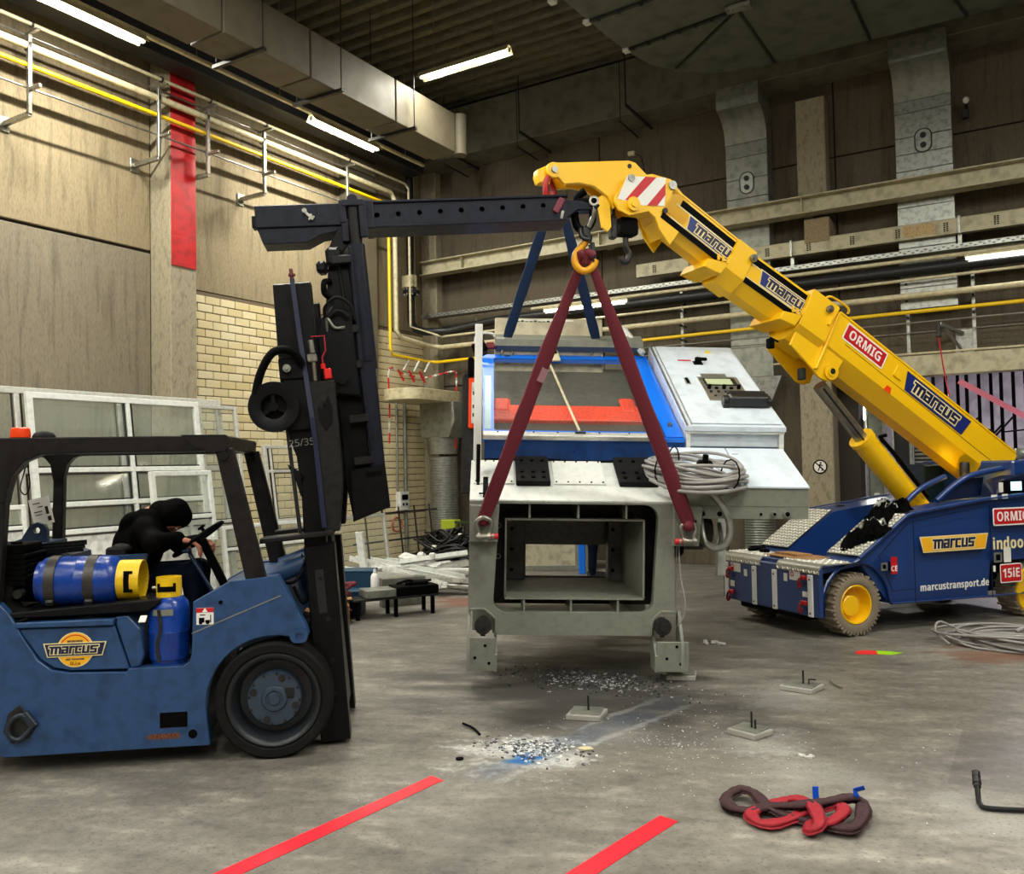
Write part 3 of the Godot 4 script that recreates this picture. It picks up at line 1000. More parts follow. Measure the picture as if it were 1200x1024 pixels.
	put("arm", Sh.new().bar(V(0, 0.28, 0.05), V(-0.25, 0.38, 0.5), 0.05, 0.05, Vector3.UP, 0.004).bar(V(0, 0.02, 0.05), V(-0.18, 0.32, 0.36), 0.04, 0.02), M.galv, br)
	put("switch", Sh.new().box(V(-0.26, 0.3, 0.52), V(0.05, 0.2, 0.06), Transform3D(), 0.006), M.dark_steel, br)
	put("pull_cord", Sh.new().tube(P3([-0.26, 0.2, 0.52, -0.22, -0.2, 0.5, -0.16, -0.62, 0.46]), 0.009, 6), M.sign_red, br)
	# no-entry sign on the lower pillar
	var sg := thing("prohibition_sign", "round white sign with a struck-out walking figure on the concrete pillar", "sign", V(-2.80, 1.555, BZ + 0.305))
	put("disc", Sh.new().lathe(P([0, 0, 0.105, 0, 0.105, 0.004, 0, 0.004]), 28, Transform3D(Basis(Vector3.RIGHT, PI / 2), Vector3.ZERO)), M.paper, sg)
	var ring := Sh.new().prism(circle(0, 0, 0.105, 28), 0.0, 0.006, Transform3D(), 0.0, [circle(0, 0, 0.086, 28)])
	ring.bar(V(-0.065, 0.065, 0.004), V(0.065, -0.065, 0.004), 0.018, 0.004, Vector3.BACK)
	put("ring", ring, M.black, sg)
	var fig := Sh.new().prism(circle(0.01, 0.055, 0.014, 10), 0.003, 0.007)
	for q in [[0.005, 0.04, -0.005, -0.005], [-0.005, -0.005, 0.03, -0.03], [0.03, -0.03, 0.025, -0.065], [-0.005, -0.005, -0.03, -0.06], [0.005, 0.035, 0.035, 0.01], [0.005, 0.035, -0.03, 0.015]]:
		fig.bar(V(q[0], q[1], 0.005), V(q[2], q[3], 0.005), 0.014, 0.004, Vector3.BACK)
	put("walking_figure", fig, M.black, sg)
	# small wall lamp stub and sensor knobs
	var cm := thing("wall_sensor", "small white round sensor on a bracket beside the bright vent duct", "sensor", V(-0.72, 6.55, BZ + 0.02))
	put("arm", Sh.new().rod(V(0, -0.08, 0), V(0, -0.02, 0.2), 0.02, 8).box(V(-0.02, -0.12, 0.1), V(0.09, 0.12, 0.08), Transform3D(), 0.01), M.dark_steel, cm)
	put("ball", Sh.new().ball(V(0, 0.04, 0.2), V(0.045, 0.05, 0.045), 12), M.white, cm)
	var cm2 := thing("camera_stub", "small pale lamp head on a bent rod above the yellow boom tip", "fixture", V(-5.5, 6.75, BZ + 0.02))
	put_each("rod", Sh.new().tube(P3([0, -0.5, 0.02, 0, 0, 0.3, -0.12, 0.06, 0.32]), 0.012, 6), M.dark_steel, cm2)
	put("head", Sh.new().box(V(-0.16, 0.07, 0.32), V(0.12, 0.07, 0.07), Transform3D(), 0.01), M.pipe_cream, cm2)

func vent_duct(called: String, label: String, x0: float, x1: float, tops: Array, knob_y: float, bright: bool) -> void:
	var z := BZ
	var w := x1 - x0
	var t := thing(called, label, "duct", V((x0 + x1) / 2, 0, z), 0.0, "vertical ventilation ducts on the rear wall")
	for i in tops.size():
		var a: Array = tops[i]
		put("duct_section", Sh.new().box(V(0, (a[0] + a[1]) / 2, 0.155), V(w - 0.004 * (i % 2), a[1] - a[0] - 0.006, 0.29 - 0.004 * (i % 3)), Transform3D(), 0.004), M.galv if bright else M.galv_dull, t)
	put("vent_plate", Sh.new().prism(rrect(-0.10, knob_y - 0.16, 0.10, knob_y + 0.16, 0.099, 6), 0.298, 0.312, Transform3D(), 0.004), M.galv, t)
	put("vent_rim", Sh.new().prism(rrect(-0.115, knob_y - 0.175, 0.115, knob_y + 0.175, 0.11, 6), 0.296, 0.305, Transform3D(), 0.0, [rrect(-0.10, knob_y - 0.16, 0.10, knob_y + 0.16, 0.099, 6)]), M.dark_steel, t)
	for d in [-0.07, 0.07]:
		put("vent_knob", Sh.new().rod(V(0, knob_y + d, 0.305), V(0, knob_y + d, 0.335), 0.04, 12).rod(V(0, knob_y + d, 0.335), V(0, knob_y + d, 0.345), 0.022, 10), M.dark_steel, t)
	# curved neck into the big roof duct
	var top: float = tops[tops.size() - 1][1]
	var pp := PackedVector2Array()
	for i in 7:
		var f := PI / 2 * i / 6
		pp.append(Vector2(0.3 + 0.42 * (1 - cos(f)), top + 0.42 * sin(f)))
	var q := PackedVector2Array(pp)
	q.append(Vector2(0.72, top + 0.75))
	q.append(Vector2(0.02, top + 0.75))
	q.append(Vector2(0.02, top))
	var basis := Basis(Vector3(0, 0, 1), Vector3(0, 1, 0), Vector3(-1, 0, 0))
	put("neck", Sh.new().prism(q, -w / 2, w / 2, Transform3D(basis, Vector3.ZERO)), M.galv_dull, t)

func ducts() -> void:
	var sec := []
	for y in [[2.95, 3.45], [3.45, 3.95], [3.95, 4.4], [4.4, 4.9], [4.9, 5.4], [5.4, 5.75], [5.75, 6.05], [6.05, 6.4], [6.4, 6.62]]:
		sec.append(y)
	vent_duct("vent_duct", "dull grey upright ventilation duct behind the boom's lettered part", -4.09, -3.44, sec, 5.98, false)
	var sec2 := []
	for y in [[3.75, 4.05], [4.05, 4.35], [4.35, 4.62], [4.62, 4.92], [4.92, 5.2], [5.2, 5.48], [5.48, 5.72], [5.72, 5.96], [5.96, 6.2], [6.2, 6.55], [6.55, 6.72]]:
		sec2.append(y)
	vent_duct("vent_duct", "bright galvanized upright ventilation duct with an oval vent plate, near the photo's upper corner", -1.63, -0.90, sec2, 6.12, true)
	# lower funnel and flue of the dull duct
	var f := thing("duct_funnel", "grey funnel and flue below the dull upright duct, beside the white cabinet", "duct", V(-3.70, 0, BZ + 0.16))
	var s := Sh.new()
	for q in [[Vector3(-0.38, 2.95, 0.14), Vector3(0.38, 2.95, 0.14), Vector3(0.16, 2.45, 0.10), Vector3(-0.30, 2.45, 0.10)], [Vector3(0.38, 2.95, -0.14), Vector3(0.38, 2.95, 0.14), Vector3(0.16, 2.45, 0.10), Vector3(0.16, 2.45, -0.12)], [Vector3(-0.38, 2.95, -0.14), Vector3(-0.38, 2.95, 0.14), Vector3(-0.30, 2.45, 0.10), Vector3(-0.30, 2.45, -0.12)]]:
		s.flat(q[0], q[1], q[2], q[3], (q[0] + q[2]) * 0.5 - V(0, 2.7, -0.1))
	put("funnel", s, M.galv, f)
	var pr := PackedVector2Array()
	for i in 60:
		var y := 0.02 + i * 0.0405
		pr.append_array([Vector2(0.24, y), Vector2(0.252, y + 0.012), Vector2(0.24, y + 0.026)])
	put("flue", Sh.new().lathe(pr, 20, Transform3D(Basis.from_scale(V(1, 1, 0.55)), V(-0.05, 0, 0.0))), M.galv_dull, f)
	# rectangular supply duct beside the wall lamps
	var d := thing("supply_duct", "long beige rectangular duct under the roof, above the wall lamps", "duct", V(-7.78, 6.47, 0))
	for z in [[-6.4, -4.2], [-7.75, -6.43], [-9.4, -7.78], [-10.85, -9.43], [-4.17, -2.0], [-1.97, 0.3], [0.33, 2.6]]:
		put("duct_section", Sh.new().box(V(0, 0.30, (z[0] + z[1]) / 2), V(0.56, 0.60, z[1] - z[0]), Transform3D(), 0.008), M.duct_paint, d)
	var hg := Sh.new()
	for z in [-6.9, -8.2, -9.7, -4.6]:
		hg.box(V(-0.02, -0.025, z), V(0.86, 0.04, 0.05))
		for x in [-0.40, 0.38]:
			hg.rod(V(x, -0.04, z), V(x, 1.9, z), 0.008, 6)
	put_each("hanger", hg, M.dark_steel, d)
	put("end_sleeve", Sh.new().rod(V(0.26, 0.0, -11.0), V(0.26, 0.62, -11.0), 0.11, 14).box(V(-0.05, 0.3, -10.95), V(0.5, 0.5, 0.2), Transform3D(), 0.01), M.duct_paint, d)
	# dark trunk duct running past the lamps above the pipes
	single("trunk_duct", Sh.new().box(V(0, -0.02, -4.0), V(0.34, 0.8, 17.0), Transform3D(), 0.01), M.dark_steel, "dark duct between the long wall and the wall lamps, under the roof", "duct", V(-9.50, 7.36, 0))
	single("lamp_trunking", Sh.new().box(V(0, 0.115, -4.4), V(0.06, 0.045, 15.0), Transform3D(), 0.006), M.pipe_cream, "thin cream trunking that carries the row of wall lamps", "trunking", V(-8.9, 6.73, 0))
	var sw := Sh.new()
	for z in [-11.4, -8.6, -7.2, -4.4, -3.0, 0.0]:
		sw.rod(V(-8.9, 6.86, z), V(-8.9, TOP, z), 0.007, 6)
	single("trunking_wires", sw, M.steel, "thin suspension wires of the cream lamp trunking", "wires")
	# the big dark duct with a round corner
	var big := thing("roof_duct", "huge dark grey green duct with a rounded end hanging under the roof", "duct", V(-4.5, 7.2, -11.5))
	var pl := PackedVector2Array([Vector2(-4.95, 4.5), Vector2(-4.62, 10.3)])
	pl.append_array(P([-4.57, 10.75, -4.46, 11.25, -4.24, 11.65, -3.92, 11.95, -3.55, 12.12, -3.1, 12.2]))
	pl.append_array(P([7.0, 12.3, 7.0, 9.2, -1.5, 9.2, -2.3, 8.5, -2.5, 4.5]))
	var loc := PackedVector2Array()
	for p in pl:
		loc.append(Vector2(p.x + 4.5, p.y - 11.5))
	var flip := Basis(Vector3(1, 0, 0), Vector3(0, 0, -1), Vector3(0, 1, 0))
	put("duct_shell", Sh.new().prism(loc, 0.0, 0.7, Transform3D(flip, Vector3.ZERO)), M.duct_dark, big)
	var rib := Sh.new()
	var w0 := func(x: float, z: float) -> Vector3: return V(x + 4.5, -0.012, z + 11.5)
	for q in [[-4.66, -9.7, -2.6, -9.55], [-4.56, -10.66, -2.99, -10.45]]:
		var a: Vector3 = w0.call(q[0], q[1])
		var b2: Vector3 = w0.call(q[2], q[3])
		rib.bar(a, b2, 0.05, 0.03)
		for i in 7:
			rib.box(a.lerp(b2, (i + 0.5) / 7.0) + V(0, -0.02, 0), V(0.04, 0.03, 0.04))
	put_each("seam_flange", rib, M.dark_steel, big)
	var fold := Sh.new()
	for q in [[-2.99, -10.45, -4.2, -11.55], [-2.99, -10.45, -2.98, -12.15], [-1.76, -11.0, -1.74, -12.2], [-1.2, -9.3, -0.6, -12.2]]:
		fold.bar(w0.call(q[0], q[1]), w0.call(q[2], q[3]), 0.035, 0.02)
	put_each("stiffening_fold", fold, M.dark_steel, big)
	put("hanger", Sh.new().box(w0.call(-2.95, -10.35) + V(0, -0.03, 0), V(0.3, 0.05, 0.12)).rod(w0.call(-3.02, -10.3), w0.call(-3.02, -10.3) + V(0, -0.1, 0), 0.02, 6), M.galv_dull, big)
	var cl := Sh.new()
	for q in [[-4.8, -9.03], [-4.67, -9.7], [-4.56, -10.66]]:
		cl.box(w0.call(q[0], q[1]), V(0.09, 0.06, 0.1), Transform3D(), 0.01)
	put_each("flange_clip", cl, M.white, big)

func roof_and_rest() -> void:
	# cantilever rods below the edge girder
	for i in 3:
		var x: float = [-8.9, -7.35, -5.4][i]
		var t := thing("hanger_rod", "thin dark hanger with a slanting arm under the edge girder, %s" % ["near the corner", "above the hoist boom's end", "near the round duct end"][i], "hanger", V(x, 7.3, BZ + 1.15), 0.0, "thin hangers under the edge girder")
		put("arm", Sh.new().bar(V(0, 0, 0), V(0, -0.02, -1.1), 0.035, 0.035), M.dark_steel, t)
		put_each("rod", Sh.new().rod(V(0, 0, 0), V(0, 0.95, 0), 0.012, 6).rod(V(-0.25, -0.1, -0.35), V(-0.25, 0.9, -0.35), 0.008, 6).bar(V(-0.25, -0.1, -0.35), V(-0.25, -0.12, -1.1), 0.02, 0.02), M.dark_steel, t)
	# loading bay beyond the gate
	var bay := struct("wall_bay", Sh.new().box(V(0.0, 2.0, -22.1), V(12, 4.4, 0.3)).box(V(-5.9, 2.0, -18.0), V(0.3, 4.4, 8.2)).box(V(5.9, 2.0, -18.0), V(0.3, 4.4, 8.2)).box(V(0.0, 4.1, -18.1), V(12, 0.3, 8.4)), worn(Color(0.64, 0.62, 0.65), 0.8, 0.0, T.grime, 0.3, true), "lilac grey walls of the loading bay beyond the gateway")
	bay.set_meta("kind", "structure")
	var l := thing("bay_lamp", "small white wall lamp in the bay behind the crane's lift cylinder", "lamp", V(-2.52, 2.42, -15.3))
	put("case", Sh.new().box(V(0, 0, -0.03), V(0.16, 0.26, 0.05), Transform3D(), 0.01), M.white, l)
	put("lamp_face", Sh.new().box(V(0, 0, 0.005), V(0.13, 0.22, 0.02), Transform3D(), 0.005), glow(Color(1, 0.97, 0.85), 5.0), l)
	var ol := OmniLight3D.new()
	ol.name = "bay_lamp_light"
	ol.light_energy = 2.0
	ol.light_color = WARM
	ol.light_size = 0.08
	ol.omni_range = 30.0
	ol.shadow_enabled = true
	ol.position = V(0, 0, 0.12)
	l.add_child(ol)
	var l2 := thing("bay_tube_lamp", "ceiling tube lamp in the loading bay, hidden behind the crane boom", "lamp", V(0.6, 3.8, -17.5))
	lamp_body(l2, 1.5, true)
	lamp_light(l2, 1.5, 14.0, Color(0.99, 0.96, 1.0))
	# steel door frames beside the pillar
	var dx := [-2.50, -2.20, -1.85]
	for i in 3:
		var t := thing("gate_leaf", ["pale steel gate leaf folded against the concrete pillar", "second pale steel gate leaf standing behind the lift cylinder", "dark steel gate leaf next to the roller grille"][i], "gate leaf", V(dx[i], 0, BZ - 0.62 - 0.25 * i), 0.0, "folded gate leaves")
		put("leaf", Sh.new().box(V(0, 1.33, 0), V(0.20, 2.62, 0.06), Transform3D(), 0.005), M.galv_dull if i < 2 else M.dark_steel, t)
		put_each("edge_post", Sh.new().box(V(0.13, 1.33, 0.02), V(0.05, 2.62, 0.09), Transform3D(), 0.005).box(V(-0.12, 1.33, 0.02), V(0.035, 2.62, 0.09), Transform3D(), 0.005), M.galv, t)
		put_each("label_plate", Sh.new().box(V(0.0, 1.1, 0.034), V(0.08, 0.05, 0.004)).box(V(-0.02, 0.75, 0.034), V(0.07, 0.10, 0.004)), M.paper, t)
	# roller grille
	var g := thing("roller_grille", "dark ribbed roller curtain behind the crane's lift cylinder", "grille", V(-1.50, 0, BZ - 1.1))
	put("slat_panel", Sh.new().box(V(0, 1.33, 0), V(0.36, 2.64, 0.03)), M.dark_steel, g)
	for i in 44:
		put("slat", Sh.new().rod(V(-0.17, 0.03 + i * 0.06, 0.02), V(0.17, 0.03 + i * 0.06, 0.02), 0.02, 6), M.galv_dull, g)
	# tall black rack bars seen over the boom
	var rk := thing("bar_rack", "tall dark rack of upright bars with a red and white band, beyond the gateway", "rack", V(-0.6, 0, -16.6))
	for i in 9:
		put("upright_bar", Sh.new().box(V(-0.95 + i * 0.17, 1.9, (i % 3) * -0.25), V(0.055, 3.8, 0.055), Transform3D(), 0.005), M.black, rk)
	var tie := Sh.new()
	for i in 7:
		tie.bar(V(-0.95 + i * 0.17, 1.8 + 0.13 * (i % 4), 0), V(-0.6 + i * 0.17, 2.1 + 0.13 * (i % 3), -0.4), 0.025, 0.025)
	put_each("cross_tie", tie, M.black, rk)
	put("warning_band", Sh.new().bar(V(-0.55, 2.95, 0.06), V(0.55, 2.2, 0.06), 0.09, 0.01, Vector3.BACK), solid(Color(0.78, 0.42, 0.48), 0.6), rk)
	single("bay_screen", Sh.new().box(V(0, 1.4, 0), V(2.4, 2.8, 0.08), Transform3D(), 0.01), worn(Color(0.62, 0.60, 0.63), 0.6, 0.0, T.grime, 0.4), "plain lilac grey panel in the bay at the photo's edge, above the crane", "panel", V(1.0, 0, -16.0))

# ================================================================ forklift: x forward, z towards the camera side, near flank at z = 0
const F_AT := Vector3(-3.822, 0, -3.589)
const F_TURN := 0.6859

func fork_xf() -> Transform3D:
	return Transform3D(Basis(Vector3.UP, F_TURN), F_AT)

func forklift() -> void:
	var t := thing("forklift", "low blue forklift with a black hoist mast and boom, at the hall's near end", "forklift", F_AT, F_TURN)
	var W := 1.16
	# flank plates with wheel arch, notch for the gas bottle and the toolbox cut-out
	var side := P([-1.45, 0.10, -0.352, 0.10, -0.372, 0.30])
	for p in circle(0.005, 0.325, 0.378, 10, PI * 0.98, PI * 0.42):
		side.append(p)
	side.append_array(P([0.13, 0.675, 0.16, 0.652, 0.19, 0.665, 0.205, 0.70, 0.19, 0.75, 0.075, 0.97, 0.035, 1.045, -0.235, 1.022, -0.437, 0.912, -0.447, 0.62, -0.46, 0.575, -0.49, 0.553]))
	var cut := P([-0.79, 0.553, -0.80, 0.535, -1.10, 0.545, -1.20, 0.565, -1.27, 0.625, -1.335, 0.73, -1.385, 0.825, -1.43, 0.90, -1.475, 0.945])
	side.append_array(cut)
	side.append_array(P([-2.15, 0.95, -2.15, 0.62, -1.85, 0.62, -1.66, 0.56, -1.52, 0.42, -1.487, 0.25, -1.478, 0.13]))
	var eye: Array = [circle(0.163, 0.695, 0.022, 10)]
	put("body", Sh.new().prism(side, -0.10, 0.0, Transform3D(), 0.004), M.fork_blue, t)
	put("flank_plate", Sh.new().prism(side, -W, -W + 0.10, Transform3D(), 0.004), M.fork_blue, t)
	put("lashing_eye", Sh.new().prism(rrect(0.10, 0.655, 0.20, 0.735, 0.035), 0.0, 0.012, Transform3D(), 0.0, [rrect(0.13, 0.675, 0.178, 0.712, 0.015)]), M.fork_blue, t)
	put_each("chassis", Sh.new().box(V(-0.95, 0.33, -W / 2), V(1.15, 0.42, W - 0.22), Transform3D(), 0.01).box(V(-1.85, 0.78, -W / 2), V(0.7, 0.35, W - 0.22), Transform3D(), 0.01), M.fork_dark, t)
	put("front_cowl", Sh.new().prism(P([-0.44, 0.55, 0.10, 0.70, 0.02, 1.03, -0.235, 1.01, -0.43, 0.905]), -W + 0.1, -0.1), M.fork_blue, t)
	put("weld_seam", Sh.new().bar(V(-0.445, 0.735, 0.001), V(0.05, 0.93, 0.001), 0.006, 0.004, Vector3.BACK), M.galv_dull, t)
	put("floor_plate", Sh.new().box(V(-0.62, 0.535, -0.32), V(0.36, 0.03, 0.46)).box(V(-0.8, 0.56, -0.62), V(0.75, 0.04, 0.8)), M.dark_steel, t)
	# toolbox set in the flank
	var tb := put("toolbox", Sh.new().prism(P([-1.375, 0.80, -1.325, 0.72, -1.26, 0.625, -1.19, 0.575, -1.10, 0.555, -0.79, 0.548, -0.87, 0.795]), -0.36, -0.015, Transform3D(), 0.006), M.fork_blue, t)
	put("toolbox_lid", Sh.new().prism(P([-1.385, 0.805, -0.87, 0.80, -0.865, 0.835, -1.385, 0.835]), -0.38, 0.006, Transform3D(), 0.005), M.fork_blue, tb)
	put("toolbox_end", Sh.new().prism(P([-0.865, 0.805, -0.785, 0.548, -0.735, 0.56, -0.715, 0.62, -0.735, 0.77, -0.80, 0.845, -0.862, 0.84]), -0.36, -0.03, Transform3D(), 0.006), M.fork_blue, t)
	# round emblem with the name plate
	var em := Transform3D(Basis(), V(-1.075, 0.672, -0.013))
	put("emblem_disc", Sh.new().lathe(P([0, 0, 0.098, 0, 0.098, 0.003, 0, 0.003]), 28, em * Transform3D(Basis(Vector3.RIGHT, PI / 2), Vector3.ZERO)), M.cream, t)
	put("emblem_field", Sh.new().lathe(P([0, 0, 0.093, 0, 0.093, 0.004, 0, 0.004]), 28, em * Transform3D(Basis(Vector3.RIGHT, PI / 2), Vector3.ZERO)), M.sign_yellow, t)
	put("emblem_line", Sh.new().prism(circle(0, 0, 0.084, 24, 0.3, PI - 0.3) + reversed(circle(0, 0, 0.079, 24, 0.3, PI - 0.3)), 0.0, 0.005), M.sign_red, t, em)
	name_plate(t, 0.335, 0.078, M.cream, M.navy, M.navy, M.cream, em.translated(V(0, 0.002, 0.004)))
	for q in [["MONTAGE", 0.0, 0.047, 0.012], ["UND TRANSPORT", 0.0, -0.053, 0.009]]:
		put("emblem_lettering", lettering(q[0], q[3], 0.002), M.navy, t, em.translated(V(q[1], q[2], 0.005)))
	put("emblem_scrawl", lettering("St.Lu", 0.018, 0.002, false), M.black, t, em.translated(V(0, -0.074, 0.005)))
	# flank details
	put("step_pocket", Sh.new().box(V(-0.547, 0.255, 0.0), V(0.15, 0.085, 0.004)), M.black, t)
	put("port", Sh.new().lathe(P([0, 0, 0.025, 0, 0.025, 0.003, 0, 0.003]), 14, Transform3D(Basis(Vector3.RIGHT, PI / 2), V(-0.443, 0.170, 0.0))), M.black, t)
	put("port", Sh.new().lathe(P([0, 0, 0.012, 0, 0.012, 0.003, 0, 0.003]), 10, Transform3D(Basis(Vector3.RIGHT, PI / 2), V(-0.285, 0.905, 0.0))), M.black, t)
	put("rust_patch", Sh.new().box(V(-0.60, 0.165, 0.0), V(0.17, 0.03, 0.001)), worn(Color(0.45, 0.25, 0.14), 0.9, 0.0, T.rust, 6.0), t)
	var dp := put("lashing_plate", Sh.new().prism(P([-1.445, 0.24, -1.42, 0.34, -1.36, 0.385, -1.27, 0.27, -1.31, 0.20, -1.40, 0.175]), 0.0, 0.006, Transform3D(), 0.001), M.dark_steel, t)
	put("ring", Sh.new().tube(curve(P3([-1.30, 0.305, 0.02, -1.35, 0.335, 0.03, -1.405, 0.29, 0.035, -1.40, 0.225, 0.035, -1.35, 0.205, 0.03, -1.295, 0.26, 0.02]), 5), 0.014, 8).bar(V(-1.335, 0.345, 0.02), V(-1.275, 0.265, 0.02), 0.045, 0.035, Vector3.BACK, 0.006), worn(Color(0.16, 0.19, 0.24), 0.5, 0.3, T.grime, 4.0), dp)
	put("warning_label", Sh.new().box(V(-0.372, 0.83, 0.001), V(0.095, 0.095, 0.003)), M.white_clean, t)
	put("warning_label_head", Sh.new().box(V(-0.372, 0.864, 0.002), V(0.095, 0.026, 0.003)), M.sign_red, t)
	put("warning_triangle", Sh.new().prism(P([-0.388, 0.853, -0.356, 0.853, -0.372, 0.877]), 0.002, 0.0045), M.white_clean, t)
	var pic := Sh.new()
	for q in [[-0.405, 0.795, -0.375, 0.822], [-0.37, 0.795, -0.345, 0.808], [-0.343, 0.793, -0.338, 0.838], [-0.40, 0.835, -0.37, 0.84]]:
		pic.prism(P([q[0], q[1], q[2], q[1], q[2], q[3], q[0], q[3]]), 0.002, 0.0045)
	pic.prism(circle(-0.395, 0.795, 0.011, 10), 0.002, 0.005).prism(circle(-0.357, 0.795, 0.011, 10), 0.002, 0.005)
	put("warning_picture", pic, M.black, t)
	# wheels
	for z in [0.0, -W]:
		fork_wheel(t, V(0.005, 0.333, z), 1.0 if z == 0.0 else -1.0)
	for z in [-0.10, -W + 0.10]:
		var w := put("wheel", Sh.new().lathe(P([0.06, -0.1, 0.2, -0.1, 0.25, -0.09, 0.26, -0.05, 0.26, 0.05, 0.25, 0.09, 0.2, 0.1, 0.06, 0.1]), 24), M.rubber, t, Transform3D(Basis(Vector3.RIGHT, PI / 2), V(-1.84, 0.26, z)))
		put("hub", Sh.new().rod(V(0, -0.11, 0), V(0, 0.11, 0), 0.1, 14), M.dark_steel, w)
	fork_rear(t, W)
	fork_guard(t)
	fork_mast(t)

func reversed(p: PackedVector2Array) -> PackedVector2Array:
	var q := PackedVector2Array(p)
	q.reverse()
	return q

func fork_wheel(t: Node3D, at: Vector3, face: float) -> void:
	var xf := Transform3D(Basis(Vector3.RIGHT, PI / 2 * face), at)
	# y axis points outwards
	var w := put("wheel", Sh.new().lathe(P([0.268, -0.05, 0.270, 0.0, 0.278, 0.010, 0.318, 0.012, 0.331, -0.002, 0.333, -0.02, 0.333, -0.30, 0.32, -0.32, 0.2, -0.32]), 48), M.rubber, t, xf)
	put("rim", Sh.new().lathe(P([0.272, -0.004, 0.262, 0.006, 0.250, 0.004, 0.236, -0.012, 0.222, -0.05, 0.205, -0.115, 0.0, -0.115]), 40), worn(Color(0.13, 0.145, 0.165), 0.45, 0.2, T.soft, 3.0), w)
	put("hub", Sh.new().lathe(P([0.158, -0.115, 0.158, -0.045, 0.15, -0.034, 0.075, -0.030, 0.066, -0.018, 0.05, -0.016, 0.045, -0.022, 0.036, -0.022, 0.03, -0.012, 0.0, -0.012]), 36), worn(Color(0.20, 0.255, 0.32), 0.45, 0.2, T.soft, 3.0), w)
	for i in 4:
		var a := 0.35 + TAU * i / 4
		put("bolt", Sh.new().rod(V(cos(a) * 0.125, -0.045, sin(a) * 0.125), V(cos(a) * 0.125, -0.022, sin(a) * 0.125), 0.012, 6).rod(V(cos(a) * 0.125, -0.045, sin(a) * 0.125), V(cos(a) * 0.125, -0.028, sin(a) * 0.125), 0.021, 12), M.dark_steel, w)
	for i in 12:
		var a := 0.1 + TAU * i / 12
		put("rim_bolt", Sh.new().rod(V(cos(a) * 0.143, -0.04, sin(a) * 0.143), V(cos(a) * 0.143, -0.029, sin(a) * 0.143), 0.008, 6), M.mast_grey, w)
	put("hub_plate", Sh.new().box(V(0.085, -0.03, -0.03 * face), V(0.05, 0.008, 0.06), Transform3D(), 0.002), M.mast_grey, w)

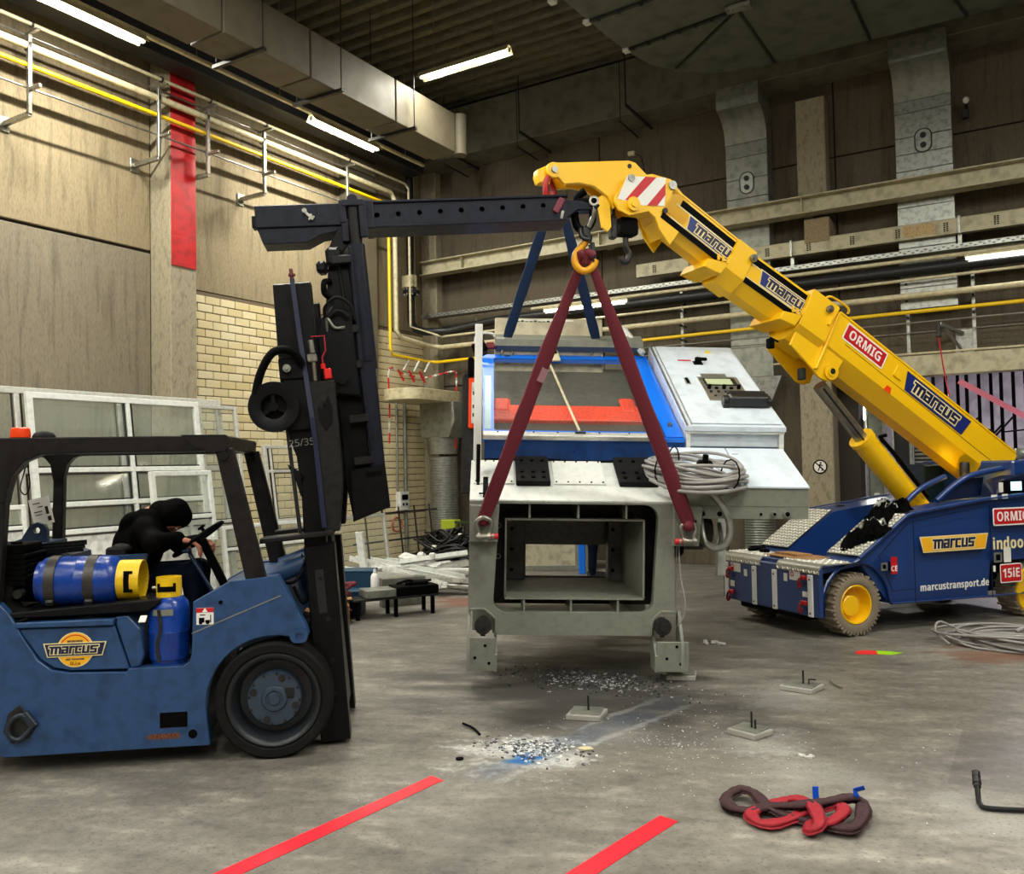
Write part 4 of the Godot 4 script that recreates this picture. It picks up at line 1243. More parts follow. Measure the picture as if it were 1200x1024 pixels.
func fork_rear(t: Node3D, W: float) -> void:
	put("rear_deck", Sh.new().prism(P([-2.15, 0.95, -0.82, 0.84, -0.80, 0.90, -0.80, 1.02, -1.20, 1.10, -2.15, 1.12]), -W + 0.05, -0.42), M.fork_dark, t)
	put("bottle_shelf", Sh.new().prism(P([-1.47, 0.855, -0.70, 0.865, -0.62, 0.91, -0.62, 0.935, -1.45, 0.885]), -0.42, -0.02, Transform3D(), 0.006), M.mast, t)
	put("bottle_shield", Sh.new().prism(P([-1.33, 0.9, -0.86, 0.9, -0.79, 1.16, -1.22, 1.145, -1.33, 1.15]), -0.46, -0.43, Transform3D(), 0.004), M.fork_blue, t)
	# air cleaner, hoses and battery box behind the bottle
	var ac := Sh.new()
	for i in 6:
		ac.prism(rrect(-1.62, 1.03 + i * 0.03, -1.372 + 0.004 * (i % 2), 1.056 + i * 0.03, 0.008, 2), -0.40, -0.10)
	put("air_cleaner", ac, M.black, t)
	put("air_cleaner_cap", Sh.new().prism(rrect(-1.60, 1.205, -1.385, 1.262, 0.012), -0.38, -0.12, Transform3D(), 0.006).rod(V(-1.44, 1.262, -0.16), V(-1.44, 1.275, -0.16), 0.03, 12), M.black, t)
	put("intake_hose", Sh.new().tube(curve(P3([-1.47, 1.03, -0.16, -1.47, 0.95, -0.13, -1.43, 0.88, -0.11, -1.36, 0.84, -0.12]), 5), 0.055, 12), M.black, t)
	put("pump_block", Sh.new().prism(rrect(-1.60, 0.83, -1.47, 1.0, 0.02), -0.3, -0.08, Transform3D(), 0.008).rod(V(-1.40, 0.985, -0.13), V(-1.40, 0.985, -0.06), 0.025, 12), M.mast_grey, t)
	put("rear_hose", Sh.new().tube(curve(P3([-1.54, 0.93, -0.06, -1.50, 0.86, -0.03, -1.42, 0.83, -0.02, -1.33, 0.85, -0.03]), 5), 0.012, 8), M.black, t)
	put("motor_cowl", Sh.new().prism(P([-1.62, 1.0, -1.22, 1.0, -1.24, 1.165, -1.30, 1.185, -1.62, 1.18]), -0.80, -0.44, Transform3D(), 0.01), M.fork_dark, t)
	var ribs := Sh.new()
	for i in 3:
		ribs.bar(V(-1.45, 1.185 + i * 0.016, -0.43 - i * 0.03), V(-1.17, 1.20 + i * 0.018, -0.43 - i * 0.03), 0.02, 0.03)
	put_each("cowl_rib", ribs, M.mast, t)
	put("lifting_lug", Sh.new().prism(P([-1.72, 1.19, -1.43, 1.19, -1.43, 1.31, -1.45, 1.345, -1.49, 1.36, -1.53, 1.345, -1.58, 1.26, -1.72, 1.215]), -0.62, -0.58, Transform3D(), 0.0, [circle(-1.492, 1.31, 0.02, 12)]), M.fork_dark, t)
	put_each("shroud", Sh.new().prism(P([-1.62, 1.13, -1.42, 1.13, -1.42, 1.235, -1.62, 1.235]), -0.9, -0.5, Transform3D(), 0.01), M.fork_dark, t)
	put("valve_mechanism", Sh.new().box(V(-0.99, 1.17, -0.5), V(0.12, 0.06, 0.10), Transform3D(), 0.012).ball(V(-0.96, 1.19, -0.5), V(0.07, 0.035, 0.05), 10), M.mast_grey, t)
	# seat, steering column and wheel
	var seat := put_each("seat", Sh.new().box(V(-0.93, 0.93, -0.66), V(0.46, 0.10, 0.46), Transform3D(), 0.03).box(V(-1.16, 1.02, -0.66), V(0.08, 0.16, 0.42), Transform3D(), 0.03), M.black, t)
	put("seat_base", Sh.new().box(V(-0.93, 0.76, -0.66), V(0.40, 0.32, 0.40), Transform3D(), 0.01), M.fork_dark, t)
	put("steering_column", Sh.new().bar(V(-0.345, 0.86, -0.62), V(-0.515, 1.225, -0.62), 0.05, 0.045, Vector3.BACK, 0.008), M.black, t)
	put_each("lever_linkage", Sh.new().rod(V(-0.42, 0.88, -0.50), V(-0.575, 1.17, -0.50), 0.012, 8).rod(V(-0.40, 0.88, -0.46), V(-0.555, 1.14, -0.46), 0.010, 8).box(V(-0.58, 1.165, -0.49), V(0.05, 0.03, 0.08), Transform3D(), 0.01), M.fork_dark, t)
	var sx := Transform3D(Basis(Vector3.BACK, 0.62), V(-0.535, 1.225, -0.62))
	var ring := PackedVector3Array()
	for i in 28:
		ring.append(V(cos(TAU * i / 28) * 0.175, 0, sin(TAU * i / 28) * 0.175))
	var sw := put("steering_wheel", Sh.new().tube(ring, 0.014, 8, true), M.black, t, sx)
	put_each("spoke", Sh.new().bar(V(-0.175, 0, 0), V(0.175, 0, 0), 0.03, 0.01).bar(V(0, 0, 0), V(0, 0, 0.175), 0.03, 0.01).rod(V(0, -0.03, 0), V(0, 0.015, 0), 0.035, 12), M.black, sw)
	put("wheel_knob", Sh.new().rod(V(0.03, 0.0, -0.13), V(0.03, 0.05, -0.13), 0.012, 8).rod(V(0.03, 0.05, -0.13), V(0.03, 0.065, -0.13), 0.025, 12), M.black, sw)

func fork_guard(t: Node3D) -> void:
	var zn := 0.0
	var zf := -1.09
	for k in 2:
		var z: float = [zn, zf][k]
		var z0 := z - 0.09 if k == 0 else z
		# roof rail with curved gusset at the rear post, then the posts
		var rail := P([-2.2, 1.865, -0.26, 1.862, -0.235, 1.845, -0.255, 1.775, -0.33, 1.772, -1.17, 1.772])
		rail.append_array(P([-1.25, 1.768, -1.34, 1.73, -1.405, 1.65, -1.43, 1.56, -1.44, 1.50, -1.49, 1.50, -1.56, 1.60, -1.8, 1.76, -2.2, 1.78]))
		if k == 1:
			rail = P([-2.2, 1.865, -0.26, 1.862, -0.235, 1.845, -0.255, 1.775, -2.2, 1.78])
		put("guard_rail", Sh.new().prism(rail, z0, z0 + 0.09, Transform3D(), 0.006), M.guard, t)
		put("rear_post", Sh.new().prism(P([-1.49, 1.52, -1.44, 1.52, -1.475, 0.95, -1.55, 0.95]) if k == 0 else P([-1.55, 1.64, -1.485, 1.64, -1.50, 0.95, -1.565, 0.95]), z0 + 0.01, z0 + 0.08, Transform3D(), 0.006), M.guard, t)
		put("front_post", Sh.new().prism(P([-0.315, 1.79, -0.215, 1.79, -0.035, 1.03, -0.145, 1.01]), z0 + 0.008, z0 + 0.082, Transform3D(), 0.008), M.guard, t)
		put("post_bolt", Sh.new().rod(V(-0.262, 1.745, z0 + 0.08), V(-0.262, 1.745, z0 + 0.10), 0.026, 14), M.guard, t)
	put("inner_rail", Sh.new().box(V(-0.8, 1.79, -0.2), V(1.1, 0.04, 0.05), Transform3D(), 0.005), M.guard, t)
	put("cross_beam", Sh.new().box(V(-0.285, 1.82, -0.545), V(0.09, 0.085, 1.09), Transform3D(), 0.008), M.guard, t)
	put("cross_beam", Sh.new().box(V(-1.72, 1.82, -0.545), V(0.09, 0.085, 1.09), Transform3D(), 0.008), M.guard, t)
	# curved inner corner braces of the far side, as seen under the roof
	put("corner_brace", Sh.new().prism(P([-1.66, 1.79, -1.34, 1.79, -1.42, 1.765, -1.46, 1.72, -1.485, 1.62, -1.55, 1.62, -1.565, 1.72, -1.60, 1.765]), -1.07, -1.0, Transform3D(), 0.005), M.guard, t)
	for i in 5:
		put("roof_bar", Sh.new().bar(V(-1.70, 1.835, -0.2 - i * 0.17), V(-0.30, 1.835, -0.2 - i * 0.17), 0.03, 0.05), M.guard, t)
	put("corner_strap", Sh.new().prism(P([-0.50, 1.868, -0.25, 1.866, -0.222, 1.845, -0.25, 1.77, -0.34, 1.765, -0.42, 1.79]), -0.005, 0.006, Transform3D(), 0.002), M.guard, t)
	var b := put("beacon", Sh.new().lathe(P([0.052, 0, 0.054, 0.015, 0.050, 0.055, 0.042, 0.062, 0, 0.064]), 20, Transform3D(Basis(), V(-1.42, 1.866, -0.16))), M.orange, t)
	put("beacon_base", Sh.new().lathe(P([0.06, 0, 0.06, 0.012, 0, 0.014]), 20, Transform3D(Basis(), V(-1.42, 1.858, -0.16))), M.black, b)
	put("dome", Sh.new().lathe(P([0.062, 0, 0.062, 0.012, 0.05, 0.03, 0.025, 0.04, 0, 0.042]), 20, Transform3D(Basis(), V(-1.30, 1.866, -0.18))), M.rubber, t)

func tilt(px: float, a: float) -> Transform3D:
	# leaned back about the mast foot
	return Transform3D(Basis(Vector3.BACK, a), V(px, 0, 0))

func fork_mast(t: Node3D) -> void:
	var xf := tilt(0.30, deg_to_rad(5.0))
	var zc := -0.58
	# outer rails: near and far channel
	for k in 2:
		var z: float = [-0.24, -0.92][k]
		var s := Sh.new()
		s.prism(P([-0.045, 0.02, 0.13, 0.02, 0.15, 1.20, -0.03, 1.20]), z - 0.10, z + 0.06, Transform3D(), 0.008)
		put("mast_foot", s, M.mast, t, xf)
		put("mast_rail", Sh.new().prism(P([-0.03, 1.18, 0.10, 1.18, 0.155, 2.0, 0.165, 2.80, -0.06, 2.80, -0.075, 2.1, -0.075, 1.93, -0.02, 1.74, -0.015, 1.5]), z - 0.10, z + 0.04, Transform3D(), 0.008), M.mast, t, xf)
		put("front_plate", Sh.new().prism(P([0.10, 1.27, 0.19, 1.27, 0.238, 1.55, 0.245, 1.68, 0.25, 2.18, 0.10, 2.185, 0.105, 1.8]), z - 0.06, z + 0.075, Transform3D(), 0.005), M.mast_grey, t, xf)
		put("mast_ledge", Sh.new().box(V(-0.06, 1.265, z + 0.02), V(0.43, 0.03, 0.20), Transform3D(), 0.006), M.mast_grey, t, xf)
		var fs := Sh.new()
		for q in [[0.05, 1.0], [0.07, 0.75], [0.07, 0.5], [0.06, 0.3]]:
			fs.rod(V(q[0], q[1], z + 0.055), V(q[0], q[1], z + 0.068), 0.014, 8)
		put_each("foot_bolt", fs, M.mast_grey, t, xf)
		put("lift_rod", Sh.new().rod(V(-0.045, 1.28, z + 0.03), V(-0.06, 1.95, z + 0.03), 0.012, 8), M.dark_steel, t, xf)
	put("foot_wear", Sh.new().box(V(0.045, 0.92, -0.178), V(0.05, 0.26, 0.003)), worn(Color(0.14, 0.14, 0.15), 0.6, 0.3, T.rust, 12.0), t, xf)
	put("shield_emblem", Sh.new().prism(P([0.135, 2.03, 0.17, 2.02, 0.205, 2.10, 0.225, 2.02, 0.215, 1.93, 0.17, 1.875, 0.135, 1.95]), -0.168, -0.16, Transform3D(), 0.002).rod(V(0.175, 2.045, -0.165), V(0.175, 2.045, -0.15), 0.01, 8), M.mast, t, xf)
	for y in [0.12, 1.15, 2.0, 2.74]:
		put("cross_tie", Sh.new().box(V(0.03, y, zc), V(0.10, 0.10, 0.62), Transform3D(), 0.006), M.mast, t, xf)
	put("inner_mast", Sh.new().box(V(0.06, 1.4, zc), V(0.12, 2.5, 0.30), Transform3D(), 0.006), M.mast, t, xf)
	put("mast_lettering", lettering("25/35", 0.043, 0.003, false), M.galv_dull, t, xf * Transform3D(Basis(Vector3.BACK, 0.02), V(0.018, 1.825, -0.198)))
	put("lower_bracket", Sh.new().prism(P([-0.08, 1.70, 0.02, 1.62, -0.02, 1.50, -0.04, 1.60]), -0.3, -0.2), M.mast, t, xf)
	# tilt rams: blue cylinder from the cowl to the mast
	for z in [-0.30, -0.86]:
		put("tilt_cylinder", Sh.new().rod(V(-0.05, 1.005, z), V(0.16, 1.085, z), 0.06, 16), M.fork_blue, t)
		put("tilt_rod", Sh.new().rod(V(0.15, 1.08, z), V(0.30, 1.14, z), 0.03, 12), M.steel, t)
	put_each("ram_hose", Sh.new().tube(curve(P3([0.0, 1.0, -0.2, 0.08, 0.98, -0.16, 0.14, 1.02, -0.16, 0.2, 1.2, -0.3]), 5), 0.01, 6).tube(curve(P3([0.1, 0.95, -0.22, 0.16, 0.85, -0.2, 0.19, 0.95, -0.22, 0.2, 1.1, -0.3]), 5), 0.012, 6), M.black, t)
	# hose reel
	var reel := put("hose_reel", Sh.new().lathe(P([0.075, -0.03, 0.085, -0.035, 0.148, -0.035, 0.152, -0.02, 0.118, -0.012, 0.118, 0.012, 0.152, 0.02, 0.148, 0.035, 0.085, 0.035, 0.075, 0.03]), 36), M.mast, t, xf * Transform3D(Basis(Vector3.RIGHT, PI / 2), V(-0.114, 2.05, -0.14)))
	var sp := Sh.new()
	for i in 3:
		var a := 0.5 + TAU * i / 3
		sp.bar(V(cos(a) * 0.02, 0, sin(a) * 0.02), V(cos(a) * 0.09, 0, sin(a) * 0.09), 0.02, 0.045, Vector3.UP)
	sp.rod(V(0, -0.04, 0), V(0, 0.045, 0), 0.028, 14)
	sp.rod(V(0, -0.034, 0), V(0, -0.026, 0), 0.12, 28)
	put("reel_spokes", sp, M.mast, reel)
	var wound := Sh.new()
	for i in 3:
		var c := PackedVector3Array()
		for j in 30:
			c.append(V(cos(TAU * j / 30) * (0.122 + i * 0.006), -0.015 + i * 0.015, sin(TAU * j / 30) * (0.122 + i * 0.006)))
		wound.tube(c, 0.008, 6, true)
	put("wound_hose", wound, M.black, reel)
	put_each("reel_housing", Sh.new().prism(P([-0.05, 1.90, 0.10, 1.90, 0.11, 2.20, -0.05, 2.21]), -0.205, -0.17, Transform3D(), 0.005).prism(rrect(-0.07, 2.21, 0.08, 2.35, 0.02), -0.27, -0.17, Transform3D(), 0.006), M.mast, t, xf)
	put("reel_hose", Sh.new().tube(curve(P3([-0.24, 2.03, -0.13, -0.221, 2.11, -0.13, -0.175, 2.25, -0.12, -0.107, 2.355, -0.11, -0.044, 2.385, -0.11, 0.029, 2.365, -0.12, 0.07, 2.29, -0.16]), 6), 0.025, 10), M.black, t, xf)
	put("reel_fittings", Sh.new().rod(V(-0.02, 2.275, -0.17), V(-0.02, 2.275, -0.13), 0.024, 10).rod(V(-0.02, 2.275, -0.13), V(-0.02, 2.275, -0.11), 0.013, 6), M.galv_dull, t, xf)
	# blue hose strip down the mast
	put("blue_hose", Sh.new().sweep(P3([0.060, 2.82, -0.185, 0.07, 2.49, -0.185, 0.084, 2.227, -0.175, 0.098, 1.965, -0.155, 0.102, 1.80, -0.16, 0.104, 1.30, -0.16]), P([-0.014, -0.006, 0.014, -0.006, 0.014, 0.006, -0.014, 0.006]), false, false, Vector3.RIGHT), solid(Color(0.025, 0.06, 0.20), 0.45), t, xf)
	put("hose_end", Sh.new().rod(V(0.06, 2.82, -0.185), V(0.058, 2.88, -0.185), 0.011, 8).rod(V(0.06, 2.835, -0.185), V(0.06, 2.85, -0.185), 0.02, 10), solid(Color(0.35, 0.05, 0.07), 0.5), t, xf)
	put("valve_group", Sh.new().rod(V(0.135, 2.19, -0.2), V(0.135, 2.31, -0.2), 0.014, 8).rod(V(0.135, 2.36, -0.2), V(0.13, 2.44, -0.2), 0.018, 10).box(V(0.13, 2.33, -0.2), V(0.06, 0.05, 0.05), Transform3D(), 0.006), M.steel, t, xf)
	put("red_valve", Sh.new().box(V(0.215, 2.225, -0.2), V(0.045, 0.065, 0.04), Transform3D(), 0.006).rod(V(0.19, 2.26, -0.2), V(0.19, 2.29, -0.2), 0.015, 8), solid(Color(0.80, 0.05, 0.03), 0.4), t, xf)
	put("brake_line", Sh.new().tube(P3([0.135, 2.46, -0.2, 0.215, 2.46, -0.2, 0.215, 2.37, -0.2, 0.19, 2.33, -0.2, 0.19, 2.28, -0.2]), 0.005, 6), M.sling_bright, t, xf)
	# carriage with the boom's column
	var cx := tilt(0.30, deg_to_rad(5.5))
	var colp := P([0.425, 1.55, 0.512, 1.55, 0.523, 2.32, 0.53, 3.04, 0.44, 3.04, 0.418, 2.33, 0.428, 1.65])
	for z in [-0.36, -0.80]:
		put("boom_column", Sh.new().prism(colp, z - 0.09, z, Transform3D(), 0.008).rod(V(0.483, 2.30, z - 0.045), V(0.487, 3.05, z - 0.045), 0.055, 18), M.jib, t, cx)
	put("carriage_plate", Sh.new().prism(P([0.28, 1.31, 0.42, 1.34, 0.43, 3.0, 0.31, 3.0, 0.22, 2.48, 0.265, 2.0, 0.256, 1.58]), -0.86, -0.42, Transform3D(), 0.006), M.mast, t, cx)
	put("carriage_shoulder", Sh.new().prism(P([0.185, 2.12, 0.41, 2.08, 0.41, 2.62, 0.30, 2.665, 0.215, 2.58, 0.185, 2.47]), -0.42, -0.33, Transform3D(), 0.01), M.mast, t, cx)
	for y in [2.955, 2.51, 2.284, 1.942, 1.676]:
		put("carriage_tie", Sh.new().box(V(0.385, y, -0.385), V(0.12, 0.05, 0.08), Transform3D(), 0.005), M.mast_grey, t, cx)
	put("carriage_foot", Sh.new().prism(P([0.28, 1.30, 0.518, 1.366, 0.514, 1.64, 0.292, 1.625]), -0.89, -0.35, Transform3D(), 0.008), M.mast, t, cx)
	put("foot_slot", Sh.new().box(V(0.44, 1.585, -0.348), V(0.10, 0.03, 0.008)), M.black, t, cx)
	put("ram_rod", Sh.new().rod(V(0.487, 3.03, -0.405), V(0.487, 3.2, -0.405), 0.03, 14), M.mast_grey, t, cx)
	put("hose_bundle", Sh.new().tube(curve(P3([0.26, 2.55, -0.36, 0.25, 2.64, -0.30, 0.33, 2.70, -0.27, 0.41, 2.65, -0.29, 0.43, 2.56, -0.31]), 5), 0.011, 6), M.rubber, t, cx)
	put("hose_bundle", Sh.new().tube(curve(P3([0.25, 2.56, -0.34, 0.33, 2.62, -0.29, 0.39, 2.58, -0.29]), 5), 0.011, 6), M.rubber, t, cx)
	put("hose_bundle", Sh.new().tube(curve(P3([0.25, 2.50, -0.34, 0.26, 2.58, -0.31, 0.30, 2.52, -0.31, 0.36, 2.52, -0.33]), 5), 0.010, 6), M.galv_dull, t, cx)
	put("rising_hose", Sh.new().rod(V(0.375, 2.64, -0.40), V(0.365, 2.93, -0.40), 0.012, 8), M.rubber, t, cx)
	put("hose_lump", Sh.new().tube(curve(P3([0.30, 2.72, -0.38, 0.26, 2.75, -0.36, 0.265, 2.82, -0.36, 0.30, 2.83, -0.4]), 5), 0.02, 8), M.black, t, cx)
	put("hinge_block", Sh.new().box(V(0.26, 2.92, -0.40), V(0.07, 0.08, 0.10), Transform3D(), 0.02), M.mast, t, cx)
	put("hinge_block", Sh.new().box(V(0.34, 2.98, -0.40), V(0.10, 0.12, 0.10), Transform3D(), 0.02), M.mast, t, cx)
	put("roller", Sh.new().rod(V(0.312, 2.196, -0.33), V(0.312, 2.196, -0.305), 0.035, 16), M.mast, t, cx)
	put("chain_end", Sh.new().rod(V(0.395, 2.14, -0.36), V(0.395, 2.22, -0.36), 0.012, 8), M.steel, t, cx)
	# boom head, counterweight box and boom
	var bx := tilt(0.30, deg_to_rad(3.3))
	var z0 := -0.69
	var z1 := -0.46
	var zm := (z0 + z1) / 2
	var bw := put("counterweight", Sh.new().prism(P([-0.25, 3.215, 0.29, 3.215, 0.29, 3.36, -0.255, 3.362]), z0, z1, Transform3D(), 0.006).prism(P([-0.248, 3.22, -0.215, 3.115, 0.06, 3.115, 0.16, 3.165, 0.29, 3.185, 0.29, 3.22]), z0 + 0.02, z1 - 0.015, Transform3D(), 0.004), M.jib, t, bx)
	put("end_pin", Sh.new().box(V(-0.27, 3.28, zm), V(0.03, 0.08, 0.08), Transform3D(), 0.006), M.mast, bw)
	put("locking_pin", Sh.new().rod(V(0.06, 3.31, z1), V(0.06, 3.31, z1 + 0.03), 0.016, 10).bar(V(0.065, 3.30, z1 + 0.02), V(0.11, 3.255, z1 + 0.02), 0.016, 0.016).bar(V(0.10, 3.29, z1 + 0.02), V(0.085, 3.25, z1 + 0.02), 0.01, 0.01).bar(V(0.085, 3.275, z1 + 0.02), V(0.12, 3.27, z1 + 0.02), 0.01, 0.01), M.steel, bw)
	put("boom_neck", Sh.new().prism(P([0.17, 3.02, 0.24, 2.98, 0.36, 3.14, 0.36, 3.22, 0.26, 3.20]), z0 + 0.02, z1 + 0.01, Transform3D(), 0.006), M.mast, t, bx)
	put("clamp_jaw", Sh.new().box(V(0.425, 3.24, z1 + 0.035), V(0.05, 0.24, 0.03), Transform3D(), 0.006), M.jib, t, bx)
	put("clamp_jaw", Sh.new().box(V(0.30, 3.29, z1 + 0.035), V(0.045, 0.15, 0.03), Transform3D(), 0.006), M.jib, t, bx)
	put("clamp_jaw", Sh.new().box(V(0.31, 3.17, z1 + 0.03), V(0.05, 0.15, 0.03), Transform3D(), 0.006), M.jib, t, bx)
	put("clamp_bridge", Sh.new().box(V(0.365, 3.345, zm + 0.03), V(0.14, 0.045, 0.28), Transform3D(), 0.006).prism(circle(0.365, 3.365, 0.035, 12, 0, PI), z1 - 0.04, z1 + 0.05), M.jib, t, bx)
	put("swivel_post", Sh.new().rod(V(0.365, 3.05, z1), V(0.365, 3.34, z1), 0.045, 16), M.mast_grey, t, bx)
	var holes := []
	for i in 9:
		holes.append(circle(0.516 + i * 0.1376, 3.272 + i * 0.003, 0.0175, 14))
	var boom := put("hoist_boom", Sh.new().prism(P([0.445, 3.20, 1.775, 3.20, 1.775, 3.35, 0.445, 3.35]), z1 - 0.016, z1, Transform3D(), 0.0, holes), M.jib, t, bx)
	put("boom_web", Sh.new().box(V(1.11, 3.275, z0 + 0.008), V(1.33, 0.15, 0.016)), M.jib, boom)
	put("boom_flange", Sh.new().box(V(1.11, 3.355, zm), V(1.36, 0.016, z1 - z0 + 0.03), Transform3D(), 0.004), M.jib, boom)
	put("boom_flange", Sh.new().box(V(1.11, 3.195, zm), V(1.33, 0.016, z1 - z0 + 0.03), Transform3D(), 0.004), M.jib, boom)
	put("end_collar", Sh.new().box(V(0.47, 3.275, zm), V(0.05, 0.185, z1 - z0 + 0.04), Transform3D(), 0.006), M.jib, boom)
	put("pin_bolt", Sh.new().bar(V(1.69, 3.245, z1 + 0.012), V(1.75, 3.335, z1 + 0.012), 0.045, 0.02, Vector3.BACK, 0.005), solid(Color(0.42, 0.13, 0.20), 0.6), boom)
	put("boom_tip", Sh.new().prism(P([1.74, 3.19, 1.86, 3.27, 1.99, 3.27, 2.02, 3.30, 1.99, 3.335, 1.76, 3.345]), z0 + 0.07, z1 - 0.05, Transform3D(), 0.008), M.jib, boom)
	put("tip_knob", Sh.new().rod(V(1.88, 3.33, zm), V(1.88, 3.355, zm), 0.035, 14), M.jib, boom)
	put("tip_latch", Sh.new().bar(V(1.73, 3.20, z1 + 0.01), V(1.745, 3.25, z1 + 0.01), 0.016, 0.016), M.steel, boom)
	# gas bottles: things held by the truck
	gas_bottle("gas_cylinder", "blue gas cylinder with yellow collar standing in the forklift's flank notch", fork_xf() * Transform3D(Basis(), V(-0.60, 0.552, -0.135)), 0.113, 0.37, false)
	gas_bottle("gas_cylinder", "large blue gas cylinder lying strapped behind the driver, yellow collar forward", fork_xf() * Transform3D(Basis(Vector3.BACK, -PI / 2 - 0.01), V(-1.325, 1.035, -0.20)), 0.145, 0.44, true)
	var pp := single("paper_note", Sh.new().box(V(0, 0, 0), V(0.125, 0.175, 0.003), Transform3D(Basis(Vector3.BACK, 0.22), Vector3.ZERO)), M.paper, "white printed sheet hanging tilted under the forklift's roof", "paper note")
	pp.transform = fork_xf() * Transform3D(Basis(), V(-1.545, 1.42, -0.80))
	var pr := Sh.new()
	for q in [[-0.02, 0.055, 0.045, 0.006], [0.0, 0.03, 0.03, 0.006], [-0.02, 0.0, 0.05, 0.006], [-0.02, -0.02, 0.045, 0.005], [0.035, 0.0, 0.018, 0.05], [0.04, -0.055, 0.022, 0.03]]:
		pr.box(V(q[0], q[1], 0.002), V(q[2], q[3], 0.002), Transform3D(Basis(Vector3.BACK, 0.22), Vector3.ZERO))
	put("print", pr, M.dark_steel, pp)
	var wl := single("wire_loop", Sh.new().tube(curve(P3([0, 0, 0, -0.01, -0.09, 0, -0.035, -0.2, 0, -0.005, -0.24, 0, 0.02, -0.18, 0, 0.01, -0.07, 0, 0.02, 0, 0]), 5), 0.004, 6), M.black, "thin black wire loop hanging from the forklift's roof above the paper sheet", "wire")
	wl.transform = fork_xf() * Transform3D(Basis(), V(-1.52, 1.775, -0.5))

func gas_bottle(called: String, label: String, xf: Transform3D, r: float, h: float, strapped: bool) -> void:
	var t := thing(called, label, "gas cylinder", xf.origin, 0.0)
	t.transform = xf
	put("bottle", Sh.new().lathe(P([r * 0.82, 0.0, r * 0.82, 0.025, r * 0.95, 0.03, r, 0.06, r, h * 0.5 - 0.003, r * 1.012, h * 0.5, r, h * 0.5 + 0.003, r, h - 0.06, r * 0.93, h - 0.02, r * 0.7, h + 0.01, r * 0.4, h + 0.02, 0.0, h + 0.02]), 32), M.bottle, t)
	var cr := r * 0.62 if not strapped else r * 0.80
	var ch := 0.125
	# collar ring with a grip window towards the camera
	var col := Sh.new()
	var prof := P([cr, h, cr, h + ch, cr - 0.006, h + ch, cr - 0.006, h])
	col.lathe(prof, 40, Transform3D(Basis(Vector3.UP, 0), Vector3.ZERO))
	put("collar", col, worn(Color(0.88, 0.72, 0.06), 0.45, 0.0, T.speck, 3.0), t)
	var win := Sh.new()
	for i in 7:
		var a: float = PI / 2 + lerpf(-0.62, 0.62, i / 6.0)
		if strapped:
			a = PI / 2 + lerpf(-0.45, 0.45, i / 6.0)
		var hh := 0.03 if i in [1, 2, 3, 4, 5] else 0.05
		win.box(V(cos(a) * cr, h + ch * 0.48 + (0.008 if i in [0, 6] else 0.0), sin(a) * cr), V(0.021 if not strapped else 0.022, hh, 0.006), Transform3D(), 0.0)
	put("grip_window", win, M.black, t)
	put("valve", Sh.new().rod(V(0, h + 0.01, 0), V(0, h + 0.075, 0), 0.02, 10).rod(V(0, h + 0.06, 0), V(-0.09 if not strapped else 0.0, h + 0.065, 0.02), 0.012, 8), M.steel, t)
	if strapped:
		for y in [0.09, 0.30]:
			var s := put("strap", Sh.new().lathe(P([r + 0.001, y - 0.027, r + 0.006, y - 0.027, r + 0.006, y + 0.027, r + 0.001, y + 0.027]), 32), worn(Color(0.22, 0.20, 0.18), 0.5, 0.3, T.grime, 3.0), t)
			put_each("buckle", Sh.new().box(V(0.055, y, r + 0.008), V(0.03, 0.045, 0.02), Transform3D(Basis(Vector3.UP, 0.38), Vector3.ZERO), 0.005).rod(V(0.10, y - 0.02, r - 0.03), V(0.10, y + 0.02, r - 0.03), 0.014, 8), M.dark_steel, s)
	else:
		put("band_label", Sh.new().lathe(P([r + 0.0005, h - 0.085, r + 0.002, h - 0.085, r + 0.002, h - 0.05, r + 0.0005, h - 0.05]), 10, Transform3D(Basis(Vector3.UP, -1.15), Vector3.ZERO), 1.05), M.galv_dull, t)
		put("dark_band", Sh.new().sweep(curve(P3([-0.03, h - 0.05, r + 0.003, -0.02, h - 0.16, r + 0.003, -0.04, h - 0.25, r - 0.002, -0.03, 0.03, r + 0.0]), 4), P([-0.01, -0.001, 0.01, -0.001, 0.01, 0.001, -0.01, 0.001]), false, false, Vector3.RIGHT), M.dark_steel, t)
		put("foot_ring", Sh.new().lathe(P([r * 0.86, -0.002, r * 0.86, 0.03, r * 0.80, 0.03]), 28), M.bottle, t)
		put("neck_label", Sh.new().box(V(-0.075, h - 0.005, 0.06), V(0.035, 0.004, 0.05), Transform3D(Basis(Vector3.RIGHT, 0.6), V(0, 0.03, 0.01))), M.paper, t)

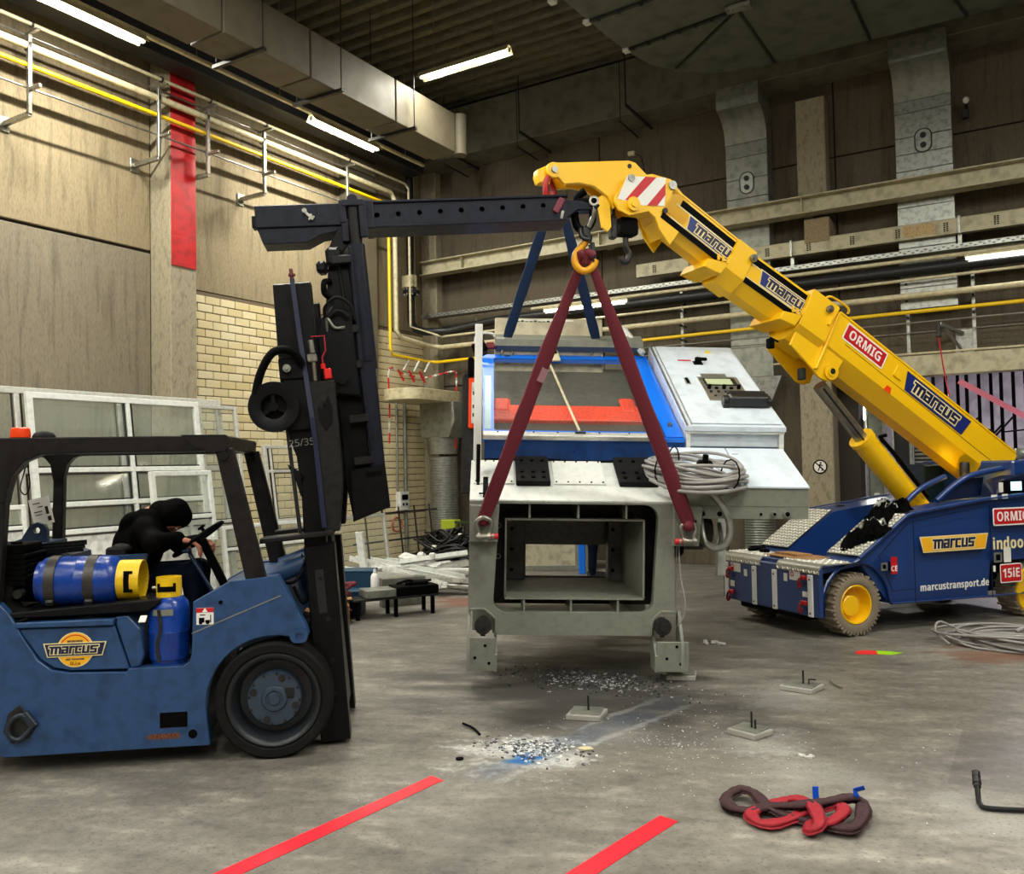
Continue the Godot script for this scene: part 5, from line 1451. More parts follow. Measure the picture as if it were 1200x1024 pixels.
# ================================================================ people: tapered bones joined into one smooth skin
func skin_over(s: Sh, bones: Array, cell: float, k: float) -> Sh:
	var lo := Vector3.ONE * 1e9
	var hi := -lo
	for b in bones:
		for e in 2:
			var r: float = b[2 + e] + k + cell * 2.0
			lo = lo.min(b[e] - Vector3.ONE * r)
			hi = hi.max(b[e] + Vector3.ONE * r)
	var n := Vector3i(((hi - lo) / cell).ceil()) + Vector3i.ONE
	var nx := n.x
	var nxy := n.x * n.y
	var f := PackedFloat32Array()
	f.resize(nxy * n.z)
	f.fill(10.0)
	for b in bones:
		var a: Vector3 = b[0]
		var d: Vector3 = b[1] - a
		var ra: float = b[2]
		var dr: float = b[3] - ra
		var dd := maxf(d.length_squared(), 1e-9)
		var m := maxf(ra, b[3]) + k + cell * 2.0
		var i0 := Vector3i(((a.min(b[1]) - Vector3.ONE * m - lo) / cell).floor()).clamp(Vector3i.ZERO, n - Vector3i.ONE)
		var i1 := Vector3i(((a.max(b[1]) + Vector3.ONE * m - lo) / cell).ceil()).clamp(Vector3i.ZERO, n - Vector3i.ONE)
		for z in range(i0.z, i1.z + 1):
			for y in range(i0.y, i1.y + 1):
				for x in range(i0.x, i1.x + 1):
					var p := lo + Vector3(x, y, z) * cell - a
					var t := clampf(p.dot(d) / dd, 0.0, 1.0)
					var v := (p - d * t).length() - ra - dr * t
					var at := x + y * nx + z * nxy
					var o := f[at]
					var h := maxf(k - absf(o - v), 0.0) / k
					f[at] = minf(o, v) - h * h * k * 0.25
	var ids := {}
	var pos := PackedVector3Array()
	var off := [0, 1, nx, nx + 1, nxy, nxy + 1, nxy + nx, nxy + nx + 1]
	var edges := [[0, 1], [2, 3], [4, 5], [6, 7], [0, 2], [1, 3], [4, 6], [5, 7], [0, 4], [1, 5], [2, 6], [3, 7]]
	for z in n.z - 1:
		for y in n.y - 1:
			for x in n.x - 1:
				var at := x + y * nx + z * nxy
				var c0 := f[at] < 0.0
				if (f[at + 1] < 0.0) == c0 and (f[at + nx] < 0.0) == c0 and (f[at + nx + 1] < 0.0) == c0 and (f[at + nxy] < 0.0) == c0 and (f[at + nxy + 1] < 0.0) == c0 and (f[at + nxy + nx] < 0.0) == c0 and (f[at + nxy + nx + 1] < 0.0) == c0:
					continue
				var sum := Vector3.ZERO
				var c := 0
				for e in edges:
					var va := f[at + off[e[0]]]
					var vb := f[at + off[e[1]]]
					if (va < 0.0) != (vb < 0.0):
						var t := va / (va - vb)
						var pa := Vector3(e[0] & 1, (e[0] >> 1) & 1, e[0] >> 2)
						var pb := Vector3(e[1] & 1, (e[1] >> 1) & 1, e[1] >> 2)
						sum += pa.lerp(pb, t)
						c += 1
				ids[at] = pos.size()
				pos.append(lo + (Vector3(x, y, z) + sum / c) * cell)
	var nor := PackedVector3Array()
	for p in pos:
		var q := (p - lo) / cell
		var i := Vector3i(q.floor()).clamp(Vector3i.ONE, n - Vector3i(3, 3, 3))
		var at := i.x + i.y * nx + i.z * nxy
		var w := q - Vector3(i)
		var g := Vector3.ZERO
		for ax in 3:
			var st: int = [1, nx, nxy][ax]
			var l := 0.0
			for c in 8:
				var wt := (w.x if c & 1 else 1.0 - w.x) * (w.y if c & 2 else 1.0 - w.y) * (w.z if c & 4 else 1.0 - w.z)
				var aa: int = at + off[c]
				l += wt * (f[mini(aa + st, f.size() - 1)] - f[maxi(aa - st, 0)])
			g[ax] = l
		nor.append(g.normalized())
	for z in range(1, n.z - 1):
		for y in range(1, n.y - 1):
			for x in range(1, n.x - 1):
				var at := x + y * nx + z * nxy
				for ax in 3:
					var st: int = [1, nx, nxy][ax]
					if (f[at] < 0.0) == (f[at + st] < 0.0):
						continue
					var u: int = [nx, nxy, 1][ax]
					var w: int = [nxy, 1, nx][ax]
					if ids.has(at) and ids.has(at - u) and ids.has(at - u - w) and ids.has(at - w):
						var q := [ids[at], ids[at - u], ids[at - u - w], ids[at - w]]
						s.quad(pos[q[0]], pos[q[1]], pos[q[2]], pos[q[3]], nor[q[0]], nor[q[1]], nor[q[2]], nor[q[3]])
	return s

# a hand as five fingers on a palm; wrist at the origin, fingers along +x, thumb towards +z, back of the hand up
func hand_bones(xf: Transform3D, curl: float, k := 1.0, flip := 1.0) -> Array:
	var o := []
	var add := func(a: Vector3, b: Vector3, ra: float, rb: float) -> void:
		o.append([xf * (a * k * Vector3(1, 1, flip)), xf * (b * k * Vector3(1, 1, flip)), ra * k, rb * k])
	add.call(V(-0.03, 0, 0), V(0.02, 0, 0), 0.024, 0.022)
	for i in 4:
		var z := 0.030 - 0.020 * i
		add.call(V(0.01, 0, z * 0.6), V(0.085, 0.004, z), 0.015, 0.011)
		var l: float = [0.040, 0.045, 0.042, 0.034][i]
		var p := V(0.085, 0.004, z)
		var a := 0.0
		for j in 3:
			a += curl * [0.75, 1.0, 0.7][j]
			var q: Vector3 = p + V(cos(a), -sin(a), 0) * l * [1.0, 0.72, 0.55][j]
			add.call(p, q, 0.0105 - j * 0.001, 0.0098 - j * 0.001)
			p = q
	add.call(V(0.015, -0.004, 0.022), V(0.05, -0.018, 0.050), 0.015, 0.012)
	add.call(V(0.05, -0.018, 0.050), V(0.078, -0.040, 0.048), 0.0115, 0.0105)
	add.call(V(0.078, -0.040, 0.048), V(0.092, -0.060, 0.034), 0.0105, 0.009)
	return o

func head_shape(s: Sh, c: Vector3, look: Basis, r := 1.0) -> void:
	# face towards look's +x
	var g := func(x: float, y: float, z: float) -> Vector3: return c + look * (V(x, y, z) * r)
	var b := [
		[g.call(-0.025, 0.035, 0), g.call(0.015, 0.045, 0), 0.082, 0.078],
		[g.call(0.03, -0.02, 0), g.call(0.045, -0.075, 0), 0.062, 0.042],
		[g.call(0.085, 0.02, 0), g.call(0.108, -0.022, 0), 0.010, 0.014],
		[g.call(0.078, 0.03, -0.03), g.call(0.078, 0.03, 0.03), 0.016, 0.016],
		[g.call(0.078, -0.055, -0.018), g.call(0.078, -0.055, 0.018), 0.012, 0.012],
		[g.call(0.055, -0.01, 0.045), g.call(0.06, -0.03, 0.035), 0.026, 0.024],
		[g.call(0.055, -0.01, -0.045), g.call(0.06, -0.03, -0.035), 0.026, 0.024],
		[g.call(-0.01, 0.012, 0.082), g.call(-0.005, -0.03, 0.078), 0.014, 0.009],
		[g.call(-0.01, 0.012, -0.082), g.call(-0.005, -0.03, -0.078), 0.014, 0.009],
		[g.call(-0.03, -0.05, 0), g.call(-0.05, -0.15, 0), 0.055, 0.058]]
	skin_over(s, b, 0.007, 0.018)

func eyes(t: Node3D, c: Vector3, look: Basis) -> void:
	var s := Sh.new()
	for z in [-0.031, 0.031]:
		s.ball(c + look * V(0.082, 0.012, z), V(0.011, 0.009, 0.011), 10)
	put("eyes", s, M.paper, t)

func driver() -> void:
	var t := thing("person", "person in a black hooded jacket and dark jeans bent over the forklift's steering wheel", "person", F_AT, F_TURN)
	var neck := V(-0.765, 1.335, -0.62)
	var head := V(-0.695, 1.375, -0.62)
	var look := Basis(Vector3.BACK, -1.30)
	var torso := [
		[V(-0.95, 1.02, -0.71), V(-0.95, 1.02, -0.59), 0.135, 0.135],
		[V(-0.95, 1.04, -0.65), V(-0.90, 1.20, -0.64), 0.145, 0.15],
		[V(-0.90, 1.20, -0.64), V(-0.835, 1.285, -0.63), 0.15, 0.12],
		[V(-0.84, 1.285, -0.76), V(-0.82, 1.295, -0.50), 0.085, 0.085],
		[V(-0.82, 1.31, -0.63), neck, 0.09, 0.07]]
	var near_arm := [[V(-0.825, 1.285, -0.50), V(-0.735, 1.22, -0.37), 0.078, 0.064], [V(-0.735, 1.22, -0.37), V(-0.625, 1.243, -0.455), 0.064, 0.046]]
	var far_arm := [[V(-0.825, 1.28, -0.77), V(-0.70, 1.17, -0.86), 0.066, 0.052], [V(-0.70, 1.17, -0.86), V(-0.57, 1.21, -0.74), 0.052, 0.038]]
	var legs := []
	for z in [-0.54, -0.76]:
		legs.append([V(-0.92, 0.99, z * 0.5 - 0.325), V(-0.56, 1.02, z), 0.088, 0.066])
		legs.append([V(-0.56, 1.02, z), V(-0.535, 0.66, z), 0.066, 0.046])
	# the body under the clothes
	var s := Sh.new()
	var all := []
	for b in torso + near_arm + far_arm + legs:
		all.append([b[0], b[1], b[2] * 0.82, b[3] * 0.82])
	skin_over(s, all, 0.018, 0.03)
	head_shape(s, head, look, 0.86)
	skin_over(s, hand_bones(Transform3D(Basis(Vector3.UP, 0.25) * Basis(Vector3.BACK, -0.35), V(-0.62, 1.243, -0.46)), 0.55, 1.08, -1.0), 0.0045, 0.006)
	skin_over(s, hand_bones(Transform3D(Basis(Vector3.UP, -0.5) * Basis(Vector3.BACK, -0.2), V(-0.565, 1.212, -0.74)), 0.6, 0.92, 1.0), 0.0045, 0.006)
	put("body", s, M.skin, t)
	eyes(t, head, look)
	put("jacket", skin_over(Sh.new(), torso + near_arm + far_arm + [[V(-0.96, 1.32, -0.68), V(-0.96, 1.33, -0.58), 0.045, 0.045], [V(-0.93, 1.365, -0.58), V(-0.93, 1.365, -0.68), 0.045, 0.045], [V(-0.86, 1.385, -0.57), V(-0.86, 1.385, -0.69), 0.045, 0.045], [V(-0.79, 1.38, -0.57), V(-0.79, 1.38, -0.67), 0.05, 0.05]], 0.014, 0.035), M.jacket, t)
	put("jeans", skin_over(Sh.new(), legs + [[V(-0.93, 0.985, -0.72), V(-0.93, 0.985, -0.58), 0.12, 0.12]], 0.015, 0.03), M.jeans, t)
	put("beanie", skin_over(Sh.new(), [[head + look * V(-0.024, 0.032, 0), head + look * V(0.012, 0.042, 0), 0.084, 0.08], [head + look * V(-0.02, 0.0, 0), head + look * V(-0.045, -0.06, 0), 0.084, 0.076], [head + look * V(0.0, 0.0, 0.03), head + look * V(0.0, -0.02, -0.03), 0.068, 0.068]], 0.01, 0.02), M.jacket, t)
	var cuff := PackedVector3Array()
	for i in 12:
		cuff.append(V(-0.765, 1.245, -0.425) + Basis(V(0.6, 0.42, -0.68).normalized(), 0.0) * (V(0.42, -0.8, -0.3).normalized().cross(V(0.1, 0.07, 0.13).normalized()).rotated(V(0.1, -0.07, 0.13).normalized(), TAU * i / 12) * 0.062))
	put("sleeve_piping", Sh.new().tube(cuff, 0.004, 5, true), M.galv_dull, t)
	var sh := Sh.new()
	for z in [-0.54, -0.76]:
		skin_over(sh, [[V(-0.545, 0.60, z), V(-0.44, 0.585, z), 0.042, 0.035], [V(-0.54, 0.60, z), V(-0.54, 0.68, z), 0.045, 0.05]], 0.012, 0.02)
	put("boots", sh, M.black, t)

func bystander() -> void:
	# seen only through the machine's bed: a person standing beyond it
	var at := V(-5.66, 0, -11.5)
	var t := thing("person", "person in dark jeans standing beyond the machine, legs seen through its bed", "person", at, 0.5)
	var legs := []
	for z in [-0.11, 0.11]:
		legs.append([V(0, 0.90, z * 0.8), V(0.02, 0.48, z), 0.095, 0.07])
		legs.append([V(0.02, 0.48, z), V(0, 0.08, z * 1.05), 0.068, 0.052])
	var torso := [[V(0, 0.95, -0.06), V(0, 0.95, 0.06), 0.12, 0.12], [V(0, 1.0, 0), V(0, 1.3, 0), 0.13, 0.14], [V(0, 1.38, -0.16), V(0, 1.38, 0.16), 0.075, 0.075]]
	var arms := []
	for z in [-1.0, 1.0]:
		arms.append([V(0, 1.38, z * 0.19), V(-0.02, 1.1, z * 0.25), 0.055, 0.045])
		arms.append([V(-0.02, 1.1, z * 0.25), V(0.06, 0.86, z * 0.24), 0.045, 0.034])
	var s := Sh.new()
	var all := []
	for b in torso + arms + legs:
		all.append([b[0], b[1], b[2] * 0.85, b[3] * 0.85])
	skin_over(s, all, 0.03, 0.03)
	head_shape(s, V(0.01, 1.62, 0), Basis(), 1.0)
	for z in [-1.0, 1.0]:
		skin_over(s, hand_bones(Transform3D(Basis(Vector3.BACK, -PI / 2), V(0.06, 0.85, z * 0.24)), 0.3, 1.0, -z), 0.007, 0.006)
	put("body", s, M.skin, t)
	put("jacket", skin_over(Sh.new(), torso + arms, 0.028, 0.035), M.jacket, t)
	put("jeans", skin_over(Sh.new(), legs + [[V(0, 0.93, -0.07), V(0, 0.93, 0.07), 0.125, 0.125]], 0.022, 0.03), M.jeans, t)
	put("hair", skin_over(Sh.new(), [[V(-0.02, 1.665, 0), V(0.015, 1.68, 0), 0.085, 0.082], [V(-0.04, 1.63, 0), V(-0.045, 1.58, 0), 0.078, 0.06]], 0.018, 0.02), M.black, t)
	eyes(t, V(0.01, 1.62, 0), Basis())
	var sh := Sh.new()
	for z in [-0.11, 0.11]:
		skin_over(sh, [[V(-0.03, 0.05, z), V(0.17, 0.04, z), 0.045, 0.036]], 0.016, 0.02)
	put("shoes", sh, M.mast_grey, t)

# ================================================================ machine tool: x to its own right side, y up, z out of its front; hangs a little askew
const M_AT := Vector3(-3.074, 0.105, -5.914)
const M_TURN := 0.57596

func mach_xf() -> Transform3D:
	return Transform3D(Basis(Vector3.UP, M_TURN) * Basis(Vector3.BACK, -0.032), M_AT)

func sidep(s: Sh, poly: Array, a0: float, a1: float, bev := 0.0) -> Sh:
	# side outline as (back, up), pushed along the machine's x
	return s.prism(P(poly), a0, a1, Transform3D(ALONG_X, Vector3.ZERO), bev)

func machine() -> void:
	var t := thing("machine_tool", "grey machine tool with a blue framed window, hanging from red and blue slings", "machine", M_AT)
	t.transform = mach_xf()
	# bed: front frame with a rounded opening
	var outer := P([-0.815, 0.44, -0.70, 0.44, -0.61, 0.37, -0.61, 0.255, 0.585, 0.255, 0.585, 0.36, 0.66, 0.43, 0.765, 0.43, 0.745, 1.265, -0.815, 1.265])
	var hole := PackedVector2Array()
	hole.append_array(circle(0.50, 0.52, 0.095, 5, -PI / 2, 0))
	hole.append_array(circle(0.525, 1.142, 0.105, 5, 0, PI / 2))
	hole.append_array(P([-0.585, 1.247]))
	hole.append_array(circle(-0.53, 0.52, 0.095, 5, PI, PI * 1.5))
	put("bed_frame", Sh.new().prism(outer, -0.09, 0.0, Transform3D(), 0.0, [hole]), M.mach_grey, t)
	var edge := Sh.new()
	for q in [[-0.80, 0.445, -0.695, 0.45], [-0.695, 0.45, -0.60, 0.375], [-0.60, 0.375, -0.60, 0.27], [0.75, 0.435, 0.655, 0.437], [0.655, 0.437, 0.578, 0.365], [0.578, 0.365, 0.578, 0.27]]:
		edge.bar(V(q[0], q[1], 0.002), V(q[2], q[3], 0.002), 0.018, 0.012, Vector3.BACK, 0.003)
	put_each("frame_lip", edge, M.mach_grey, t)
	# outer shell of the bed behind the frame
	put_each("bed_shell", Sh.new().box(V(-0.80, 0.84, -0.70), V(0.03, 0.82, 1.24)).box(V(0.735, 0.84, -0.70), V(0.03, 0.82, 1.24)).box(V(-0.03, 0.27, -0.70), V(1.2, 0.03, 1.24)), M.mach_grey, t)
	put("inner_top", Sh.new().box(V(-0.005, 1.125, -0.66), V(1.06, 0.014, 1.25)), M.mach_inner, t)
	put("inner_floor", Sh.new().box(V(-0.005, 0.525, -0.66), V(1.06, 0.014, 1.25)), M.mach_grey, t)
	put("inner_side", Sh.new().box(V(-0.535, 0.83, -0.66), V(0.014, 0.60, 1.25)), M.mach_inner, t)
	put("inner_side", Sh.new().box(V(0.525, 0.83, -0.66), V(0.014, 0.60, 1.25)), M.mach_grey, t)
	var ribs := Sh.new()
	for x in [-0.355, 0.02, 0.39]:
		ribs.box(V(x, 1.187, -0.25), V(0.014, 0.10, 0.42))
	for x in [-0.39, -0.03, 0.33]:
		ribs.box(V(x, 0.47, -0.25), V(0.014, 0.10, 0.42))
	put_each("cell_rib", ribs, M.mach_grey, t)
	put_each("cell_lining", Sh.new().box(V(0, 1.19, -0.47), V(1.5, 0.11, 0.012)).box(V(0, 0.47, -0.47), V(1.45, 0.10, 0.012)).box(V(-0.66, 0.84, -0.47), V(0.24, 0.64, 0.012)).box(V(0.63, 0.84, -0.47), V(0.20, 0.64, 0.012)).box(V(0, 1.256, -0.26), V(1.5, 0.006, 0.42)), M.dark_steel, t)
	# back of the tunnel with its window, guide blocks at the sides
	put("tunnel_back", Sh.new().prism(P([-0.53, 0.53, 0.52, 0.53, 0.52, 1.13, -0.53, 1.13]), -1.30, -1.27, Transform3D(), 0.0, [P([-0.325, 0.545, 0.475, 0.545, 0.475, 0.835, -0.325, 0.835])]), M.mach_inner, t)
	for q in [[-0.53, -0.345], [0.40, 0.52]]:
		var b := put_each("guide_block", Sh.new().box(V((q[0] + q[1]) / 2, 0.83, -1.17), V(q[1] - q[0], 0.60, 0.16), Transform3D(), 0.006), M.mach_inner, t)
		var h := Sh.new()
		for y in [0.62, 0.80, 0.98]:
			h.rod(V((q[0] + q[1]) / 2 - 0.02, y, -1.09), V((q[0] + q[1]) / 2 - 0.02, y, -1.086), 0.017, 10)
		put_each("bolt_hole", h, M.black, b)
	put_each("tunnel_plate", Sh.new().box(V(0.0, 0.95, -1.14), V(0.74, 0.22, 0.012)).box(V(-0.05, 0.95, -1.132), V(0.012, 0.22, 0.012)), M.mach_inner, t)
	var dots := Sh.new()
	for y in [1.05, 0.80]:
		dots.lathe(P([0.016, 0, 0.022, 0, 0.022, 0.004, 0.016, 0.004]), 12, Transform3D(Basis(Vector3.RIGHT, PI / 2), V(-0.585, y, -0.46)))
	put_each("lining_ring", dots, M.white, t)
	# feet with levelling rollers
	for k in 2:
		var a0: float = [-0.82, 0.605][k]
		var a1: float = [-0.605, 0.85][k]
		var top: float = [0.25, 0.225][k]
		var f := put("foot", Sh.new().box(V((a0 + a1) / 2, top / 2, 0.075), V(a1 - a0, top, 0.022), Transform3D(), 0.004).box(V((a0 + a1) / 2, 0.012, -0.03), V(a1 - a0, 0.024, 0.2), Transform3D(), 0.004), M.mach_grey, t)
		var xs: float = a0 + 0.012 if k == 0 else a1 - 0.05
		put("foot_side", Sh.new().prism(P([0, 0.0, 0, 0.44, 0.05, 0.44, 0.19, 0.25 if k == 0 else 0.22, 0.19, 0.0]), -0.011, 0.011, Transform3D(Basis(Vector3(0, 0, 1), Vector3(0, 1, 0), Vector3(-1, 0, 0)), V(xs, 0.0, -0.10))), M.mach_grey, f)
		put("foot_side", Sh.new().prism(P([0, 0.0, 0, 0.30, 0.19, 0.12, 0.19, 0.0]), -0.011, 0.011, Transform3D(Basis(Vector3(0, 0, 1), Vector3(0, 1, 0), Vector3(-1, 0, 0)), V([a1, a0][k], 0.0, -0.10))), M.mach_grey, f)
		var xr: float = [-0.70, 0.66][k]
		put("levelling_roller", Sh.new().rod(V(xr, 0.33, -0.01), V(xr, 0.33, 0.05), 0.066, 16).rod(V(xr, 0.33, 0.05), V(xr, 0.33, 0.075), 0.03, 6).rod(V(xr, 0.25, 0.02), V(xr, 0.40, 0.02), 0.02, 8), M.dark_steel, f)
		var bh := Sh.new()
		for q in [[0.03, 0.19], [-0.045, 0.10], [0.06, 0.06]]:
			bh.rod(V((a0 + a1) / 2 + q[0], q[1], 0.085), V((a0 + a1) / 2 + q[0], q[1], 0.089), 0.012, 10)
		put_each("bolt_hole", bh, M.black, f)
	put_each("rear_leg", Sh.new().box(V(-0.70, 0.21, -1.28), V(0.2, 0.3, 0.12), Transform3D(), 0.005).box(V(0.66, 0.21, -1.28), V(0.2, 0.3, 0.12), Transform3D(), 0.005), M.mach_grey, t)
	# lifting lugs
	var lug := put("lifting_lug", Sh.new().prism(P([-0.81, 0.955, -0.60, 0.955, -0.59, 1.235, -0.81, 1.235]), -0.02, 0.055, Transform3D(), 0.006), M.mach_grey, t)
	put_each("bolt_hole", Sh.new().rod(V(-0.71, 0.99, 0.054), V(-0.71, 0.99, 0.058), 0.012, 10).rod(V(-0.745, 1.12, 0.054), V(-0.745, 1.12, 0.058), 0.012, 10), M.black, lug)
	var lug2 := put("lifting_lug", Sh.new().prism(P([0.735, 0.94, 0.93, 0.94, 0.96, 1.245, 0.735, 1.245]), -0.25, 0.055, Transform3D(), 0.006), M.mach_grey, t)
	put_each("bolt_hole", Sh.new().rod(V(0.88, 0.99, 0.054), V(0.88, 0.99, 0.058), 0.012, 10).rod(V(0.90, 1.13, 0.054), V(0.90, 1.13, 0.058), 0.012, 10), M.black, lug2)
	# sloping top with two lid plates and two black mounting pads
	put("bed_top", sidep(Sh.new(), [0.0, 1.255, 0.0, 1.275, 0.60, 1.578, 1.3, 1.578, 1.3, 1.25], -0.815, 0.76, 0.004), M.mach_white, t)
	var n := V(0, 0.893, 0.45)
	for q in [[-0.79, -0.47, 0.22, 0.58], [-0.155, 0.255, 0.22, 0.58]]:
		var lp := put("lid_plate", sidep(Sh.new(), [q[2], 1.277 + 0.505 * q[2], q[2] - 0.005, 1.287 + 0.505 * q[2], q[3] - 0.005, 1.287 + 0.505 * q[3], q[3], 1.277 + 0.505 * q[3]], q[0], q[1]), M.mach_white, t)
		var sc := Sh.new()
		for i in 5:
			for b in [q[2] + 0.02, q[3] - 0.02]:
				var p := V(lerpf(q[0] + 0.02, q[1] - 0.02, i / 4.0), 1.288 + 0.505 * b, -b)
				sc.rod(p, p + n * 0.008, 0.008, 6)
		put("screws", sc, M.dark_steel, lp)
	for q in [[-0.455, -0.185], [0.36, 0.67]]:
		var pd := put("mounting_pad", sidep(Sh.new(), [0.20, 1.378, 0.18, 1.418, 0.575, 1.618, 0.60, 1.578], q[0], q[1], 0.006), M.rubber, t)
		var sc := Sh.new()
		for i in 3:
			for b in [0.24, 0.32, 0.5]:
				var p := V(lerpf(q[0] + 0.05, q[1] - 0.05, i / 2.0), 1.325 + 0.505 * b, -b)
				sc.rod(p, p + n * 0.014, 0.016, 8)
		put("pad_screws", sc, M.black, pd)
	put("slotted_strip", sidep(Sh.new(), [0.02, 1.29, 0.015, 1.30, 0.30, 1.445, 0.305, 1.435], -0.715, -0.675).box(V(-0.70, 1.32, -0.05), V(0.09, 0.012, 0.02)), M.black, t)
	# dark blue band and its window lid
	put("lower_band", Sh.new().box(V(0.13, 1.675, -0.80), V(1.68, 0.19, 0.40), Transform3D(), 0.006), M.mach_navy, t)
	put("band_seal", Sh.new().tube(curve(P3([-0.71, 1.585, -0.585, -0.3, 1.592, -0.585, 0.1, 1.578, -0.585, 0.6, 1.585, -0.585]), 5), 0.01, 6), M.black, t)
	put("enclosure", sidep(Sh.new(), [0.72, 1.46, 0.64, 1.52, 0.66, 1.55, 2.28, 2.38, 2.28, 1.2, 1.31, 1.2, 1.31, 1.46], -0.70, 0.93), M.mach_cream, t)
	var slope := Transform3D(Basis(Vector3.RIGHT, -(PI / 2 - 0.487)), V(0, 1.775, -0.585))
	var lid := put("window_frame", Sh.new().prism(P([-0.725, 0.0, 0.965, 0.0, 0.95, 1.94, -0.745, 1.94]), -0.05, 0.0, Transform3D(), 0.0, [rrect(-0.63, 0.13, 0.72, 1.84, 0.03)]), M.mach_blue, t, slope)
	put("side_panel", Sh.new().prism(P([0.725, 0.02, 0.955, 0.02, 0.94, 1.93, 0.72, 1.93]), 0.0, 0.014, Transform3D(), 0.004), M.mach_blue, lid)
	put("panel_line", Sh.new().bar(V(0.80, 0.02, 0.015), V(0.77, 1.93, 0.015), 0.008, 0.004, Vector3.BACK), M.mach_navy, lid)
	put("panel_lock", Sh.new().rod(V(0.875, 0.22, 0.012), V(0.875, 0.22, 0.04), 0.022, 12), M.steel, lid)
	put("bottom_rail", Sh.new().box(V(0.02, 0.025, 0.0), V(1.49, 0.075, 0.05), Transform3D(), 0.008), M.alu, lid)
	put("rail_latch", Sh.new().box(V(0.09, 0.035, 0.028), V(0.09, 0.03, 0.012), Transform3D(), 0.003), M.dark_steel, lid)
	var rs := Sh.new()
	for x in [-0.6, -0.3, -0.1, 0.25, 0.5, 0.68]:
		rs.rod(V(x, 0.04, 0.025), V(x, 0.04, 0.03), 0.008, 8)
	put_each("rail_screw", rs, M.dark_steel, lid)
	put("worn_edge", Sh.new().box(V(-0.685, 0.75, 0.001), V(0.055, 1.2, 0.003)), worn(Color(0.74, 0.88, 0.95), 0.5, 0.0, T.speck, 4.0), lid)
	var pane := solid(Color(0.60, 0.60, 0.55, 0.05), 0.3)
	pane.metallic_specular = 0.25
	pane.transparency = BaseMaterial3D.TRANSPARENCY_ALPHA
	put("window_pane", Sh.new().box(V(0.045, 0.985, -0.012), V(1.35, 1.71, 0.006)), pane, lid)
	put("pane_rail", Sh.new().bar(V(0.09, 0.10, 0.012), V(-0.10, 1.95, 0.02), 0.022, 0.018, Vector3.BACK, 0.005).bar(V(-0.02, 1.70, 0.03), V(-0.12, 2.6, 0.16), 0.13, 0.02, Vector3.BACK, 0.004), M.pipe_cream, lid)
	# what shows behind the pane: grey back wall, orange band, swarf-covered tray
	put("work_space", Sh.new().box(V(0.04, 1.4, -0.16), V(1.5, 1.1, 0.02)), worn(Color(0.27, 0.265, 0.225), 0.7, 0.0, T.grime, 1.6), lid)
	put("orange_band", Sh.new().box(V(0.04, 0.72, -0.12), V(1.46, 0.32, 0.05), Transform3D(), 0.01).box(V(-0.56, 0.88, -0.10), V(0.16, 0.28, 0.03), Transform3D(), 0.02).box(V(0.62, 0.9, -0.10), V(0.14, 0.3, 0.03), Transform3D(), 0.02), bumped(worn(Color(0.95, 0.24, 0.06), 0.5, 0.0, T.grime, 3.0), T.pits, 0.4), lid)
	put("swarf_tray", Sh.new().box(V(0.04, 0.32, -0.15), V(1.46, 0.48, 0.03)), worn(Color(0.24, 0.20, 0.16), 0.8, 0.0, T.speck, 3.0), lid)
	put("plastic_film", crumpled(0.40, 0.42), pane, lid, Transform3D(Basis(Vector3.BACK, -0.15), V(0.58, 0.42, -0.05)))
	# white post and the controls at the left edge
	put("white_post", Sh.new().box(V(-0.765, 2.12, -0.35), V(0.062, 1.10, 0.05), Transform3D(), 0.005).box(V(-0.77, 1.60, -0.35), V(0.025, 0.3, 0.03)), M.white_clean, t)
	put_each("post_rod", Sh.new().rod(V(-0.755, 1.36, -0.22), V(-0.755, 1.70, -0.30), 0.016, 8), M.black, t)
	var sg := put("signal_panel", Sh.new().box(V(-0.82, 2.05, -0.6), V(0.05, 0.42, 0.10), Transform3D(), 0.01), M.orange, t)
	put("signal_face", Sh.new().box(V(-0.80, 2.05, -0.55), V(0.04, 0.34, 0.02), Transform3D(), 0.004), M.white, sg)
	put_each("signal_mark", Sh.new().box(V(-0.80, 2.13, -0.538), V(0.02, 0.03, 0.006)).box(V(-0.80, 2.02, -0.538), V(0.02, 0.03, 0.006)).box(V(-0.80, 1.95, -0.538), V(0.02, 0.03, 0.006)), M.black, sg)
	put("side_column", Sh.new().box(V(-0.85, 1.80, -1.2), V(0.10, 1.0, 1.2), Transform3D(), 0.01), M.dark_steel, t)
	put_each("side_fitting", Sh.new().box(V(-0.86, 2.52, -0.95), V(0.12, 0.10, 0.3), Transform3D(Basis(Vector3.BACK, 0.5), V(1.2, 0.75, 0)), 0.01).box(V(-0.83, 2.35, -0.6), V(0.05, 0.16, 0.12), Transform3D(), 0.01), M.black, t)
	# rear housing
	put("rear_housing", sidep(Sh.new(), [2.30, 2.40, 2.30, 2.86, 2.36, 2.93, 2.40, 3.08, 2.95, 3.08, 2.95, 1.3, 2.30, 1.3], -0.62, 0.50, 0.006), M.mach_cream, t)
	put("housing_lip", sidep(Sh.new(), [2.28, 2.72, 2.20, 2.76, 2.20, 2.83, 2.34, 2.90, 2.36, 2.76], -0.62, 0.90, 0.004), M.mach_grey, t)
	put("housing_label", Sh.new().box(V(-0.14, 3.04, -2.395), V(0.68, 0.055, 0.006)), M.white_clean, t)
	var gl := Sh.new()
	for i in 9:
		gl.box(V(-0.38 + i * 0.045, 3.04 + 0.006 * sin(i * 2.0), -2.391), V(0.03, 0.022, 0.004))
	put("label_print", gl, solid(Color(0.06, 0.28, 0.10), 0.5), t)
	put("rear_clamp", Sh.new().box(V(-0.12, 2.80, -2.2), V(0.08, 0.14, 0.06), Transform3D(Basis(Vector3.BACK, 0.3), V(0.9, 0.1, 0)), 0.01), M.black, t)
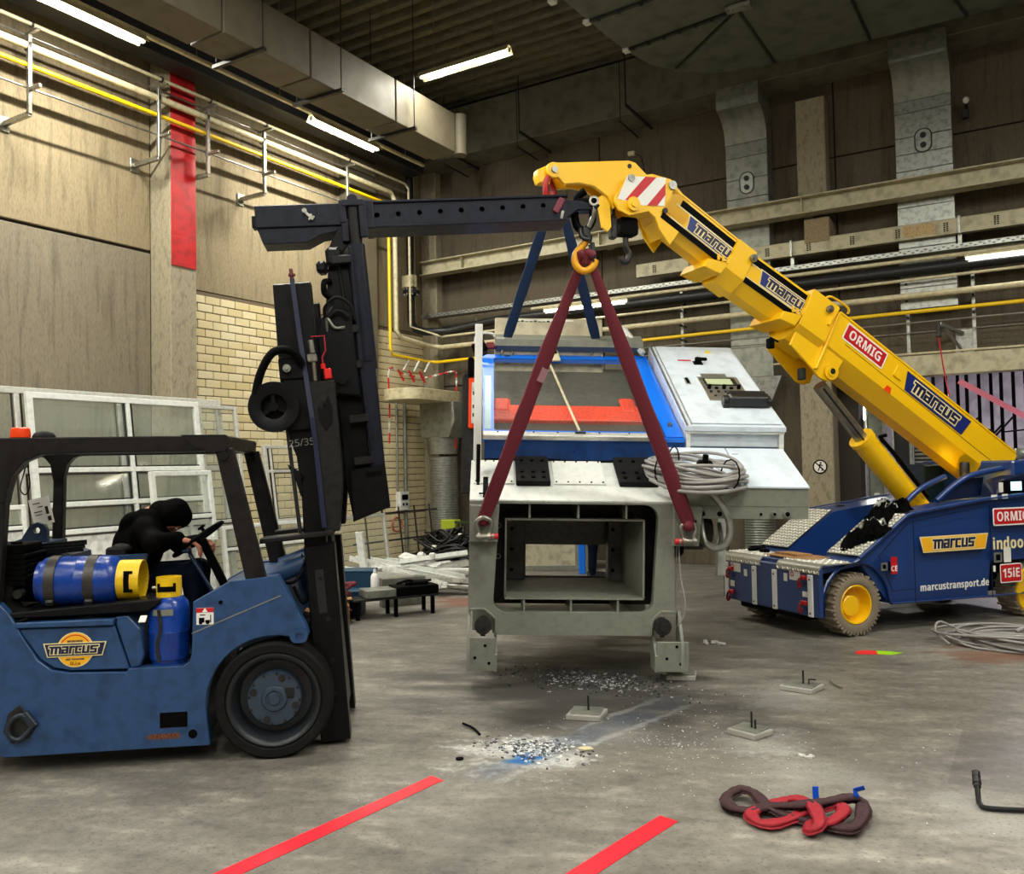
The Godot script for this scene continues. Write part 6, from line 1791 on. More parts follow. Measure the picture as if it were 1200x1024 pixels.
	put("side_rail", Sh.new().bar(V(0.90, 2.70, -2.2), V(0.72, 3.0, -2.42), 0.05, 0.05, Vector3.UP, 0.006), M.frame_white, t)
	machine_cabinet(t)
	cable_coil_top()

func crumpled(w: float, h: float) -> Sh:
	var f := FastNoiseLite.new()
	f.seed = 6
	f.frequency = 6.0
	var s := Sh.new()
	var n := 14
	var at := func(i: int, j: int) -> Vector3:
		var x := (i / float(n) - 0.5) * w
		var y := (j / float(n) - 0.5) * h
		return V(x, y, f.get_noise_2d(x, y) * 0.06)
	for i in n:
		for j in n:
			s.flat(at.call(i, j), at.call(i + 1, j), at.call(i + 1, j + 1), at.call(i, j + 1), Vector3.BACK)
	return s

func machine_cabinet(t: Node3D) -> void:
	# slanted switch cabinet with its control panel, and the trunking box below
	var cab := put("switch_cabinet", sidep(Sh.new(), [0.60, 1.845, 0.595, 1.885, 2.28, 2.785, 2.34, 2.74, 2.34, 2.0, 1.0, 1.72, 0.66, 1.72, 0.66, 1.845], 0.975, 1.825, 0.006), M.cab_white, t)
	put("cabinet_foot", sidep(Sh.new(), [0.68, 1.66, 0.68, 1.845, 1.5, 1.845, 1.5, 1.66], 0.99, 1.80), solid(Color(0.55, 0.66, 0.76), 0.4), t)
	put_each("cabinet_lip", Sh.new().box(V(1.40, 1.835, -0.64), V(0.83, 0.02, 0.06), Transform3D(), 0.004).box(V(1.0, 1.76, -0.64), V(0.04, 0.17, 0.05), Transform3D(), 0.004).box(V(1.79, 1.76, -0.64), V(0.04, 0.17, 0.05), Transform3D(), 0.004), M.mach_white, t)
	var sl := atan2(0.90, 1.685)
	var face := Transform3D(Basis(Vector3.RIGHT, -(PI / 2 - sl)), V(0.975, 1.885, -0.595))
	# door leaf a little proud of the box
	var door := put("cabinet_door", Sh.new().box(V(0.44, 0.96, 0.008), V(0.76, 1.84, 0.016), Transform3D(), 0.005), M.cab_white, t, face)
	put_each("door_seal", Sh.new().box(V(0.012, 0.96, 0.006), V(0.016, 1.90, 0.014)).box(V(0.055, 0.96, 0.004), V(0.008, 1.86, 0.01)), M.galv, door)
	put("yellow_sticker", Sh.new().prism(P([0.53, 1.70, 0.60, 1.70, 0.565, 1.80]), 0.016, 0.018), solid(Color(0.93, 0.80, 0.15), 0.5), door)
	put("main_switch", Sh.new().box(V(0.40, 1.42, 0.018), V(0.09, 0.09, 0.006)).rod(V(0.40, 1.42, 0.016), V(0.40, 1.42, 0.07), 0.035, 14).box(V(0.44, 1.42, 0.06), V(0.09, 0.035, 0.03), Transform3D(), 0.008), M.black, door)
	put("switch_label", Sh.new().box(V(0.28, 1.49, 0.017), V(0.13, 0.03, 0.003)), M.sign_red, door)
	put("door_latch", Sh.new().box(V(0.20, 0.95, 0.018), V(0.05, 0.15, 0.008), Transform3D(), 0.003), M.galv, door)
	put("latch_key", Sh.new().box(V(0.20, 0.95, 0.026), V(0.025, 0.12, 0.01), Transform3D(), 0.003), M.black, door)
	var pn := put("control_panel", Sh.new().box(V(0.50, 0.78, 0.018), V(0.38, 0.56, 0.008), Transform3D(), 0.003), M.galv, door)
	put("label_field", Sh.new().box(V(0.48, 1.10, 0.018), V(0.24, 0.08, 0.004)), M.galv_dull, pn)
	put("display_frame", Sh.new().box(V(0.50, 0.92, 0.024), V(0.30, 0.17, 0.006)), M.dark_steel, pn)
	put("display", Sh.new().box(V(0.49, 0.92, 0.028), V(0.24, 0.13, 0.004)), solid(Color(0.72, 0.76, 0.62), 0.3), pn)
	for i in 5:
		var x := 0.365 + i * 0.068
		put("switch_knob", Sh.new().rod(V(x, 0.77, 0.02), V(x, 0.77, 0.035 if i % 2 else 0.06), 0.018, 10), M.black, pn)
		put("button", Sh.new().rod(V(x, 0.69, 0.02), V(x, 0.69, 0.034), 0.014, 10), M.dark_steel, pn)
		if i < 2:
			put("button", Sh.new().rod(V(x + 0.02, 0.60, 0.02), V(x + 0.02, 0.60, 0.03), 0.012, 10), M.dark_steel, pn)
	var hd := put("connector_block", Sh.new().box(V(0.615, 0.40, 0.075), V(0.34, 0.12, 0.10), Transform3D(), 0.012), solid(Color(0.06, 0.07, 0.09), 0.4), door)
	put("connector_top", Sh.new().box(V(0.60, 0.455, 0.115), V(0.32, 0.05, 0.03), Transform3D(), 0.008), M.mast_grey, hd)
	put_each("connector_clip", Sh.new().rod(V(0.40, 0.41, 0.06), V(0.45, 0.41, 0.06), 0.05, 14).box(V(0.42, 0.37, 0.03), V(0.05, 0.05, 0.05), Transform3D(), 0.006).box(V(0.80, 0.40, 0.06), V(0.05, 0.10, 0.07), Transform3D(), 0.008), M.dark_steel, hd)
	put("hand_wheel_clip", Sh.new().box(V(0.83, 0.58, 0.03), V(0.06, 0.09, 0.03), Transform3D(Basis(Vector3.BACK, 0.0), Vector3.ZERO), 0.006).rod(V(0.82, 0.62, 0.03), V(0.82, 0.62, 0.06), 0.015, 8), M.dark_steel, door)
	# trunking box
	var box := put("terminal_box", sidep(Sh.new(), [0.0, 1.15, 0.0, 1.395, 0.62, 1.70, 0.62, 1.15], 0.80, 1.79, 0.004), M.mach_grey, t)
	for q in [[0.83, 1.30], [1.31, 1.795]]:
		put("box_lid", sidep(Sh.new(), [-0.012, 1.385, -0.014, 1.398, 0.60, 1.705, 0.61, 1.695], q[0], q[1], 0.003), M.cab_white, box)
	put_each("lid_clip", Sh.new().box(V(1.38, 1.425, -0.09), V(0.05, 0.012, 0.04)).box(V(1.36, 1.65, -0.52), V(0.05, 0.012, 0.05)), M.dark_steel, box)
	put("seam", Sh.new().box(V(1.3, 1.245, 0.0), V(0.97, 0.005, 0.004)), M.mach_inner, box)
	var bp := Sh.new()
	for q in [[1.42, 0.012], [0.97, 0.02], [1.10, 0.02]]:
		bp.rod(V(q[0], 1.185, -0.002), V(q[0], 1.185, 0.003), q[1], 12)
	put_each("knock_out", bp, M.black, box)
	for q in [[1.51, 0.018], [1.61, 0.026]]:
		var g := put("cable_gland", Sh.new().rod(V(q[0], 1.19, 0), V(q[0], 1.19, 0.05), q[1], 14), M.galv, box)
		put("gland_hole", Sh.new().rod(V(q[0], 1.19, 0.05), V(q[0], 1.19, 0.053), q[1] * 0.7, 12), M.black, g)
	put_each("box_post", Sh.new().box(V(0.93, 1.32, -0.08), V(0.05, 0.20, 0.05), Transform3D(), 0.004).box(V(0.97, 1.20, -0.02), V(0.06, 0.06, 0.03)), M.dark_steel, box)
	put_each("gear_motor", Sh.new().rod(V(0.98, 1.02, -0.5), V(1.16, 1.02, -0.5), 0.10, 16).box(V(0.95, 1.0, -0.45), V(0.25, 0.24, 0.24), Transform3D(), 0.02).rod(V(1.08, 1.05, -0.38), V(1.08, 1.05, -0.3), 0.05, 12), M.dark_steel, t)
	put("bed_drive", Sh.new().box(V(0.82, 0.90, -0.5), V(0.16, 0.16, 0.4), Transform3D(), 0.03), M.black, t)
	put("support_post", Sh.new().box(V(1.46, 0.86, -1.3), V(0.08, 0.60, 0.08), Transform3D(), 0.006), M.mach_white, t)
	# armoured hoses looping below the box
	put_each("armoured_hose", Sh.new().tube(curve(P3([0.97, 1.38, 0.05, 1.06, 1.30, 0.08, 1.14, 1.17, 0.08, 1.16, 1.04, 0.07, 1.12, 0.94, 0.04, 1.05, 0.93, -0.02, 0.98, 0.99, -0.1, 0.95, 1.08, -0.2]), 7), 0.027, 12), M.galv, t)
	put_each("armoured_hose", Sh.new().tube(curve(P3([0.98, 1.18, -0.1, 0.97, 1.05, 0.0, 1.0, 0.95, 0.03, 1.08, 0.92, 0.0, 1.14, 0.98, -0.1, 1.15, 1.1, -0.2]), 7), 0.018, 10), M.galv, t)
	put_each("trailing_wire", Sh.new().tube(curve(P3([0.79, 0.95, -0.02, 0.80, 0.7, 0.02, 0.83, 0.52, 0.04, 0.82, 0.40, 0.02, 0.78, 0.33, 0.0]), 6), 0.006, 6).tube(P3([0.775, 0.95, -0.03, 0.775, 0.42, -0.03]), 0.006, 6), M.cable_grey, t)

func cable_coil_top() -> void:
	var t := thing("cable_coil", "coil of thick grey cable tied up on the machine's right shoulder", "cable coil", M_AT)
	t.transform = mach_xf() * Transform3D(Basis(Vector3.RIGHT, 0.16) * Basis(Vector3.BACK, -0.05), V(0.93, 1.46, -0.12))
	var r := RandomNumberGenerator.new()
	r.seed = 5
	var s := Sh.new()
	for i in 14:
		var rad := 0.375 - 0.011 * (i % 6) + r.randf_range(-0.015, 0.015)
		if i > 11:
			rad -= 0.10
		var c := V(r.randf_range(-0.03, 0.03), 0.0 + (i % 5) * 0.03, r.randf_range(-0.02, 0.02))
		var p := PackedVector3Array()
		var ph := r.randf() * TAU
		for j in 36:
			var a := TAU * j / 36
			p.append(c + V(cos(a) * rad * 1.03, 0.025 * sin(2 * a + ph) + 0.03 * sin(a + ph) * (1.0 if i > 8 else 0.3), sin(a) * rad * 0.95))
		s.tube(p, 0.013, 8, true)
	put("coil", s, M.cable_grey, t)
	var e := Sh.new()
	e.tube(curve(P3([0.30, 0.02, 0.2, 0.1, 0.0, 0.36, -0.15, -0.02, 0.36, -0.32, 0.0, 0.2]), 6), 0.017, 8)
	e.tube(curve(P3([0.36, -0.02, 0.18, 0.1, -0.04, 0.37, -0.2, -0.05, 0.34, -0.36, -0.02, 0.1]), 6), 0.017, 8)
	put_each("loose_end", e, M.cable_grey, t)
	var ti := Sh.new()
	for a in [0.9, 2.6, 4.4]:
		var p := PackedVector3Array()
		for j in 12:
			var b := TAU * j / 12
			p.append(V(cos(a), 0, sin(a)) * (0.33 + cos(b) * 0.085) + V(0, 0.08 + sin(b) * 0.115, 0))
		ti.tube(p, 0.006, 6, true)
	put_each("tie_wrap", ti, M.black, t)
	put("prop_post", Sh.new().box(V(0.07, -0.02, 0.02), V(0.04, 0.42, 0.04), Transform3D(), 0.005).box(V(0.08, 0.08, -0.02), V(0.12, 0.12, 0.1), Transform3D(), 0.02), M.black, t)

# ================================================================ pick-and-carry crane: x towards its tail, z towards the camera side, near flank at z = 0
const C_AT := Vector3(-1.502, 0, -8.601)
const C_TURN := 0.9163

func crane_xf() -> Transform3D:
	return Transform3D(Basis(Vector3.UP, C_TURN), C_AT)

func checker(s: Sh, origin: Vector3, ex: Vector3, ey: Vector3, nx: int, ny: int) -> void:
	# raised studs of tread plate on the parallelogram origin, ex, ey
	var n := ex.cross(ey).normalized()
	for i in nx:
		for j in ny:
			var c := origin + ex * ((i + 0.5) / nx) + ey * ((j + 0.5) / ny)
			var d := (ex.normalized() + ey.normalized() * (1 if (i + j) % 2 else -1)).normalized() * 0.024
			var w := n.cross(d).normalized() * 0.012
			var top := c + n * 0.011
			for q in [[d, w], [w, -d], [-d, -w], [-w, d]]:
				s.flat(c + q[0], c + q[1], top + q[1] * 0.4, top + q[0] * 0.4, n + q[0] + q[1])
			s.flat(top + d * 0.4, top + w * 0.4, top - d * 0.4, top - w * 0.4, n)

func crane() -> void:
	var t := thing("mobile_crane", "blue compact crane with a long yellow telescopic boom, parked before the gateway", "crane", C_AT, C_TURN)
	var W := 1.50
	var C := 0.46   # width of each side body
	var flank := P([-0.434, 0.215, -0.385, 0.205])
	for p in circle(0.01, 0.30, 0.385, 12, PI * 1.06, PI * 0.02):
		flank.append(p)
	flank.append_array(P([0.42, 0.27, 1.72, 0.25]))
	flank.append_array(P([2.9, 0.25, 2.9, 1.30, 2.2, 1.265, 1.70, 1.235, 0.72, 1.125, 0.64, 1.105, 0.055, 0.735, -0.02, 0.70, -0.40, 0.685, -0.434, 0.65]))
	put("body", Sh.new().prism(flank, -0.05, 0.0, Transform3D(), 0.012), M.crane_blue, t)
	put_each("body_core", Sh.new().prism(P([0.42, 0.28, 1.70, 0.26, 1.75, 0.6, 2.85, 0.6, 2.85, 1.22, 1.70, 1.215, 0.72, 1.105, 0.64, 1.085, 0.055, 0.715, -0.38, 0.675, -0.38, 0.60, 0.10, 0.66]), -C, -0.05), M.crane_blue, t)
	put_each("far_body", Sh.new().prism(flank, -W, -W + 0.05, Transform3D(), 0.012).prism(P([0.42, 0.28, 1.70, 0.26, 1.75, 0.6, 2.85, 0.6, 2.85, 1.22, 1.70, 1.215, 0.72, 1.105, 0.64, 1.085, 0.055, 0.715, -0.38, 0.675, -0.38, 0.60, 0.10, 0.66]), -W + 0.05, -W + C), M.crane_blue, t)
	put_each("chassis", Sh.new().box(V(1.3, 0.45, -W / 2), V(3.0, 0.4, 0.9), Transform3D(), 0.01), M.crane_dark, t)
	put("channel_floor", Sh.new().prism(P([-0.40, 0.60, 2.85, 0.60, 2.85, 0.66, 0.5, 0.64, -0.1, 0.675, -0.40, 0.675]), -W + C - 0.01, -C + 0.01), M.crane_blue, t)
	# front bumper
	put("bumper", Sh.new().box(V(-0.405, 0.43, -W / 2), V(0.06, 0.45, W - 0.02), Transform3D(), 0.012), M.crane_blue, t)
	put("under_guard", Sh.new().box(V(-0.30, 0.20, -W / 2), V(0.2, 0.10, W - 0.5), Transform3D(), 0.01), M.black, t)
	for q in [[0.0, 0.60], [0.86, 1.50]]:
		var lip := PackedVector2Array(circle(-0.375, 0.63, 0.066, 6, PI / 2, PI))
		lip.append_array(P([-0.441, 0.605, -0.431, 0.605]))
		lip.append_array(reversed(circle(-0.375, 0.63, 0.058, 6, PI / 2, PI)))
		put_each("tread_lip", Sh.new().prism(lip, -q[1], -q[0]).box(V(-0.22, 0.690, -(q[0] + q[1]) / 2), V(0.32, 0.012, q[1] - q[0])), M.checker, t)
		var st := Sh.new()
		checker(st, V(-0.445, 0.61, -q[1]), V(0, 0, q[1] - q[0]), V(0.03, 0.06, 0), 16, 2)
		checker(st, V(-0.375, 0.697, -q[1]), V(0, 0, q[1] - q[0]), V(0.30, 0, 0), 16, 7)
		put("tread_studs", st, M.stud, t)
	put("deck", Sh.new().box(V(-0.20, 0.682, -W / 2), V(0.40, 0.02, W - 0.06), Transform3D(), 0.004), M.crane_blue, t)
	# sloped tread plates in front of both hoods
	for q in [[0.02, C], [W - C, W - 0.02]]:
		var a := V(0.06, 0.742, -q[1])
		var sl := V(0.585, 0.372, 0) if q[0] < 0.5 else V(0.585, 0.372, 0)
		var n := V(-0.372, 0.585, 0).normalized() * 0.008
		var s := Sh.new()
		s.flat(a + n, a + V(0, 0, q[1] - q[0]) + n, a + V(0, 0, q[1] - q[0]) + sl + n, a + sl + n, n)
		put("slope_plate", s, M.checker, t)
		s = Sh.new()
		checker(s, a + n, V(0, 0, q[1] - q[0]), sl, 10, 15)
		put("slope_studs", s, M.stud, t)
	# bumper furniture
	for w in [0.115, 0.63, 0.95, 1.42]:
		var b := put("rubbing_strip", Sh.new().box(V(-0.442, 0.40, -w), V(0.02, 0.385, 0.062), Transform3D(), 0.004), M.white_clean, t)
		put("strip_bolts", Sh.new().rod(V(-0.453, 0.55, -w), V(-0.456, 0.55, -w), 0.010, 8).rod(V(-0.453, 0.24, -w), V(-0.456, 0.24, -w), 0.010, 8), M.dark_steel, b)
	for q in [[0.225, 0.52], [0.225, 0.285], [1.36, 0.49], [1.36, 0.25]]:
		var hk := put("tow_ring", Sh.new().tube(curve(P3([-0.44, q[1] + 0.03, -q[0], -0.475, q[1] + 0.028, -q[0], -0.49, q[1] - 0.015, -q[0], -0.48, q[1] - 0.05, -q[0], -0.46, q[1] - 0.04, -q[0], -0.458, q[1] - 0.008, -q[0]]), 4), 0.012, 8), solid(Color(0.45, 0.03, 0.06), 0.5), t)
		put("ring_foot", Sh.new().box(V(-0.445, q[1] + 0.04, -q[0] + 0.02), V(0.025, 0.04, 0.08), Transform3D(), 0.005), M.sign_red, hk)
	for q in [[0.335, 0.565, 0.15, 0.09], [1.27, 0.55, 0.17, 0.09], [0.47, 0.535, 0.05, 0.075], [1.10, 0.51, 0.05, 0.07], [0.19, 0.405, 0.08, 0.05], [1.33, 0.375, 0.07, 0.06]]:
		put("bumper_sticker", Sh.new().box(V(-0.4365, q[1], -q[0]), V(0.004, q[3], q[2])), M.paper, t)
	for q in [[0.37, 0.575], [1.32, 0.56]]:
		put("sticker_ring", Sh.new().lathe(P([0.016, 0, 0.024, 0, 0.024, 0.003, 0.016, 0.003]), 14, Transform3D(Basis(Vector3.BACK, PI / 2), V(-0.4385, q[1], -q[0]))), M.sign_red, t)
	# flank joints and panels
	var ln := Sh.new()
	for q in [[0.425, 0.40, 0.70, 0.40], [0.425, 0.40, 0.27, 0.74], [0.27, 0.74, 0.62, 1.02], [0.62, 1.02, 0.705, 1.045], [0.705, 1.045, 0.705, 0.27], [0.705, 1.045, 1.71, 1.165], [1.71, 1.165, 1.71, 0.25], [1.71, 1.165, 2.6, 1.21]]:
		ln.bar(V(q[0], q[1], 0.0), V(q[2], q[3], 0.0), 0.008, 0.004, Vector3.BACK)
	put_each("panel_joint", ln, M.crane_dark, t)
	put("rounded_edge", Sh.new().tube(P3([0.05, 0.73, -0.012, 0.64, 1.103, -0.012, 0.72, 1.122, -0.012, 1.70, 1.232, -0.012, 2.85, 1.29, -0.012]), 0.018, 10), M.crane_blue, t)
	put_each("hood_hatch", Sh.new().lathe(P([0.05, 0, 0.05, 0.008, 0.03, 0.01, 0, 0.01]), 18, Transform3D(Basis(), V(1.35, 1.165, -0.28))).lathe(P([0.05, 0, 0.05, 0.008, 0.03, 0.01, 0, 0.01]), 18, Transform3D(Basis(), V(1.0, 1.14, -1.3))), M.dark_steel, t)
	# lettering on the flank
	name_plate(t, 0.90, 0.155, M.cream, M.sign_yellow, M.navy, M.cream, Transform3D(Basis(Vector3.BACK, 0.0), V(1.225, 0.815, 0.001)))
	put("web_lettering", lettering("marcustransport.de", 0.068, 0.003), M.paper, t, Transform3D(Basis(), V(1.215, 0.405, 0.001)))
	var oe := Transform3D(Basis(), V(2.02, 1.045, 0.001))
	put("maker_plate", Sh.new().prism(rrect(-0.27, -0.09, 0.27, 0.09, 0.02), 0.0, 0.003), M.white_clean, t, oe)
	put("maker_field", Sh.new().prism(rrect(-0.255, -0.075, 0.255, 0.075, 0.015), 0.002, 0.0045), M.sign_red, t, oe)
	put("maker_lettering", lettering("ORMIG", 0.095, 0.003), M.white_clean, t, oe.translated(V(0, 0, 0.005)))
	put("indoor_lettering", lettering("indoor", 0.115, 0.003), M.cream, t, Transform3D(Basis(), V(1.98, 0.775, 0.001)))
	put("type_plate", Sh.new().prism(rrect(-0.15, -0.095, 0.15, 0.095, 0.02), 0.0, 0.003), M.white_clean, t, Transform3D(Basis(), V(1.97, 0.475, 0.001)))
	put("type_field", Sh.new().prism(rrect(-0.14, -0.085, 0.14, 0.085, 0.016), 0.002, 0.0045), M.sign_red, t, Transform3D(Basis(), V(1.97, 0.475, 0.001)))
	put("type_lettering", lettering("15iE", 0.09, 0.003), M.white_clean, t, Transform3D(Basis(), V(1.97, 0.475, 0.006)))
	for q in [[0.33, 0.635, 0.075, 0.075, 0], [0.45, 0.64, 0.075, 0.16, 1], [1.80, 0.64, 0.11, 0.10, 0], [1.93, 0.66, 0.10, 0.15, 2], [1.745, 0.53, 0.03, 0.06, 2], [1.78, 1.245, 0.08, 0.045, 2], [1.93, 1.25, 0.08, 0.045, 2]]:
		put("flank_sticker", Sh.new().box(V(q[0], q[1], 0.001), V(q[2], q[3], 0.003)), [M.galv_dull, M.sign_red, M.paper][q[4]], t)
	put("ce_lettering", lettering("CE", 0.05, 0.002), M.white_clean, t, Transform3D(Basis(), V(0.45, 0.61, 0.003)))
	put_each("sticker_symbol", Sh.new().box(V(0.33, 0.635, 0.003), V(0.04, 0.04, 0.002)).box(V(1.80, 0.64, 0.003), V(0.06, 0.06, 0.002)).box(V(0.39, 0.635, 0.002), V(0.02, 0.09, 0.003)), M.black, t)
	# wheels
	crane_wheel(t, V(0.01, 0.298, -0.02), 1.0)
	crane_wheel(t, V(0.01, 0.298, -W + 0.02), -1.0)
	crane_wheel(t, V(2.36, 0.278, -0.06), 1.0, true)
	crane_wheel(t, V(2.36, 0.278, -W + 0.06), -1.0, true)
	# operator's stand, grab rail, counterweight
	put("tail_block", Sh.new().box(V(2.62, 1.35, -0.75), V(0.75, 0.52, 1.2), Transform3D(), 0.02), M.crane_blue, t)
	put("console", Sh.new().prism(P([1.93, 1.24, 2.5, 1.27, 2.5, 1.50, 2.05, 1.42, 1.98, 1.38]), -0.30, -0.10, Transform3D(), 0.01), M.crane_dark, t)
	put("console_face", Sh.new().box(V(2.24, 1.335, -0.098), V(0.46, 0.14, 0.02), Transform3D(), 0.006), M.black, t)
	put("screen", Sh.new().box(V(2.20, 1.345, -0.087), V(0.15, 0.09, 0.006)), glow(Color(0.62, 0.85, 0.95), 1.2), t)
	put("console_knob", Sh.new().ball(V(2.37, 1.32, -0.08), V(0.03, 0.025, 0.025), 10).rod(V(2.42, 1.36, -0.09), V(2.42, 1.36, -0.06), 0.02, 8), M.galv, t)
	put("console_label", Sh.new().box(V(1.99, 1.335, -0.090), V(0.06, 0.10, 0.004)), M.paper, t)
	put("grab_rail", Sh.new().tube(curve(P3([1.40, 1.21, -0.36, 1.62, 1.36, -0.34, 1.86, 1.47, -0.30, 2.42, 1.545, -0.28]), 6), 0.03, 12), M.crane_blue, t)
	put("rail_web", Sh.new().prism(P([1.42, 1.20, 2.0, 1.24, 2.05, 1.44, 1.80, 1.43, 1.6, 1.33]), -0.36, -0.34, Transform3D(), 0.004), M.crane_dark, t)
	put_each("far_rail", Sh.new().tube(curve(P3([1.1, 1.16, -0.52, 1.35, 1.33, -0.52, 1.7, 1.45, -0.52]), 5), 0.03, 10), M.crane_blue, t)
	put("far_cowl", Sh.new().box(V(2.25, 1.37, -1.24), V(0.62, 0.42, 0.42), Transform3D(), 0.02), worn(Color(0.045, 0.14, 0.22), 0.4, 0.0, T.grime, 1.0), t)
	for q in [[2.02, 1.43, -0.55], [2.13, 1.42, -1.15]]:
		var lamp := put("flasher", Sh.new().lathe(P([0.045, 0, 0.05, 0.03, 0.05, 0.15, 0.04, 0.17, 0, 0.17]), 16, Transform3D(Basis(), V(q[0], q[1], q[2]))), M.dark_steel, t)
		put("flasher_lamp", Sh.new().ball(V(q[0] - 0.03, q[1] - 0.03, q[2] + 0.02), V(0.04, 0.045, 0.04), 12), glow(Color(1.0, 0.86, 0.15), 7.0), lamp)
		var o := OmniLight3D.new()
		o.name = "flasher_light"
		o.light_color = Color(1.0, 0.8, 0.1)
		o.light_energy = 0.025
		o.light_size = 0.03
		o.omni_range = 20.0
		o.shadow_enabled = true
		o.position = V(q[0] - 0.12, q[1] - 0.03, q[2] + 0.08)
		t.add_child(o, true)
	crane_boom(t)
	var j := thing("work_jacket", "black work jacket with grey reflective strips thrown over the crane's hood", "jacket", C_AT, C_TURN)
	put("cloth", drape(0.0, 1.0, 0.0), M.jacket, j)
	put("reflective_strip", drape(0.24, 0.31, 0.008), M.galv, j)
	put("reflective_strip", drape(0.58, 0.65, 0.008), M.galv, j)
	var cb := single("cardboard_sheet", Sh.new().prism(P([-0.30, -0.18, 0.34, -0.20, 0.36, 0.10, -0.1, 0.16, -0.32, 0.12]), 0.0, 0.008, Transform3D(Basis(Vector3.RIGHT, -PI / 2), Vector3.ZERO)).prism(P([-0.1, -0.10, 0.24, -0.14, 0.28, 0.02, -0.06, 0.06]), 0.009, 0.03, Transform3D(Basis(Vector3.RIGHT, -PI / 2), Vector3.ZERO)), M.cardboard, "brown cardboard sheet lying on the crane's front deck", "cardboard")
	cb.transform = crane_xf() * Transform3D(Basis(Vector3.UP, PI / 2 + 0.1), V(-0.17, 0.702, -0.62))
	var st := single("black_strap", Sh.new().tube(curve(P3([0, 0.02, 0, 0.1, 0.04, 0.05, 0.22, 0.02, -0.02, 0.3, 0.03, 0.06, 0.15, 0.05, 0.1]), 5), 0.02, 8).box(V(0.05, 0.02, 0.03), V(0.12, 0.04, 0.06), Transform3D(), 0.01), M.black, "short black strap bundle on the crane's front deck, beside the cardboard", "strap")
	st.transform = crane_xf() * Transform3D(Basis(Vector3.UP, PI / 2), V(-0.2, 0.70, -1.08))

# crumpled cloth lying over the hood's slope: a slice a..b of its length, lifted a little
func drape(a: float, b: float, lift: float) -> Sh:
	var f := FastNoiseLite.new()
	f.seed = 19
	f.frequency = 3.2
	f.fractal_octaves = 4
	var g := FastNoiseLite.new()
	g.seed = 3
	g.frequency = 1.6
	var s := Sh.new()
	var nu := 46
	var nv := 30
	var at := func(i: int, j: int) -> Vector3:
		var p := lerpf(a, b, i / float(nu))
		var q := j / float(nv) * 2.0 - 1.0
		if lift > 0.0:
			q *= 0.86
		var w := (0.17 + 0.05 * sin(p * 7.0 + 1.0)) * (0.55 + 0.45 * sqrt(maxf(0.0, 1.0 - pow(2.0 * p - 1.0, 4.0))))
		var u := 0.20 + p * 0.72 + 0.07 * g.get_noise_2d(p * 2.0, q) + 0.10 * q * (1.0 - p)
		var z := -0.16 - 0.17 * p + q * w + 0.05 * g.get_noise_2d(p * 3.0 + 9.0, q * 1.2)
		var v := 0.742 + (minf(u, 0.645) - 0.06) * 0.636 + maxf(0.0, u - 0.645) * 0.12
		var e := minf(1.0, (1.0 - absf(q)) * 3.5) * minf(1.0, minf(p, 1.0 - p) * 9.0)
		var h := 0.075 + 0.075 * f.get_noise_2d(p * 1.6 + q * 0.9, q * 1.1 - p) + 0.03 * sin(q * 5.0 + p * 6.0)
		return V(u - 0.02, v + 0.004 + e * h + lift, z)
	for i in nu:
		for j in nv:
			var q := [at.call(i, j), at.call(i + 1, j), at.call(i + 1, j + 1), at.call(i, j + 1)]
			var n := []
			for k in 4:
				var x: int = i + (1 if k in [1, 2] else 0)
				var y: int = j + (1 if k >= 2 else 0)
				n.append(((at.call(x, y + 1) - at.call(x, y - 1)) as Vector3).cross(at.call(x + 1, y) - at.call(x - 1, y)).normalized())
				if n[k].y < 0.0:
					n[k] = -n[k]
			s.quad(q[0], q[1], q[2], q[3], n[0], n[1], n[2], n[3])
	return s

func crane_wheel(t: Node3D, at: Vector3, face: float, rear := false) -> void:
	var xf := Transform3D(Basis(Vector3.RIGHT, PI / 2 * face), at)
	var w := put("wheel", Sh.new().lathe(P([0.185, -0.02, 0.19, -0.004, 0.205, 0.004, 0.26, 0.0, 0.272, -0.01, 0.278, -0.03, 0.278, -0.22, 0.26, -0.24, 0.16, -0.24]), 40), M.tyre, t, xf)
	var tr := Sh.new()
	for i in 44:
		var a := TAU * i / 44
		var o := V(cos(a), 0, sin(a))
		tr.box(Vector3.ZERO, V(0.045, 0.12, 0.022), Transform3D(Basis(o, Vector3.UP, o.cross(Vector3.UP)), o * 0.275 + V(0, -0.065 if i % 2 else -0.17, 0)), 0.003)
		tr.box(Vector3.ZERO, V(0.03, 0.02, 0.02), Transform3D(Basis(o, Vector3.UP, o.cross(Vector3.UP)), o * 0.268 + V(0, -0.008, 0)), 0.003)
	put("tread_blocks", tr, M.tyre, w)
	var rim := put("rim", Sh.new().lathe(P([0.26, 0.002, 0.255, 0.02, 0.20, 0.02, 0.15, -0.05, 0.0, -0.06]) if rear else P([0.186, -0.012, 0.178, -0.004, 0.168, -0.008, 0.162, -0.03, 0.15, -0.12, 0.10, -0.14, 0.0, -0.14]), 36), M.crane_yellow, w)
	put("hub", Sh.new().lathe(P([0.095, -0.14, 0.095, -0.045, 0.088, -0.038, 0.0, -0.036]), 28, Transform3D(Basis(), V(-0.035 * face, 0, 0.012))), M.crane_yellow, w)

